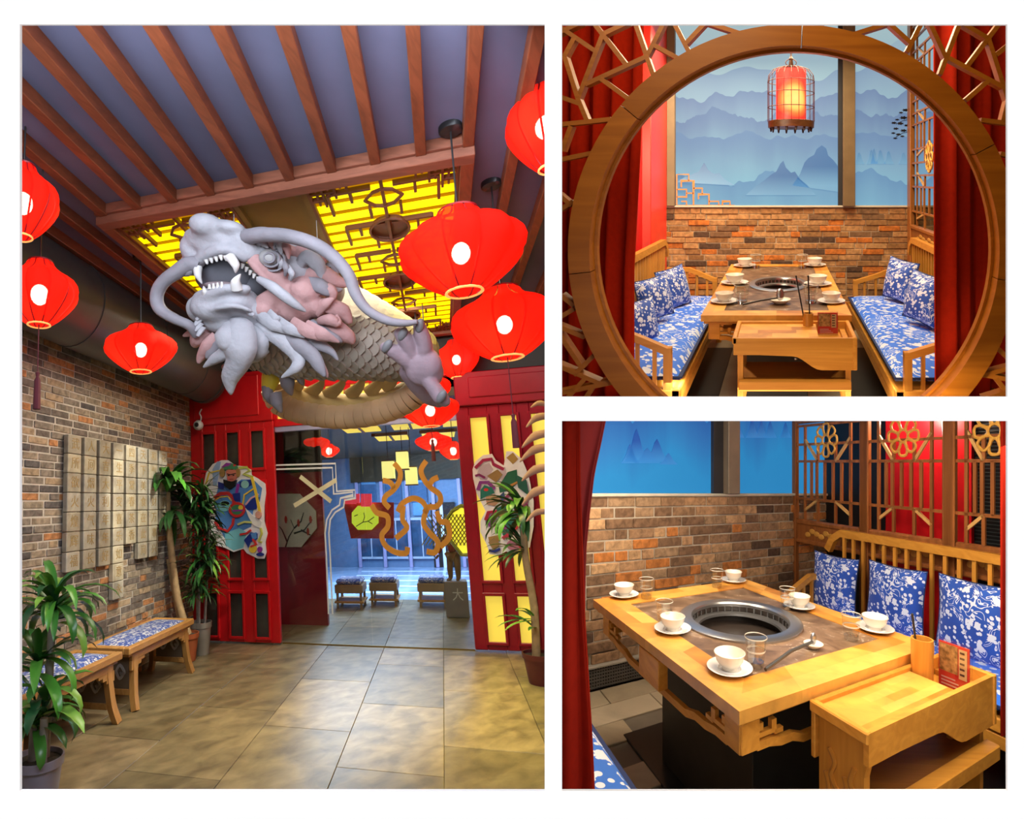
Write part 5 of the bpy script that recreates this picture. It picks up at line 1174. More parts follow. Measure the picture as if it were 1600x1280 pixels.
for pts in ([(1165,305),(1180,292),(1195,281),(1206,272),(1213,268),(1219,256),(1224,251),(1228,262),(1236,270),(1242,268),(1250,280),(1262,290),(1275,305)], [(1238,290),(1250,272),(1257,254),(1263,247),(1272,242),(1276,233),(1284,227),(1291,232),(1294,243),(1303,251),(1311,262),(1311,300)], [(1058,285),(1070,276),(1082,272),(1092,268),(1100,254),(1107,266),(1116,272),(1124,270),(1132,280),(1148,290)]):
    q = [PB(*c, y=YW) for c in pts]; MB().prism([(p.x, p.z) for p in q], 'xz', YW+.004, YW+.009).build('printed_peak', pk, RB, mr_, at=tuple(q[0]))
brn = plain('window_brown', (0.19, 0.13, 0.07), 0.45, metal=0.2)
struct(MB().box((0.63, YW-0.10, 1.30), (0.755, YW+0.1, 3.5), 0.004).build('trim_3', brn, RB), 'brown metal window post dividing the mural', 'trim')
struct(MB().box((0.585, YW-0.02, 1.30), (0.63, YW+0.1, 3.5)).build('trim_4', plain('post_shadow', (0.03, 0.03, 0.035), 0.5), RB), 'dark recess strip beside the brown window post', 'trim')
struct(MB().box((-1.20, YW-0.05, 1.30), (-1.115, YW+0.1, 3.5), 0.004).build('trim_5', brn, RB), 'brown metal window frame at left of the mural', 'trim')
orange = plain('orange_key', (0.62, 0.24, 0.05), 0.4)
kp = MB()
def key(pts):
    q = [tuple(PB(870+a/4.267, 30+b/4.267, y=YW-.01)) for a, b in pts]
    kp.path(q, .014, .012, up=(0, 1, 0))
for p in ([(800,1240),(800,1035),(880,1035),(880,1078)], [(830,1120),(830,1078),(912,1078),(912,1240)], [(800,1135),(865,1135),(865,1185),(800,1185)], [(865,1160),(912,1160)], [(912,1127),(970,1127),(970,1165)], [(945,1200),(945,1168),(1015,1168),(1015,1240)], [(800,1243),(1185,1243)], [(830,1215),(865,1215),(865,1240)], [(1015,1215),(1080,1215),(1080,1240)], [(1105,1240),(1105,1215),(1155,1215),(1155,1240)]): key(p)
tag(kp.build('corner_fretwork', orange, RB), 'orange stepped key pattern at lower left of the mural', 'decoration')
# red wall panels at the left
struct(MB().box((-1.62, 4.2, -0.05), (-1.28, YW-0.02, 3.5)).build('wall_booth_left', plain('booth_red', (0.58, 0.01, 0.01), 0.4), RB), 'red lacquered left wall of the round gate booth')
struct(MB().box((-1.30, 5.2, 0.0), (-1.20, YW-0.04, 3.5), 0.006).build('trim_6', plain('booth_bright_red', (0.80, 0.035, 0.02), 0.35), RB), 'bright red corner post at left of the booth', 'trim')
struct(MB().box((-1.33, 4.55, 0.0), (-1.235, 4.65, 3.5), 0.006).build('trim_7', wood('gate_wood_z', (0.36, 0.125, 0.018), (0.26, 0.085, 0.012), 'z', 0.4, 9), RB), 'brown timber post beside the left curtain', 'trim')
# ---------------------------------------------------------------- shared furniture wood
wx_ = wood('table_wood_x', (0.70, 0.325, 0.052), (0.54, 0.225, 0.030), 'x', 0.36, 12)
wy_ = wood('table_wood_y', (0.70, 0.325, 0.052), (0.54, 0.225, 0.030), 'y', 0.36, 12)
wz_ = wood('table_wood_z', (0.66, 0.30, 0.048), (0.50, 0.205, 0.028), 'z', 0.36, 12)
wblk = randcol('butcher_block', [(0, (0.68, 0.325, 0.060)), (0.3, (0.58, 0.25, 0.036)), (0.6, (0.74, 0.375, 0.078)), (0.85, (0.50, 0.19, 0.024))], rough=0.34, nscale=9, namp=0.20, bump=0.1, sc=(1.2, 1.2, 1.2), spec=0.35)
def marble():
    m, nt, b = _nt('brown_marble'); L = nt.links.new; v = coords(nt)
    n = N(nt, 'ShaderNodeTexNoise'); n.inputs['Scale'].default_value = 7; n.inputs['Detail'].default_value = 9; n.inputs['Distortion'].default_value = 1.5; L(v, n.inputs['Vector'])
    r = ramp(nt, [(.3, (.06, .033, .018)), (.5, (.165, .098, .055)), (.68, (.26, .165, .10)), (.8, (.13, .075, .042))]); L(n.outputs['Fac'], r.inputs[0])
    n2 = N(nt, 'ShaderNodeTexNoise'); n2.inputs['Scale'].default_value = 4.5; n2.inputs['Detail'].default_value = 3; n2.inputs['Distortion'].default_value = 2.5; L(v, n2.inputs['Vector'])
    pp = N(nt, 'ShaderNodeMath', operation='SUBTRACT'); pp.inputs[1].default_value = .5; L(n2.outputs['Fac'], pp.inputs[0])
    ab = N(nt, 'ShaderNodeMath', operation='ABSOLUTE'); L(pp.outputs[0], ab.inputs[0])
    r2 = ramp(nt, [(0, (1, 1, 1)), (.012, (0, 0, 0))]); L(ab.outputs[0], r2.inputs[0])
    mk = N(nt, 'ShaderNodeMath', operation='GREATER_THAN'); mk.inputs[1].default_value = .56; L(n.outputs['Fac'], mk.inputs[0])
    mu = N(nt, 'ShaderNodeMath', operation='MULTIPLY'); L(r2.outputs[0], mu.inputs[0]); L(mk.outputs[0], mu.inputs[1])
    mx = N(nt, 'ShaderNodeMix', data_type='RGBA'); mx.inputs['B'].default_value = (.55, .47, .38, 1); L(r.outputs[0], mx.inputs['A']); L(mu.outputs[0], mx.inputs['Factor'])
    L(mx.outputs['Result'], b.inputs['Base Color']); b.inputs['Roughness'].default_value = .32; b.inputs['Specular IOR Level'].default_value = .3
    return m
marb = marble()
steel = plain('brushed_steel', (0.42, 0.42, 0.43), 0.28, metal=0.9, var=0.05); dsteel = plain('pan_dark', (0.03, 0.022, 0.018), 0.35)
china = plain('china_white', (0.80, 0.74, 0.64), 0.25, var=0.02); china2 = plain('china_plate', (0.78, 0.77, 0.76), 0.2, var=0.02)
clear = glass('tumbler_glass', (0.96, 0.95, 0.92), 0.02, 0.80)
def table(fr, x0, x1, y0, y1, H, gx, gy, gr, label, ry=None):
    """low hot-pot table: plank frame with mitred corners, stone inlay, sunk grill, fretted apron, dark pedestal"""
    t = thing('grill_table', fr, ((x0+x1)/2, (y0+y1)/2, 0), label, 'table'); c = ((x0+x1)/2, (y0+y1)/2, H)
    b = (x1-x0)*.14; th = .038; ry = ry or gr
    def L(m, n, mat, **k): return m.build(n, mat, fr, t, at=c, **k)
    Q = [(x0, y0), (x1, y0), (x1, y1), (x0, y1)]; I = [(x0+b, y0+b), (x1-b, y0+b), (x1-b, y1-b), (x0+b, y1-b)]
    for i in range(4):                                     # four mitred border boards
        j = (i+1) % 4; a, d, e, f = Q[i], Q[j], I[j], I[i]
        k_ = 4 if i % 2 == 0 else 6
        for s in range(k_):                                # each board glued up from staves
            u0, u1 = s/k_, (s+1)/k_
            lp = lambda p, q, u: (p[0]+(q[0]-p[0])*u, p[1]+(q[1]-p[1])*u)
            for w0, w1 in ((0, .5), (.5, 1)):
                o0, o1, n0, n1 = lp(a, d, u0), lp(a, d, u1), lp(f, e, u0), lp(f, e, u1)
                p = [lp(o0, n0, w0), lp(o1, n1, w0), lp(o1, n1, w1), lp(o0, n0, w1)]
                L(MB().prism(p, 'xy', H-th, H), 'border_stave', wblk)
    L(MB().box((x0+b-.01, y0+b-.01, H-.13), (x1-b+.01, y1-b+.01, H-.11)), 'bed', wx_)
    n = 40; ring = [(gx+gr*1.0*math.cos(2*PI*k/n), gy+ry*1.0*math.sin(2*PI*k/n)) for k in range(n)]
    bmm = bmesh.new()                                      # stone inlay with a round hole
    ov = [bmm.verts.new((p[0], p[1], H-.003)) for p in [(x0+b, y0+b), (x1-b, y0+b), (x1-b, y1-b), (x0+b, y1-b)]]
    rv = [bmm.verts.new((p[0], p[1], H-.003)) for p in ring]
    corner = lambda p: 0 if (p[0] < gx and p[1] < gy) else 1 if p[1] < gy else 2 if p[0] >= gx else 3
    for k in range(n):
        m_ = ((ring[k][0]+ring[(k+1) % n][0])/2, (ring[k][1]+ring[(k+1) % n][1])/2)
        q = corner(m_)
        bmm.faces.new((rv[k], rv[(k+1) % n], ov[q]))
    for k in range(4):
        ang = [1.5*PI, 0, .5*PI, PI][k]; kk = int(round(ang/(2*PI)*n)) % n
        bmm.faces.new((ov[k], ov[(k+1) % 4], rv[kk]))
    L(MB().addbm(bmm), 'stone_inlay', marb)
    def el(prof, nm, mat, parent_lathe=None):
        m = MB()
        vs, fs = [], []
        for r, z in prof:
            for k in range(n): vs.append((gx+gr*r*math.cos(2*PI*k/n), gy+ry*r*math.sin(2*PI*k/n), H+z))
        for i in range(len(prof)-1):
            for k in range(n): fs.append((i*n+k, i*n+(k+1) % n, (i+1)*n+(k+1) % n, (i+1)*n+k))
        m.add(vs, fs); return L(m, nm, mat, smooth=35)
    el([(1.02, -.003), (1.02, .004), (.97, .010), (.82, .008), (.80, .0), (.80, -.012)], 'grill_rim', steel)
    el([(.80, -.012), (.80, -.085)], 'grill_wall', dsteel)
    el([(.80, -.04), (.79, -.035), (.70, -.04), (.69, -.05)], 'grill_inner_ring', steel)
    el([(.80, -.085), (.4, -.095), (0.001, -.09)], 'burner_pan', dsteel)
    g = MB()
    for k in range(36):
        a = 2*PI*k/36; g.box((gx+gr*.79*math.cos(a)-.003, gy+ry*.79*math.sin(a)-.003, H-.035), (gx+gr*.79*math.cos(a)+.003, gy+ry*.79*math.sin(a)+.003, H-.014))
    L(g, 'vent_slots', steel)
    # edge moulding and apron
    ins = .045
    for (a, d, ax) in (((x0, y0), (x1, y0), 'x'), ((x0, y1), (x1, y1), 'x'), ((x0, y0), (x0, y1), 'y'), ((x1, y0), (x1, y1), 'y')):
        s = 1 if (a[1] == y0 and ax == 'x') or (a[0] == x0 and ax == 'y') else -1
        mat = wx_ if ax == 'x' else wy_
        if ax == 'x':
            p = lambda l, w: (a[0]+l, a[1]+s*w)
        else:
            p = lambda l, w: (a[0]+s*w, a[1]+l)
        Ln = (d[0]-a[0]) if ax == 'x' else (d[1]-a[1])
        def bx(l0, l1, w0, w1, z0, z1, nm):
            q0, q1 = p(l0, w0), p(l1, w1); return L(MB().box((*q0, z0), (*q1, z1), .003), nm, mat)
        bx(.015, Ln-.015, .02, .05, H-th-.018, H-th, 'edge_moulding')
        z1_ = H-th-.018; z0_ = H-.158; aw = .018; h_ = z1_-z0_
        e = .16*min(1, Ln/1.1); md = .09
        bx(ins, ins+e*.5, ins-.005, ins+aw, z0_, z1_, 'apron_end'); bx(Ln-ins-e*.5, Ln-ins, ins-.005, ins+aw, z0_, z1_, 'apron_end')
        bx(Ln/2-md, Ln/2+md, ins-.03, ins+aw, z0_-.012, z1_, 'apron_block')
        for sd in (0, 1):                                   # open key fret beside the ends
            B0 = lambda l: l if sd == 0 else Ln-l
            for (l0, l1, h0, h1) in ((.5, 1.05, .86, 1), (.5, .62, .50, .72), (.5, .9, .30, .44), (.86, 1.0, .30, .70), (.95, 1.2, .24, .38)):
                q0, q1 = p(B0(ins+e*l0), ins), p(B0(ins+e*l1), ins+aw); L(MB().box((*q0, z0_+h0*h_), (*q1, z0_+h1*h_)), 'fret_bar', mat)
        cur = []                                            # curved lower rail
        for k in range(17):
            u = k/16; l = ins+e*.45+(Ln-2*ins-e*.9)*u
            zz = z0_+(.008 if (u <= .12 or u >= .88) else -.004 if (u < .2 or u > .8) else -.022)
            q = p(l, ins+aw*.5); cur.append((q[0], q[1], zz))
        L(MB().path(cur, .02, .026), 'apron_rail', mat)
    ped = plain('pedestal_black', (.018, .018, .017), .45, var=.3, scale=10)
    L(MB().box((x0+(x1-x0)*.27, y0+(y1-y0)*.22, 0), (x1-(x1-x0)*.27, y1-(y1-y0)*.2, H-.1), .004), 'pedestal', ped)
    for xx in (x0+(x1-x0)*.27,): 
        L(MB().lathe([(0, -.012), (.012, -.012), (.014, 0), (0, .002)], 12, (x1-(x1-x0)*.36, y0+(y1-y0)*.22-.012, H*.47)), 'pedestal_knob', steel)
    return t
# ---------------------------------------------------------------- tableware
def place_setting(fr, p, label, grp, s=1.0):
    f = fr.own(tuple(p)); t = thing('bowl', f, (0, 0, 0), label, 'bowl', grp)
    MB().lathe([(0, .016*s), (.028*s, .016*s), (.040*s, .022*s), (.051*s, .036*s), (.056*s, .054*s), (.060*s, .062*s), (.058*s, .0635*s), (.053*s, .055*s), (.047*s, .037*s), (.036*s, .026*s), (0, .023*s)], 28).build('bowl_body', china, f, t, smooth=60)
    MB().lathe([(.029*s, .0065*s), (.030*s, .018*s), (.026*s, .018*s)], 24).build('foot_ring', china, f, t, smooth=60)
    u = thing('saucer', f, (0, 0, 0), label.replace('bowl', 'saucer under the bowl', 1), 'saucer', grp.replace('bowls', 'saucers'))
    MB().lathe([(0, .006*s), (.045*s, .006*s), (.065*s, .010*s), (.085*s, .017*s), (.087*s, .016*s), (.068*s, .006*s), (.048*s, .0), (0, .0)], 32).build('plate', china2, f, u, smooth=60)
    MB().lathe([(.046*s, .0065*s), (.045*s, .010*s), (.041*s, .0065*s)], 24).build('well_ring', china2, f, u, smooth=60)
    return t
def tumbler(fr, p, label, grp, s=1.0):
    f = fr.own(tuple(p)); t = thing('glass_tumbler', f, (0, 0, 0), label, 'glass', grp)
    MB().lathe([(.030*s, .0), (.033*s, .03*s), (.036*s, .055*s), (.041*s, .098*s), (.0425*s, .10*s), (.040*s, .10*s)], 20).build('wall', clear, f, t, smooth=50)
    MB().lathe([(0, .001), (.029*s, .001), (.031*s, .018*s), (.0, .02*s)], 20).build('thick_base', glass('glass_base', (.86, .88, .90), .05, .6), f, t, smooth=50)
    MB().lathe([(.0425*s, .097*s), (.0437*s, .099*s), (.0425*s, .101*s), (.041*s, .099*s)], 24).build('rim', plain('glass_rim', (.62, .58, .50), .15), f, t, smooth=60)
    MB().lathe([(.0362*s, .052*s), (.0372*s, .055*s), (.0362*s, .058*s)], 20).build('waist_line', plain('glass_rim', (.6, .6, .6), .15), f, t, smooth=60)
    return t
def cart(fr, x0, x1, y0, y1, H, label, zf=0.0, shelf=.42):
    """side trolley: shallow tray, arched front skirt, scroll-carved end panel, lower shelf"""
    t = thing('serving_cart', fr, ((x0+x1)/2, (y0+y1)/2, zf), label, 'cart'); c = ((x0+x1)/2, (y0+y1)/2, H)
    def L(m, n, mat, **k): return m.build(n, mat, fr, t, at=c, **k)
    xs = x0+(x1-x0)*.70; e = .018
    n = 5                                                     # work top glued from staves
    for i in range(n):
        a, b_ = y0+e+(y1-y0-2*e)*i/n, y0+e+(y1-y0-2*e)*(i+1)/n
        cut = [0]+sorted([random.uniform(.15, .5), random.uniform(.55, .9)])+[1]
        for k in range(3):
            L(MB().box((x0+e+(xs-x0-e)*cut[k], a, H-.035), (x0+e+(xs-x0-e)*cut[k+1], b_, H-.012)), 'top_stave', wblk)
    L(MB().box((xs, y0+e, H-.075), (x1-e, y1-e, H-.06)), 'tray_floor', wx_)
    L(MB().box((xs-.012, y0+e, H-.075), (xs, y1-e, H-.013)), 'tray_side', wy_)
    L(MB().box((x0-.008, y0, H-.03), (x0+e, y1, H+.004), .004), 'end_rail', wy_)
    L(MB().box((x1-e, y0-.005, H-.17), (x1+.005, y1, H+.006), .004), 'end_board', wy_)
    L(MB().box((x0, y1-e, H-.17), (x1, y1, H+.004), .004), 'back_rail', wx_)
    prof = [(x0, H+.002), (x1, H+.002), (x1, H-.17), (x0+(x1-x0)*.72, H-.17)]
    prof += [(x0+(x1-x0)*(.72-.24*k/6), H-.17+.075*(1-math.cos(PI*k/6))/2) for k in range(1, 7)]+[(x0+(x1-x0)*.2, H-.088), (x0, H-.088)]
    L(MB().prism(prof, 'xz', y0, y0+e), 'front_skirt', wx_)
    for xx in (x0+.02, x1-.055):
        L(MB().prism([(y0+.03, zf), (y1-.02, zf), (y1-.02, H-.04), (y0+.02, H-.04), (y0+.02, H-.10), (y0+.03, H-.14)], 'yz', xx, xx+.03), 'end_panel', wz_)
    sz = zf+(H-zf)*shelf
    for i in range(4):
        a, b_ = y0+.02+(y1-y0-.03)*i/4, y0+.02+(y1-y0-.03)*(i+1)/4
        L(MB().box((x0+.05, a, sz-.02), (x1-.055, b_, sz)), 'shelf_stave', wood('shelf_wood_x', (0.36, 0.14, 0.025), (0.25, 0.09, 0.015), 'x', .4, 12))
    L(MB().box((x0+.03, y0-.03, sz-.03), (x1-.03, y0+.02, sz+.022), .004), 'shelf_lip', wx_)
    for xx, s in ((x0+.05, 1), (x1-.055, -1)): L(MB().prism([(xx, sz), (xx+s*.07, sz), (xx, sz+.06)], 'xz', y0+.1, y0+.12), 'corner_block', wz_)
    # carved scroll on the left end panel
    sc_ = plain('carve_line', (.36, .15, .03), .5); ym = (y0+y1)/2; X = x0+.018; wd = (y1-y0)/.27
    for pts in ([(-.06, .05), (-.03, .02), (-.05, -.02), (-.01, -.05), (.03, -.03), (.02, .0)], [(.07, .04), (.05, .0), (.07, -.04), (.04, -.07)], [(-.07, -.07), (-.04, -.10), (-.06, -.14), (-.02, -.17), (.0, -.14), (.04, -.13), (.06, -.17), (.03, -.2)], [(-.02, -.24), (.0, -.28), (.03, -.25)], [(-.08, -.02), (-.06, -.06), (-.08, -.1)]):
        q = [(X, ym-a*wd*.9, H-.17+b*1.1) for a, b in pts]; L(MB().path(spline(q, 5), .012, .008, up=(1, 0, 0)), 'carving', wz_)
        L(MB().path([(X-.001, p.y+.008, p.z-.004) for p in spline(q, 5)], .006, .006, up=(1, 0, 0)), 'carving_groove', sc_)
    return t
def menu_stand(fr, p, w_, h_, label, dirx=(1, 0, 0)):
    f = fr.own(tuple(p)); t = thing('menu_stand', f, (0, 0, 0), label, 'menu stand')
    acr = glass('acrylic', (.97, .97, .97), .02, .88)
    MB().box((-w_/2, -.012, 0), (w_/2, -.008, h_)).box((-w_/2, .008, 0), (w_/2, .012, h_)).box((-w_/2, -.03, 0), (w_/2, .03, .004)).build('holder', acr, f, t)
    cd_ = MB().box((-w_/2+.004, -.004, .006), (w_/2-.004, .0, h_-.006)).build('card', plain('card_red', (.62, .03, .03), .5), f, t)
    MB().box((-w_/2+.008, -.006, h_*.36), (w_/2*.25, -.0045, h_-.012)).build('dish_photo', plain('card_dish', (.40, .22, .08), .5, var=.9, scale=60), f, cd_)
    MB().box((w_/2*.33, -.0065, h_*.30), (w_/2-.012, -.0045, h_-.016)).build('text_panel', plain('card_cream', (.66, .45, .22), .5), f, cd_)
    m = MB()
    for k in range(5): m.box((w_/2*.4, -.008, h_*(.38+.11*k)), (w_/2-.02, -.0065, h_*(.42+.11*k)))
    m.build('text_lines', plain('card_ink', (.06, .03, .03), .6), f, cd_)
    m = MB()
    for k in range(3): m.box((-w_/2+.015, -.006, h_*(.08+.07*k)), (w_/2*(.5-.2*k), -.0045, h_*(.105+.07*k)))
    m.build('pale_lines', plain('card_pale', (.75, .45, .40), .6), f, cd_)
    return t
def chopstick_cup(fr, p, label, r=.034, h=.15, cup=True):
    f = fr.own(tuple(p)); t = thing('chopstick_cup', f, (0, 0, 0), label, 'cup')
    MB().lathe([(0, .0), (r*.95, 0), (r, .01), (r*1.02, h), (r*.88, h), (r*.86, .02), (0, .02)], 28).build('cup', wz_, f, t, smooth=40)
    return t
def seat_bench(fr, x0, x1, y0, y1, back, label, H=.45, zb=.97, arms=(True, True), arm_h=.66, zf=0.0):
    """wooden settle with slatted back and arms; back = x of the back plane"""
    t = thing('booth_bench', fr, ((x0+x1)/2, (y0+y1)/2, zf), label, 'bench'); c = ((x0+x1)/2, (y0+y1)/2, H)
    def L(m, n, mat, **k): return m.build(n, mat, fr, t, at=c, **k)
    L(MB().box((x0, y0, H-.10), (x1, y0+.05, H-.035), .006), 'front_rail' if False else 'end_rail', wx_); L(MB().box((x0, y1-.05, H-.10), (x1, y1, H-.035), .006), 'end_rail', wx_)
    for xx in (x0, x1-.05): L(MB().box((xx, y0, H-.10), (xx+.05, y1, H-.035), .006), 'side_rail', wy_)
    for xx in (x0+.005, x1-.05): L(MB().box((xx, y0+.01, H-.17), (xx+.045, y1-.01, H-.11), .004), 'lower_rail', wy_)
    L(MB().box((x0+.02, y0+.02, H-.05), (x1-.02, y1-.02, H-.035)), 'seat_board', wx_)
    L(MB().box((x0+.02, y0+.005, H-.17), (x1-.02, y0+.05, H-.105), .004), 'lower_end_rail', wx_)
    for xx in (x0+.01, x1-.06):
        for yy in (y0+.01, y1-.06): L(MB().box((xx, yy, zf), (xx+.05, yy+.05, H-.10)), 'leg', wz_)
    s = 1 if back > (x0+x1)/2 else -1; bx0, bx1 = (back-.045, back) if s > 0 else (back, back+.045)
    L(MB().path([((bx0+bx1)/2, y0+.02, zb), ((bx0+bx1)/2, y1-.16, zb), ((bx0+bx1)/2, y1-.08, zb-.05), ((bx0+bx1)/2, y1-.03, zb-.14)], .05, .055), 'top_rail', wy_)
    yy = y0+.06
    while yy < y1-.12:
        L(MB().box((bx0+.012, yy, H), (bx1-.012, yy+.022, zb-.02)), 'back_slat', wz_); yy += .085
    front = x0 if s > 0 else x1
    for on, yy in ((arms[0], y0+.025), (arms[1], y1-.025)):
        if not on: continue
        xf = front+s*.05; xb = back-s*.03
        pts = [(xb, yy, arm_h), (xb-s*.22, yy, arm_h), (xb-s*.32, yy, arm_h-.04), (xf+s*.03, yy, arm_h-.10), (xf, yy, arm_h-.10)]
        L(MB().path(pts, .045, .04), 'arm_rail', wx_)
        L(MB().box((min(xf, xf+s*.045), yy-.022, H-.04), (max(xf, xf+s*.045), yy+.022, arm_h-.09)), 'arm_post', wz_)
        for k in range(1, 5):
            xx = xf+(xb-xf)*k/5
            zt = arm_h-.015 if abs(xx-xb) < .22 else arm_h-.05 if abs(xx-xb) < .33 else arm_h-.09
            L(MB().box((xx-.011, yy-.011, H-.04), (xx+.011, yy+.011, zt)), 'arm_slat', wz_)
    return t
seat_cloth = fabric_floral('seat_cloth', (0.03, 0.22, 0.98), (0.02, 0.15, 0.85), (0.68, 0.78, 1.0), 9, 0.54)
pill_cloth = fabric_floral('pillow_cloth', (0.02, 0.13, 0.70), (0.006, 0.03, 0.26), (0.74, 0.80, 0.96), 14, 0.60)
def seat_cushion(fr, x0, x1, y0, y1, z, label, grp, th=.055, mat=None):
    t = thing('seat_cushion', fr, ((x0+x1)/2, (y0+y1)/2, z), label, 'cushion', grp)
    def top(i, j):
        e = (1-abs(2*i-1)**8)*(1-abs(2*j-1)**8); return (x0+(x1-x0)*i, y0+(y1-y0)*j, z+.012+th*e**.6)
    m = MB().grid(top, 14, 24); m.grid(lambda i, j: (x0+(x1-x0)*i, y0+(y1-y0)*j, z), 1, 1)
    m.build('cover', mat or seat_cloth, fr, t, at=((x0+x1)/2, (y0+y1)/2, z), smooth=70)
    m = MB().path([(x0, y0, z+.015), (x1, y0, z+.015), (x1, y1, z+.015), (x0, y1, z+.015)], .012, .012, closed=True); m.build('piping', plain('piping_dark', (.012, .03, .12), .7), fr, t, at=((x0+x1)/2, (y0+y1)/2, z))
    return t
def pillow(fr, p, ex, ey, en, s, label, grp, th=.085, mat=None):
    """square cushion: p = centre, ex/ey = edge directions, en = face normal (room axes)"""
    ex, ey, en = Vector(ex), Vector(ey), Vector(en); p = Vector(p)
    t = thing('throw_pillow', fr, tuple(p), label, 'pillow', grp)
    m = MB()
    for sg in (1, -1):
        def f(i, j):
            a, b = 2*i-1, 2*j-1; pin = 1-.10*(1-abs(a)**2)*0
            k = ((1-abs(a)**2.6)*(1-abs(b)**2.6))**.55
            ca, cb = a*(1-.07*(1-b*b)), b*(1-.07*(1-a*a))
            return p+ex*ca*s/2+ey*cb*s/2+en*sg*th*k
        m.grid(f, 14, 14)
    m.build('cover', mat or pill_cloth, fr, t, at=tuple(p), smooth=70)
    sm = [p+ex*a*s/2*(1-.07*(1-b*b))+ey*b*s/2*(1-.07*(1-a*a)) for a, b in [(-1+2*k/8, -1) for k in range(8)]+[(1, -1+2*k/8) for k in range(8)]+[(1-2*k/8, 1) for k in range(8)]+[(-1, 1-2*k/8) for k in range(8)]]
    MB().tube(sm, .004, 5, closed=True).build('seam', plain('piping_dark', (.012, .03, .12), .7), fr, t, at=tuple(p))
    return t
def lattice_screen(fr, x, y0, y1, z0, z1, label, parent_name='lattice_screen', depth=.05, panel_z=None, dark=None, post=.07, lt=.018, medal=None):
    """carved screen in a plane of constant x: posts, rails, octagon fret, medallion, lower carved panel"""
    t = thing(parent_name, fr, (x, (y0+y1)/2, z0), label, 'screen'); c = (x, (y0+y1)/2, z0); mat = dark
    def L(m, n, mt, **k): return m.build(n, mt, fr, t, at=c, **k)
    for yy in (y0, y1-post): L(MB().box((x-depth/2, yy, 0), (x+depth/2, yy+post, z1), .006), 'post', mat)
    a, b = y0+post, y1-post; w = b-a; Hh = (z1-z0)
    L(MB().box((x-depth*.55, a, z0-.045), (x+depth*.55, b, z0), .012), 'bottom_rail', mat); L(MB().box((x-depth*.5, a, z0-.20), (x+depth*.5, b, z0-.165), .008), 'lower_rail', mat)
    L(MB().box((x-.008, a, z0-.165), (x+.008, b, z0-.045)), 'carved_panel', mat)
    L(MB().box((x-.02, a, z1-.03), (x+.02, b, z1)), 'head_rail', mat)
    cv = MB()
    for k in range(9):
        yy = a+w*(.2+.6*k/8); cv.ell((x-.012, yy, z0-.105+.018*math.sin(k*2.1)), (.008, w*.05, .022), 8, 5)
    L(cv, 'carving', plain('carving_gold', (.55, .27, .05), .45))
    v = lambda q, z_a, z_b: MB().box((x-lt/2, a+w*q-lt/2, z_a), (x+lt/2, a+w*q+lt/2, z_b))
    h = lambda z, q0=0, q1=1: MB().box((x-lt/2, a+w*q0, z-lt/2), (x+lt/2, a+w*q1, z+lt/2))
    unit = panel_z or .50; z = z0; first = True
    while z < z1-.05:
        zt = min(z+unit, z1)
        lv = [z+unit*f for f in (0, .22, .62, .80, 1.0)]
        for zz in lv[1:]: 
            if zz < z1-.03: L(h(zz), 'bar', mat)
        for q in (.14, .86):
            L(v(q, z, min(lv[4], z1-.03)), 'bar', mat)
        for q in (.27, .40, .53, .66, .75): 
            if lv[2] < z1: L(v(q, lv[1], min(lv[2], z1-.03)), 'bar', mat)
        for q in (.36, .64):
            for (p0, p1) in ((lv[0], lv[1]), (lv[2], lv[3])):
                if p1 < z1: L(v(q, p0, p1), 'bar', mat)
        for (za, zb, s) in ((lv[0], lv[1], 1), (lv[2], lv[4], -1)):
            if zb > z1: continue
            for (q0, q1) in ((.14, .36), (.86, .64)):
                zz0, zz1 = (za+.04, zb) if s > 0 else (zb-.04, za)
                L(MB().bar((x, a+w*q0, zz0+(zz1-zz0)*.3), (x, a+w*q1, zz1), lt, lt, up=(1, 0, 0)), 'slanted_bar', plain('lit_edge_wood', (.62, .36, .12), .4))  # lit edges of the fret put into the pale bar colour
        z += unit
    for mz, mr in (medal or []):
        gm = plain('medallion_gold', (.72, .38, .07), .4)
        ym = (a+b)/2
        for k in range(8):
            a0 = 2*PI*k/8; L(MB().tube(spline([(x-.012, ym+mr*r_*math.cos(a0+o), mz+mr*1.15*r_*math.sin(a0+o)) for r_, o in ((.30, -.2), (.62, -.42), (.95, -.25), (1.0, 0), (.95, .25), (.62, .42), (.30, .2))], 3), mr*.085, 6), 'medallion_loop', gm, smooth=60)
        L(MB().tube([(x-.012, ym+mr*.32*math.cos(2*PI*k/12), mz+mr*.36*math.sin(2*PI*k/12)) for k in range(12)], mr*.08, 6, closed=True), 'medallion_ring', gm, smooth=60)
    return t
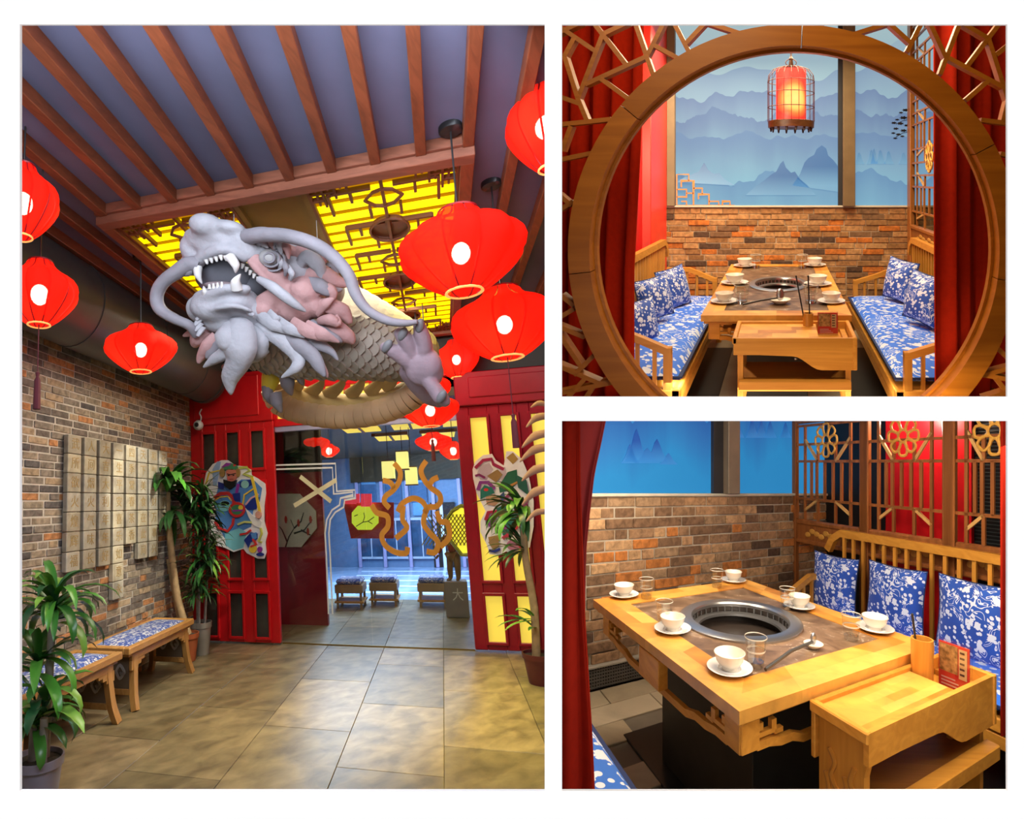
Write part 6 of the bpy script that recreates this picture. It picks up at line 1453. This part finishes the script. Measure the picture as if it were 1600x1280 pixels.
def curtain(fr, pts, z0, z1, label, folds=6, amp=.03, mat=None, narrow=None, name='curtain'):
    """hanging cloth: a plan polyline with vertical folds; narrow = list of (height fraction, width factor)"""
    p = [Vector((*q, 0)) for q in pts]; t = thing(name, fr, (pts[0][0], pts[0][1], z0), label, 'curtain')
    nu, nv = folds*10, 14
    tot = (p[-1]-p[0])
    nrm = Vector((-tot.y, tot.x, 0)).normalized()
    def f(i, j):
        k = 1.0
        if narrow: 
            for (h0, w0), (h1, w1) in zip(narrow, narrow[1:]):
                if h0 <= j <= h1: k = w0+(w1-w0)*(j-h0)/(h1-h0)
        q = p[0]+tot*i*k; ph = folds*2*PI*i+.5*math.sin(3*i+j*1.5)
        d = amp*(math.sin(ph)+.35*math.sin(2.3*ph+1))
        q = q+nrm*d; return (q.x, q.y, z0+(z1-z0)*j)
    m = MB().grid(f, nu, nv); o = m.build('cloth', mat, fr, t, at=(pts[0][0], pts[0][1], z0), smooth=180)
    sd = o.modifiers.new('thick', 'SOLIDIFY'); sd.thickness = .006
    hm = MB(); rr = [f(i/nu, 1.0) for i in range(nu+1)]
    hm.path([(a, b, c_-.02) for a, b, c_ in rr], .012, .05); hm.build('header_tape', mat, fr, t, at=(pts[0][0], pts[0][1], z0))
    return t
# ---------------------------------------------------------------- round gate with ice-crack lattice
gw = wood('gate_wood', (0.40, 0.130, 0.009), (0.28, 0.080, 0.004), 'x', 0.42, 7)
gl_ = wood('gate_bar', (0.42, 0.135, 0.012), (0.30, 0.088, 0.006), 'x', 0.45, 9)
G0 = 2.42
ga = thing('moon_gate', RB, tuple(PB(1241, 390, y=G0)), 'large round wooden moon gate ring with cracked-ice lattice around it', 'gate')
gc = PB(1241, 390, y=G0); px = (PB(1341, 390, y=G0).x-gc.x)/100
ri, ro = 316*px, 349*px
def gate_arc(r0, r1, ya, yb, a0, a1, n):
    vs, fs = [], []
    for i in range(n+1):
        a = a0+(a1-a0)*i/n; c_, s_ = math.cos(a), math.sin(a)
        for r, y in ((r0, ya), (r1, ya), (r1, yb), (r0, yb)): vs.append((gc.x+r*c_, y, gc.z+r*s_))
    for i in range(n):
        for k in range(4): fs.append((4*i+k, 4*i+(k+1) % 4, 4*i+4+(k+1) % 4, 4*i+4+k))
    fs += [(3,2,1,0), tuple(4*n+k for k in range(4))]
    return MB().add(vs, fs)
cuts = [-56, -8, 28, 88, 140, 186, 236]
for a0, a1 in zip(cuts, cuts[1:]): gate_arc(ri, ro, G0-.035, G0+.075, math.radians(a0+.12), math.radians(a1-.12), 20).build('ring_segment', gw, RB, ga, at=tuple(gc), smooth=30)
gate_arc(ri-.012, ri+.004, G0+.03, G0+.062, math.radians(-56), math.radians(236), 90).build('inner_bead', gw, RB, ga, at=tuple(gc), smooth=30)
Z1, Z2, Z3, Z4 = (870, 30), (1220, 30), (870, 330), (1220, 330)
bars = [(Z1, s) for s in (((40,65),(260,215)), ((245,20),(470,310)), ((20,100),(180,25)), ((320,105),(490,25)), ((315,110),(150,540)), ((128,130),(62,255)), ((62,250),(155,545)), ((152,535),(212,680)), ((200,440),(605,255)), ((300,400),(485,535)), ((30,520),(165,568)), ((30,705),(370,670)), ((105,715),(45,880)), ((30,938),(240,895)), ((30,1270),(120,1215)), ((20,1165),(110,1240)), ((525,20),(605,250)), ((600,240),(655,395)), ((725,20),(605,260)), ((655,180),(815,268)), ((780,20),(885,225)), ((995,30),(860,175)), ((990,25),(1240,108)))]
bars += [(Z2, s) for s in (((285,25),(235,55)), ((480,108),(745,25)), ((705,25),(865,170)), ((940,20),(835,225)), ((980,20),(1102,285)), ((1190,20),(1095,270)), ((1100,250),(1055,375)), ((1105,262),(1485,465)), ((1185,25),(1380,140)), ((1460,20),(1235,318)), ((1372,130),(1505,550)), ((1425,245),(1525,165)), ((1385,405),(1225,545)), ((1505,540),(1468,690)), ((1325,675),(1530,700)), ((1455,898),(1530,915)))]
bars += [(Z3, s) for s in (((125,645),(20,708)), ((40,555),(125,625)), ((20,760),(195,832)), ((20,800),(185,1045)), ((255,955),(125,1082)), ((20,1020),(300,1140)), ((290,1140),(400,1118)), ((20,1205),(410,1125)), ((195,1110),(85,1230)), ((245,1170),(190,1250)))]
bars += [(Z4, s) for s in (((1435,905),(1540,1005)), ((1335,1085),(1540,1030)), ((1335,1080),(1540,1118)), ((1425,1105),(1510,1215)), ((1340,1245),(1540,1185)))]
for o_, (p, q) in bars:
    a, b = PB(o_[0]+p[0]/4.267, o_[1]+p[1]/4.267, y=G0+.02), PB(o_[0]+q[0]/4.267, o_[1]+q[1]/4.267, y=G0+.02)
    MB().bar(a, b, .019, .045, up=(1e-3, 1, 0)).build('lattice_bar', gl_, RB, ga, at=tuple(a))
# ---------------------------------------------------------------- curtains
cur_m = plain('curtain_red', (0.44, 0.017, 0.003), 0.9, var=0.1, scale=40, spec=.1)
a, b = PB(866, 330, y=3.1), PB(1001, 330, y=3.1)
curtain(RB, [(a.x-.1, 3.25), (b.x, 3.0)], .1, 2.9, 'deep red curtain hanging inside the left side of the round gate', 5, .035, cur_m, narrow=[(0, 1.0), (.35, 1.0), (.62, 1.08), (1, 1.12)])
a, b = PB(1459, 330, y=3.1), PB(1590, 330, y=3.1)
curtain(RB, [(a.x, 3.0), (b.x+.1, 3.35)], .1, 2.9, 'deep red curtain hanging inside the right side of the round gate', 5, .04, cur_m)
# ---------------------------------------------------------------- right screen, benches, cushions
scr_w = wood('screen_wood', (0.42, 0.165, 0.04), (0.27, 0.09, 0.02), 'z', 0.4, 9)
lattice_screen(RB, 1.33, 4.25, 5.93, 1.12, 3.3, 'tall brown lattice screen behind the right bench of the gate booth', dark=scr_w, panel_z=.62, post=.14, medal=[(1.78, .12)])
lattice_screen(RB, -1.23, 3.75, 4.5, 1.05, 3.0, 'narrow brown lattice screen behind the left curtain', dark=scr_w, panel_z=.6, post=.06)
seat_bench(RB, -1.10, -.58, 3.22, 5.55, -1.15, 'left settle with slatted back inside the round gate', H=.42, zb=.98, arm_h=.70)
seat_cushion(RB, -1.08, -.59, 3.28, 5.50, .42, 'long blue floral seat pad on the left settle of the gate booth', 'seat pads in the gate booth')
seat_bench(RB, .64, 1.22, 3.20, 5.55, 1.27, 'right settle with slatted back inside the round gate', H=.42, zb=1.0, arm_h=.68)
seat_cushion(RB, .65, 1.20, 3.26, 5.50, .42, 'long blue floral seat pad on the right settle of the gate booth', 'seat pads in the gate booth')
def bpil(u, v, x, px_size, label, lean, yaw):
    p = PB(u, v, x=x); t_ = RB.W(p).y; s = px_size*t_/FPX
    c_, s_ = math.cos(yaw), math.sin(yaw)
    ey = Vector((lean*c_, lean*s_*.3, 1)).normalized(); ex = Vector((-s_, c_, 0)); ex = (ex-ey*ex.dot(ey)).normalized(); en = ex.cross(ey)
    pillow(RB, p, ex, ey, en, s, label, 'blue pillows in the gate booth')
bpil(1052, 450, -.93, 64, 'blue floral pillow on the left settle, farther of the pair', -.30, -.55)
bpil(1022, 466, -.97, 66, 'blue floral pillow on the left settle, in front of its pair', -.28, -.65)
bpil(996, 506, -.99, 72, 'blue floral pillow on the left settle half behind the curtain', -.25, -.75)
bpil(1407, 438, 1.05, 66, 'blue floral pillow on the right settle, farther one', .26, .55)
bpil(1444, 466, 1.05, 78, 'blue floral pillow on the right settle, nearer the curtain', .28, .5)
# ---------------------------------------------------------------- table, cart and tableware
TH = .75
p0, p1 = PB(1137, 413, z=TH), PB(1335, 493, z=TH)
gp = PB(1217, 444, z=TH); gl0, gl1 = PB(1171, 444, z=TH), PB(1263, 444, z=TH); gy0, gy1 = PB(1217, 456, z=TH), PB(1217, 433, z=TH)
table(RB, -.495, .425, 3.46, 5.54, TH, (gl0.x+gl1.x)/2, (gy0.y+gy1.y)/2, (gl1.x-gl0.x)/2, 'wooden grill table with brown stone inlay seen through the round gate', ry=(gy1.y-gy0.y)/2)
cart(RB, -.262, .40, 3.06, 3.44, .72, 'wooden serving cart with arched skirt in front of the gate booth table', zf=.30, shelf=.42)
pl_ = [(1164, 417, 'far left'), (1148, 444, 'middle left'), (1132, 473, 'near left'), (1273, 416, 'far right'), (1278, 446, 'middle right'), (1299, 473, 'near right')]
for u, v, l in pl_: place_setting(RB, PB(u, v, z=TH), 'white bowl at the %s place of the gate booth table' % l, 'white bowls on the gate booth table', .104/.06*.62 if v > 460 else 1.25)
for u, v, l in ((1181, 419, 'by the far left bowl'), (1254, 419, 'by the far right bowl'), (1159, 474, 'by the near left bowl'), (1267, 474, 'by the near right bowl')):
    tumbler(RB, PB(u, v, z=TH), 'clear tumbler %s on the gate booth table' % l, 'tumblers on the gate booth table', 1.25)
def spoon_dish(fr, p, tip, label_d, label_s, sc=1.0):
    f = fr.own(tuple(p)); t = thing('spoon_rest', f, (0, 0, 0), label_d, 'dish')
    MB().lathe([(0, .004), (.03*sc, .004), (.05*sc, .016*sc), (.055*sc, .022*sc), (.052*sc, .018*sc), (.03*sc, .0), (0, 0)], 24).build('dish', china, f, t, smooth=60)
    MB().lathe([(.03*sc, .005), (.029*sc, .008), (.026*sc, .005)], 20).build('well_ring', china2, f, t, smooth=60)
    q = Vector(tip)-Vector(p)
    u = thing('ladle', f, (0, 0, 0), label_s, 'utensil')
    MB().tube([(0, 0, .03*sc), tuple(q*.5+Vector((0, 0, .03))), tuple(q+Vector((0, 0, .012)))], .0065, 8).build('handle', plain('dark_handle', (.05, .05, .05), .35), f, u, smooth=60)
    MB().ell((.0, .0, .045*sc), (.022*sc, .014*sc, .032*sc), 12, 8).build('ladle_bowl', steel, f, u, smooth=60)
    MB().tube([tuple(q*.75+Vector((.006, 0, .022))), tuple(q*.95+Vector((.006, 0, .014)))], .0035, 8).build('yellow_grip', plain('grip_yellow', (.6, .38, .02), .4), f, u, smooth=60)
spoon_dish(RB, PB(1219, 474, z=TH), PB(1160, 479, z=TH), 'small white spoon dish before the grill on gate booth table', 'steel ladle lying from the spoon dish on gate booth table', 1.3)
menu_stand(RB, (.27, 3.36, .662), .125, .135, 'clear menu stand with a red card on the gate booth cart')
f = RB.own((.20, 3.38, .662)); 
chopstick_cup(RB, (.155, 3.385, .662), 'dark wood chopstick cup at the back of the gate booth cart', .03, .12)
for k, (dx, tilt) in enumerate(((-.012, -.10), (.012, -.02))):
    st = thing('chopstick', f, (0, 0, 0), 'dark chopstick leaning %s in the cup on gate booth cart' % ('left' if k == 0 else 'upright'), 'chopstick')
    MB().tube([(-.045+dx, 0, .02), (-.045+dx+tilt*.6, 0, .34)], .0045, 6).build('shaft', tk, f, st, smooth=60); MB().ell((-.045+dx+tilt*.6, 0, .34), (.006, .006, .006), 8, 6).build('tip', tk, f, st, smooth=60)
# ---------------------------------------------------------------- birdcage lantern
LY = 4.75
lp = PB(1236, 150, y=LY); k_ = RB.W(lp).y/FPX; f = RB.own(tuple(lp)); 
t = thing('cage_lantern', f, (0, 0, 0), 'birdcage lantern with glowing red cylinder hanging before the mural', 'lantern')
Rc, Rs = 36.5*k_, 23.5*k_
cage = plain('cage_wire', (.09, .03, .025), .4, metal=.4); cwood = wood('cage_wood', (.10, .04, .012), (.05, .018, .006), 'x', .4)
m, nt, b_ = _nt('cage_shade'); L_ = nt.links.new; b_.inputs['Base Color'].default_value = (.8, .03, .02, 1)
tc_ = N(nt, 'ShaderNodeTexCoord'); sx_ = N(nt, 'ShaderNodeSeparateXYZ'); L_(tc_.outputs['Object'], sx_.inputs[0])
# radial glow painted into the emission, as if a lamp sat inside
d1 = N(nt, 'ShaderNodeVectorMath', operation='DISTANCE'); d1.inputs[1].default_value = (0, -Rs, -12*k_); L_(tc_.outputs['Object'], d1.inputs[0])
r_ = ramp(nt, [(.0, (1.0, .80, .24)), (.36, (1.0, .62, .12)), (.52, (1.0, .18, .03)), (.68, (1.0, .015, .015))]); dv = N(nt, 'ShaderNodeMath', operation='DIVIDE'); dv.inputs[1].default_value = 46*k_; L_(d1.outputs['Value'], dv.inputs[0]); L_(dv.outputs[0], r_.inputs[0])
L_(r_.outputs[0], b_.inputs['Emission Color']); b_.inputs['Emission Strength'].default_value = 1.15
MB().lathe([(Rs, -40*k_), (Rs, 40*k_)], 32).build('shade', m, f, t, smooth=60)
MB().lathe([(0, 40*k_), (Rs, 40*k_)], 32).build('shade_top', plain('shade_top_red', (.7, .03, .02), .6), f, t)
wi = MB()
for q in range(20):
    a = 2*PI*q/20; wi.tube([(Rc*math.cos(a)*r, Rc*math.sin(a)*r, z*k_) for r, z in ((1, -40), (1, 22), (.96, 32), (.80, 40), (.5, 44), (.12, 46))], .0025, 5)
wi.build('cage_bars', cage, f, t)
for z in (-18, 4, 22): MB().tube([(Rc*math.cos(2*PI*q/28), Rc*math.sin(2*PI*q/28), z*k_) for q in range(28)], .0035, 5, closed=True).build('cage_hoop', cage, f, t)
MB().lathe([(Rc*.2, -50*k_), (Rc*.98, -50*k_), (Rc*1.0, -40*k_), (Rc*.9, -39*k_), (Rc*.2, -42*k_)], 32).build('base_tray', cwood, f, t, smooth=40)
m = MB()
for q in range(14):
    a = 2*PI*q/14; m.tube([(Rc*.86*math.cos(a), Rc*.86*math.sin(a), -50*k_), (Rc*.86*math.cos(a), Rc*.86*math.sin(a), -56*k_)], [.012, .006], 6)
m.build('base_pegs', plain('peg_black', (.02, .012, .01), .5), f, t)
MB().tube([(.09*math.cos(2*PI*q/16)*.5, 0, 52*k_+.05*math.sin(2*PI*q/16)*.6) for q in range(16)], .004, 5, closed=True).build('top_ring', cage, f, t)
MB().lathe([(.012, 44*k_), (.02, 48*k_), (.014, 56*k_), (.02, 58*k_), (.008, 62*k_)], 12).build('finial', cwood, f, t, smooth=40)
MB().tube([(0, 0, 60*k_), (0, 0, 3.36-lp.z)], .007, 6).build('chain', plain('chain_dark', (.08, .03, .02), .5), f, t)
light('cage_lamp', 'POINT', RB, (lp.x, lp.y-.25, lp.z-.42), 4, (1, .25, .18), .08)
struct(MB().box((-2.2, 2.6, 3.36), (2.2, YW+.1, 3.42)).build('ceiling_booth', plain('booth_ceiling', (.35, .28, .2), .8), RB), 'plain ceiling of the round gate booth', 'ceiling')
for i, (xa, xb, ya) in enumerate(((-.76, -.46, 4.02), (.47, .86, 4.02))):  # black strips paint the dark floor shadows beside the table
    tag(MB().box((xa, ya, 0), (xb, 5.3, .008), .002).build('floor_mat_and_shade', plain('floor_shade_black', (.014, .013, .013), .5), RB), 'black strip painting the floor shadow %s of the gate booth table' % ('left', 'right')[i], 'mat', 'floor shadow strips in the gate booth')
# =================================================================== ROOM C : booth table seen close up
ROOM['cur'] = 'C'
def PC(u, v, **k): return RC.at(u, v, **k)
CY, CX = 2.9, 3.2
cb = randcol('close_brick', [(0, (0.20, 0.115, 0.065)), (0.22, (0.30, 0.175, 0.095)), (0.42, (0.40, 0.23, 0.12)), (0.54, (0.48, 0.175, 0.045)), (0.76, (0.33, 0.21, 0.12)), (0.86, (0.10, 0.06, 0.04)), (0.94, (0.48, 0.29, 0.15))], nscale=24, namp=0.38, bump=0.6)
wc = struct(MB().box((0.2, CY, 0), (4.2, CY+.1, 1.225)).build('wall_booth_side', plain('close_mortar', (.46, .40, .32), .95, bump=.2, scale=30), RC), 'narrow brick lower wall beside the close-up grill table')
brick_wall(wc, RC, 'y', CY, 0.9, 4.2, 0.15, 1.22, 0.225, 0.0715, cb, thick=.01, proud=.016, gap=.009, flip=-1)
MB().box((.2, CY-.03, 1.22), (4.2, CY+.1, 1.24), .003).build('sill', plain('sill_white', (.6, .55, .45), .5), RC, wc, at=(1, CY, 1.22))
MB().box((.2, CY-.05, .135), (4.2, CY, .15), .003).build('vent_cap', plain('vent_cap', (.32, .29, .24), .5), RC, wc, at=(1, CY, .14))
MB().box((.2, CY-.035, 0), (4.2, CY, .135)).build('vent_back', plain('vent_dark', (.03, .028, .025), .7), RC, wc, at=(1, CY, .05))
gr = MB()
for k in range(75): gr.box((.95+k*.02, CY-.042, .008), (.957+k*.02, CY-.036, .13))
for k in range(6): gr.box((.9, CY-.042, .012+k*.021), (2.5, CY-.036, .018+k*.021))
o = gr.build('vent_grille', plain('vent_metal', (.12, .11, .10), .5), RC, wc, at=(1, CY, .05)); o['kind'] = 'stuff'
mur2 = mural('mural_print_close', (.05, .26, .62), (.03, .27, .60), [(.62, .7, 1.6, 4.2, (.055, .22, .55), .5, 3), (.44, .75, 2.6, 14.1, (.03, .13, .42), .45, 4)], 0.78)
mq = thing('mural', RC, (1, CY+.02, 1.24), 'vivid blue mountain print above the brick wall of the close-up booth', 'mural', kind='structure')
e1 = PC(1127, 700, y=CY).x; e2 = PC(1145, 700, y=CY).x
MB().box((.2, CY+.01, 1.24), (e1-.10, CY+.03, 2.4)).build('print_panel', mur2, RC, mq, at=(.9, CY, 1.24))
MB().box((e2, CY+.01, 1.24), (4.8, CY+.03, 2.4)).build('print_panel', mur2, RC, mq, at=(.9, CY, 1.24))
pk2 = print_ink('print_ink_close', (.012, .075, .33), .78, (.035, .22, .55), .13)
for (u, v, w, h) in ((995, 722, 18, 52), (985, 724, 14, 30), (1027, 722, 18, 36), (1012, 724, 20, 24), (1045, 726, 14, 18), (1154, 684, 9, 28), (1176, 684, 10, 32), (1190, 684, 9, 28), (1204, 684, 10, 26), (1228, 684, 9, 24)):
    q = [PC(u-w, v, y=CY), PC(u-w*.5, v-h*.4, y=CY), PC(u-w*.2, v-h*.85, y=CY), PC(u, v-h, y=CY), PC(u+w*.25, v-h*.75, y=CY), PC(u+w*.5, v-h*.4, y=CY), PC(u+w, v, y=CY)]
    MB().prism([(p.x, p.z) for p in q], 'xz', CY+.002, CY+.009).build('printed_peak', pk2, RC, mq, at=tuple(q[0]))
struct(MB().box((e1, CY-.10, 1.24), (e2, CY+.1, 2.4), .004).build('trim_8', plain('post_taupe', (.24, .19, .14), .45, metal=.2), RC), 'taupe metal window post over the close-up brick wall', 'trim')
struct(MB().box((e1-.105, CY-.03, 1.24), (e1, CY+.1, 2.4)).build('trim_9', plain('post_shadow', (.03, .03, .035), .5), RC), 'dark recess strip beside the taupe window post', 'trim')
# floor
fc = struct(MB().box((0, .3, -.06), (4.2, CY+.1, -.012)).build('floor_close', plain('grout', (.10, .09, .07), .8), RC), 'pale brown tile floor beside the dark pit of the close-up booth', 'floor')
ft = randcol('booth_tile', [(0, (.40, .33, .22)), (.4, (.46, .38, .26)), (.7, (.36, .29, .19))], rough=.4, nscale=3, namp=.3, bump=.15, spec=.4)
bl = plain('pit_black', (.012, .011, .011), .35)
tiles = {}
for i in range(5):
    for j in range(12):
        a, b = .55+i*.6, CY-.05-(j+1)*.20
        if b < .35: continue
        if a+.3 > 1.12 and b < 2.30: continue
        if 'k' not in tiles: tiles['k'] = MB().box((.003, .003, -.03), (.597, .197, 0), .003).mesh('tile', ft, RC)
        link('tile', tiles['k'], RC.W((a-(.3 if j % 2 else 0), b, 0)), fc)
tag(MB().box((1.08, .4, -.01), (3.0, 2.30, .006), .003).build('floor_mat_and_shade', bl, RC), 'black rubber mat on the floor under the close-up table', 'mat')
# screens, red wall and dark blinds behind them
sw = wood('close_screen_wood', (0.36, 0.125, 0.035), (0.20, 0.065, 0.018), 'z', 0.4, 9)
edges = [PC(1241, 760, x=CX).y, PC(1352, 760, x=CX).y, PC(1484, 760, x=CX).y, PC(1640, 760, x=CX).y]
for i in range(3):
    lattice_screen(RC, CX, edges[i+1]-.035, edges[i]+.035, 1.03, 1.86, ['brown lattice screen panel nearest the brick wall corner', 'middle brown lattice screen panel against the red wall', 'brown lattice screen panel at the right edge of the close-up'][i], dark=sw, panel_z=.78, post=.075, lt=.020, medal=[(1.68+.0*i, .115)])
struct(MB().box((CX+.45, .3, 0), (CX+.5, 4.2, 2.2)).build('wall_close_right', plain('blind_black', (.012, .012, .013), .5), RC), 'dark wall seen through the lattice screens')
a0, a1 = PC(1388, 740, x=CX+.44).y, PC(1522, 740, x=CX+.44).y
struct(MB().box((CX+.40, a1, 0), (CX+.44, a0, 2.2)).build('wall_close_red', plain('close_red', (.62, .008, .012), .4), RC), 'bright red panel seen through the middle lattice screen')
bd = MB()
for k in range(40): bd.box((CX+.425, .3, .9+k*.024), (CX+.445, a1-.01, .905+k*.024))
o = bd.build('wall_close_blinds', plain('blind_slat', (.05, .065, .065), .4), RC); struct(o, 'dark horizontal blind slats seen through the right lattice screen', 'blind'); o['kind'] = 'structure'
# bench and pillows
BX = 3.07
bc = seat_bench(RC, 2.50, BX, .72, 2.42, BX, 'close-up settle with slatted back under the lattice screens', H=.40, zb=.985, arm_h=.66)
seat_cushion(RC, 2.50, BX-.04, .75, 2.38, .40, 'blue floral seat pad on the close-up settle', 'seat pads of the close-up booth')
def cpil(u, v, x, px_size, label, lean=.22, yaw=.0, roll=0.0):
    p = PC(u, v, x=x); t_ = RC.W(p).y; s = px_size*t_/FPX
    ey = Vector((lean, roll, 1)).normalized(); ex = Vector((-math.sin(yaw), math.cos(yaw), 0)); ex = (ex-ey*ex.dot(ey)).normalized(); en = ex.cross(ey)
    pillow(RC, p, ex, ey, en, s, label, 'blue pillows on the close-up settle', .075)
cpil(1303, 913, 2.93, 92, 'blue floral pillow at the far end of the close-up settle', .12)
cpil(1398, 936, 2.91, 105, 'blue floral pillow in the middle of the close-up settle', .12)
cpil(1524, 972, 2.90, 128, 'blue floral pillow at the right end of the close-up settle', .12)
# left seat pad in front of the red curtain
seat_cushion(RC, .10, .66, 1.0, 2.35, .40, 'blue seat pad at lower left beside the red curtain', 'seat pads of the close-up booth', .05, fabric_floral('near_seat_cloth', (0.02, 0.18, 0.72), (0.015, 0.14, 0.62), (0.80, 0.82, 0.88), 9, 0.5))
tag(MB().box((.12, 1.02, .0), (.64, 2.33, .395), .01).build('booth_bench', wx_, RC), 'low wooden seat box under the blue pad at lower left', 'bench')
cm_ = plain('close_curtain_red', (0.26, 0.010, 0.003), 0.9, var=.1, scale=40, spec=.1)
fw = Frame((0, 0, 0), (1, 0, 0), (0, 1, 0), (0, 0, 1))
U = lambda u, t_: (u-PPX)/FPX*t_; V = lambda v, t_: -(v-PPY)/FPX*t_
def flat_curtain(name, label, prof, t0, t1, mat):
    """curtain hanging close to the room's front, its edge following the given profile of (u, v)"""
    t = thing(name, fw, (U(880, t0), t0, V(1236, t0)), label, 'curtain')
    def f(i, j):
        k = j*(len(prof)-1); q = min(int(k), len(prof)-2); s_ = k-q
        ue, ve = prof[q][0]+(prof[q+1][0]-prof[q][0])*s_, prof[q][1]+(prof[q+1][1]-prof[q][1])*s_
        u = 868+(ue-868)*i; tt = t0+(t1-t0)*i+.012*math.sin(i*9+j*2)
        return (U(u, tt), tt, V(ve, tt))
    o = MB().grid(f, 24, 24).build('cloth', mat, fw, t, at=(U(880, t0), t0, V(1236, t0)), smooth=180)
    md = o.modifiers.new('thick', 'SOLIDIFY'); md.thickness = .006
    e = MB().tube([f(1, j/20) for j in range(21)], .004, 6); e.build('hem', mat, fw, t, at=(U(880, t0), t0, V(1236, t0)))
    return t
flat_curtain('curtain', 'dark red curtain edge sweeping down behind the left front curtain', [(948, 640), (938, 690), (927, 740), (920, 800), (914, 860), (912, 960), (912, 1260)], 1.36, 1.42, plain('inner_curtain_red', (0.20, 0.006, 0.006), 0.85))
flat_curtain('curtain', 'red curtain hanging at the left edge of the close-up booth', [(904, 640), (905, 760), (909, 860), (912, 960), (918, 1060), (924, 1160), (928, 1260)], 1.20, 1.24, cm_)
# right edge curtain
t = thing('curtain', fw, (U(1572, 1.75), 1.75, V(900, 1.75)), 'strip of red curtain at the right edge of the close-up booth', 'curtain')
MB().grid(lambda i, j: (U(1562+(3-8*j*0)+i*22-(j < .45)*0, 1.86+.05*i), 1.86+.05*i, V(1150-500*j, 1.86+.05*i)), 6, 10).build('cloth', cm_, fw, t, at=(U(1572, 1.75), 1.75, V(900, 1.75)), smooth=180)
MB().tube([(U(1565, 1.86), 1.86, V(1150-500*j/10, 1.86)) for j in range(11)], .004, 6).build('hem', cm_, fw, t, at=(U(1572, 1.75), 1.75, V(900, 1.75)))
# table and tableware
TH = .75
table(RC, .869, 1.995, 1.008, 2.248, TH, PC(1156, 967, z=TH).x, PC(1156, 967, z=TH).y, .30, 'wooden grill table with brown stone inlay in the close-up booth')
cart(RC, 1.185, 2.005, .785, 1.003, .715, 'wooden serving cart with carved scroll end beside the close-up table', zf=0.0, shelf=.66)
for u, v, l, s_ in ((975, 932, 'far left corner', 1.0), (1051, 986, 'left side', 1.0), (1140, 1048, 'near corner', 1.0), (1146, 909, 'far corner', 1.0), (1249, 950, 'right side by the grill', 1.0), (1367, 985, 'right corner by the cart', 1.0)):
    place_setting(RC, PC(u, v, z=TH), 'white bowl at the %s of the close-up table' % l, 'white bowls on the close-up table', s_*.98)
for u, v, l in ((1010, 935, 'by the far left bowl'), (1120, 918, 'by the far corner bowl'), (1230, 951, 'left of the right side bowl'), (1038, 976, 'behind the left side bowl'), (1181, 1041, 'by the near corner bowl'), (1330, 999, 'left of the right corner bowl')):
    tumbler(RC, PC(u, v, z=TH), 'clear tumbler %s on the close-up table' % l, 'tumblers on the close-up table', 1.0)
spoon_dish(RC, PC(1271, 1012, z=TH), PC(1196, 1052, z=TH), 'small white spoon dish near the front edge of close-up table', 'steel ladle with yellow grip lying on the close-up table', .75)
cz = .565
chopstick_cup(RC, (1.805, .96, .657), 'round wooden chopstick cup standing in the close-up cart', .040, .165)
f = RC.own((1.805, .96, .657))
st = thing('chopstick', f, (0, 0, 0), 'single dark chopstick leaning in the wooden cup of close-up cart', 'chopstick')
MB().tube([(-.012, 0, .02), (-.035, .02, .25)], .0045, 6).build('shaft', tk, f, st, smooth=60); MB().ell((-.035, .02, .25), (.0055, .0055, .0055), 8, 6).build('tip', tk, f, st, smooth=60)
pm_ = Vector((1.865, .868, .657)); 
fm = Frame(RC.W(pm_), RC.Y*-1, RC.X, RC.Z)
menu_stand(fm, (0, 0, 0), .12, .17, 'clear menu stand with a red card in the close-up cart')
# ------------------------------------------------------------------ everything stops at the walls of its own room
LIM = {'A': [(Vector((FPX, -(862-PPX), 0)), 1)], 'B': [(Vector((-FPX, (866-PPX), 0)), 1), (Vector((0, -(637-PPY), -FPX)), 1)], 'C': [(Vector((-FPX, (866-PPX), 0)), 1), (Vector((0, (641.5-PPY), FPX)), 1)]}
def trim():
    bpy.context.view_layer.update()
    done = {}
    for o in list(COL.objects):
        z = ZONE.get(o.name)
        if o.type != 'MESH' or z not in LIM or o.get('no_trim'): continue
        loc = WLOC[o.name]; me = o.data
        lo = Vector([min((v.co[i] for v in me.vertices), default=0) for i in range(3)])+loc if False else None
        planes = [(n.normalized(), Vector((0, 0, 0))) for n, _ in LIM[z]]+[(Vector((0, -1, 0)), Vector((0, 1.012, 0)))]
        cut = []
        bb = [Vector(c)+loc for c in o.bound_box]
        for n, p in planes:
            ds = [n.dot(c-p) for c in bb]
            if max(ds) > 1e-4: cut.append((n, p))
        if not cut: continue
        bm = bmesh.new(); bm.from_mesh(me); hit = False
        for n, p in cut:
            if not bm.verts: break
            if max(n.dot(v.co+loc-p) for v in bm.verts) <= 1e-5: continue
            hit = True
            bmesh.ops.bisect_plane(bm, geom=bm.verts[:]+bm.edges[:]+bm.faces[:], plane_co=p-loc, plane_no=n, clear_outer=True)
        if not hit: bm.free(); continue
        if not bm.faces:
            bm.free()
            if not o.children: bpy.data.objects.remove(o)
            continue
        if me.users > 1: me = me.copy(); o.data = me
        bm.to_mesh(me); bm.free()
trim()
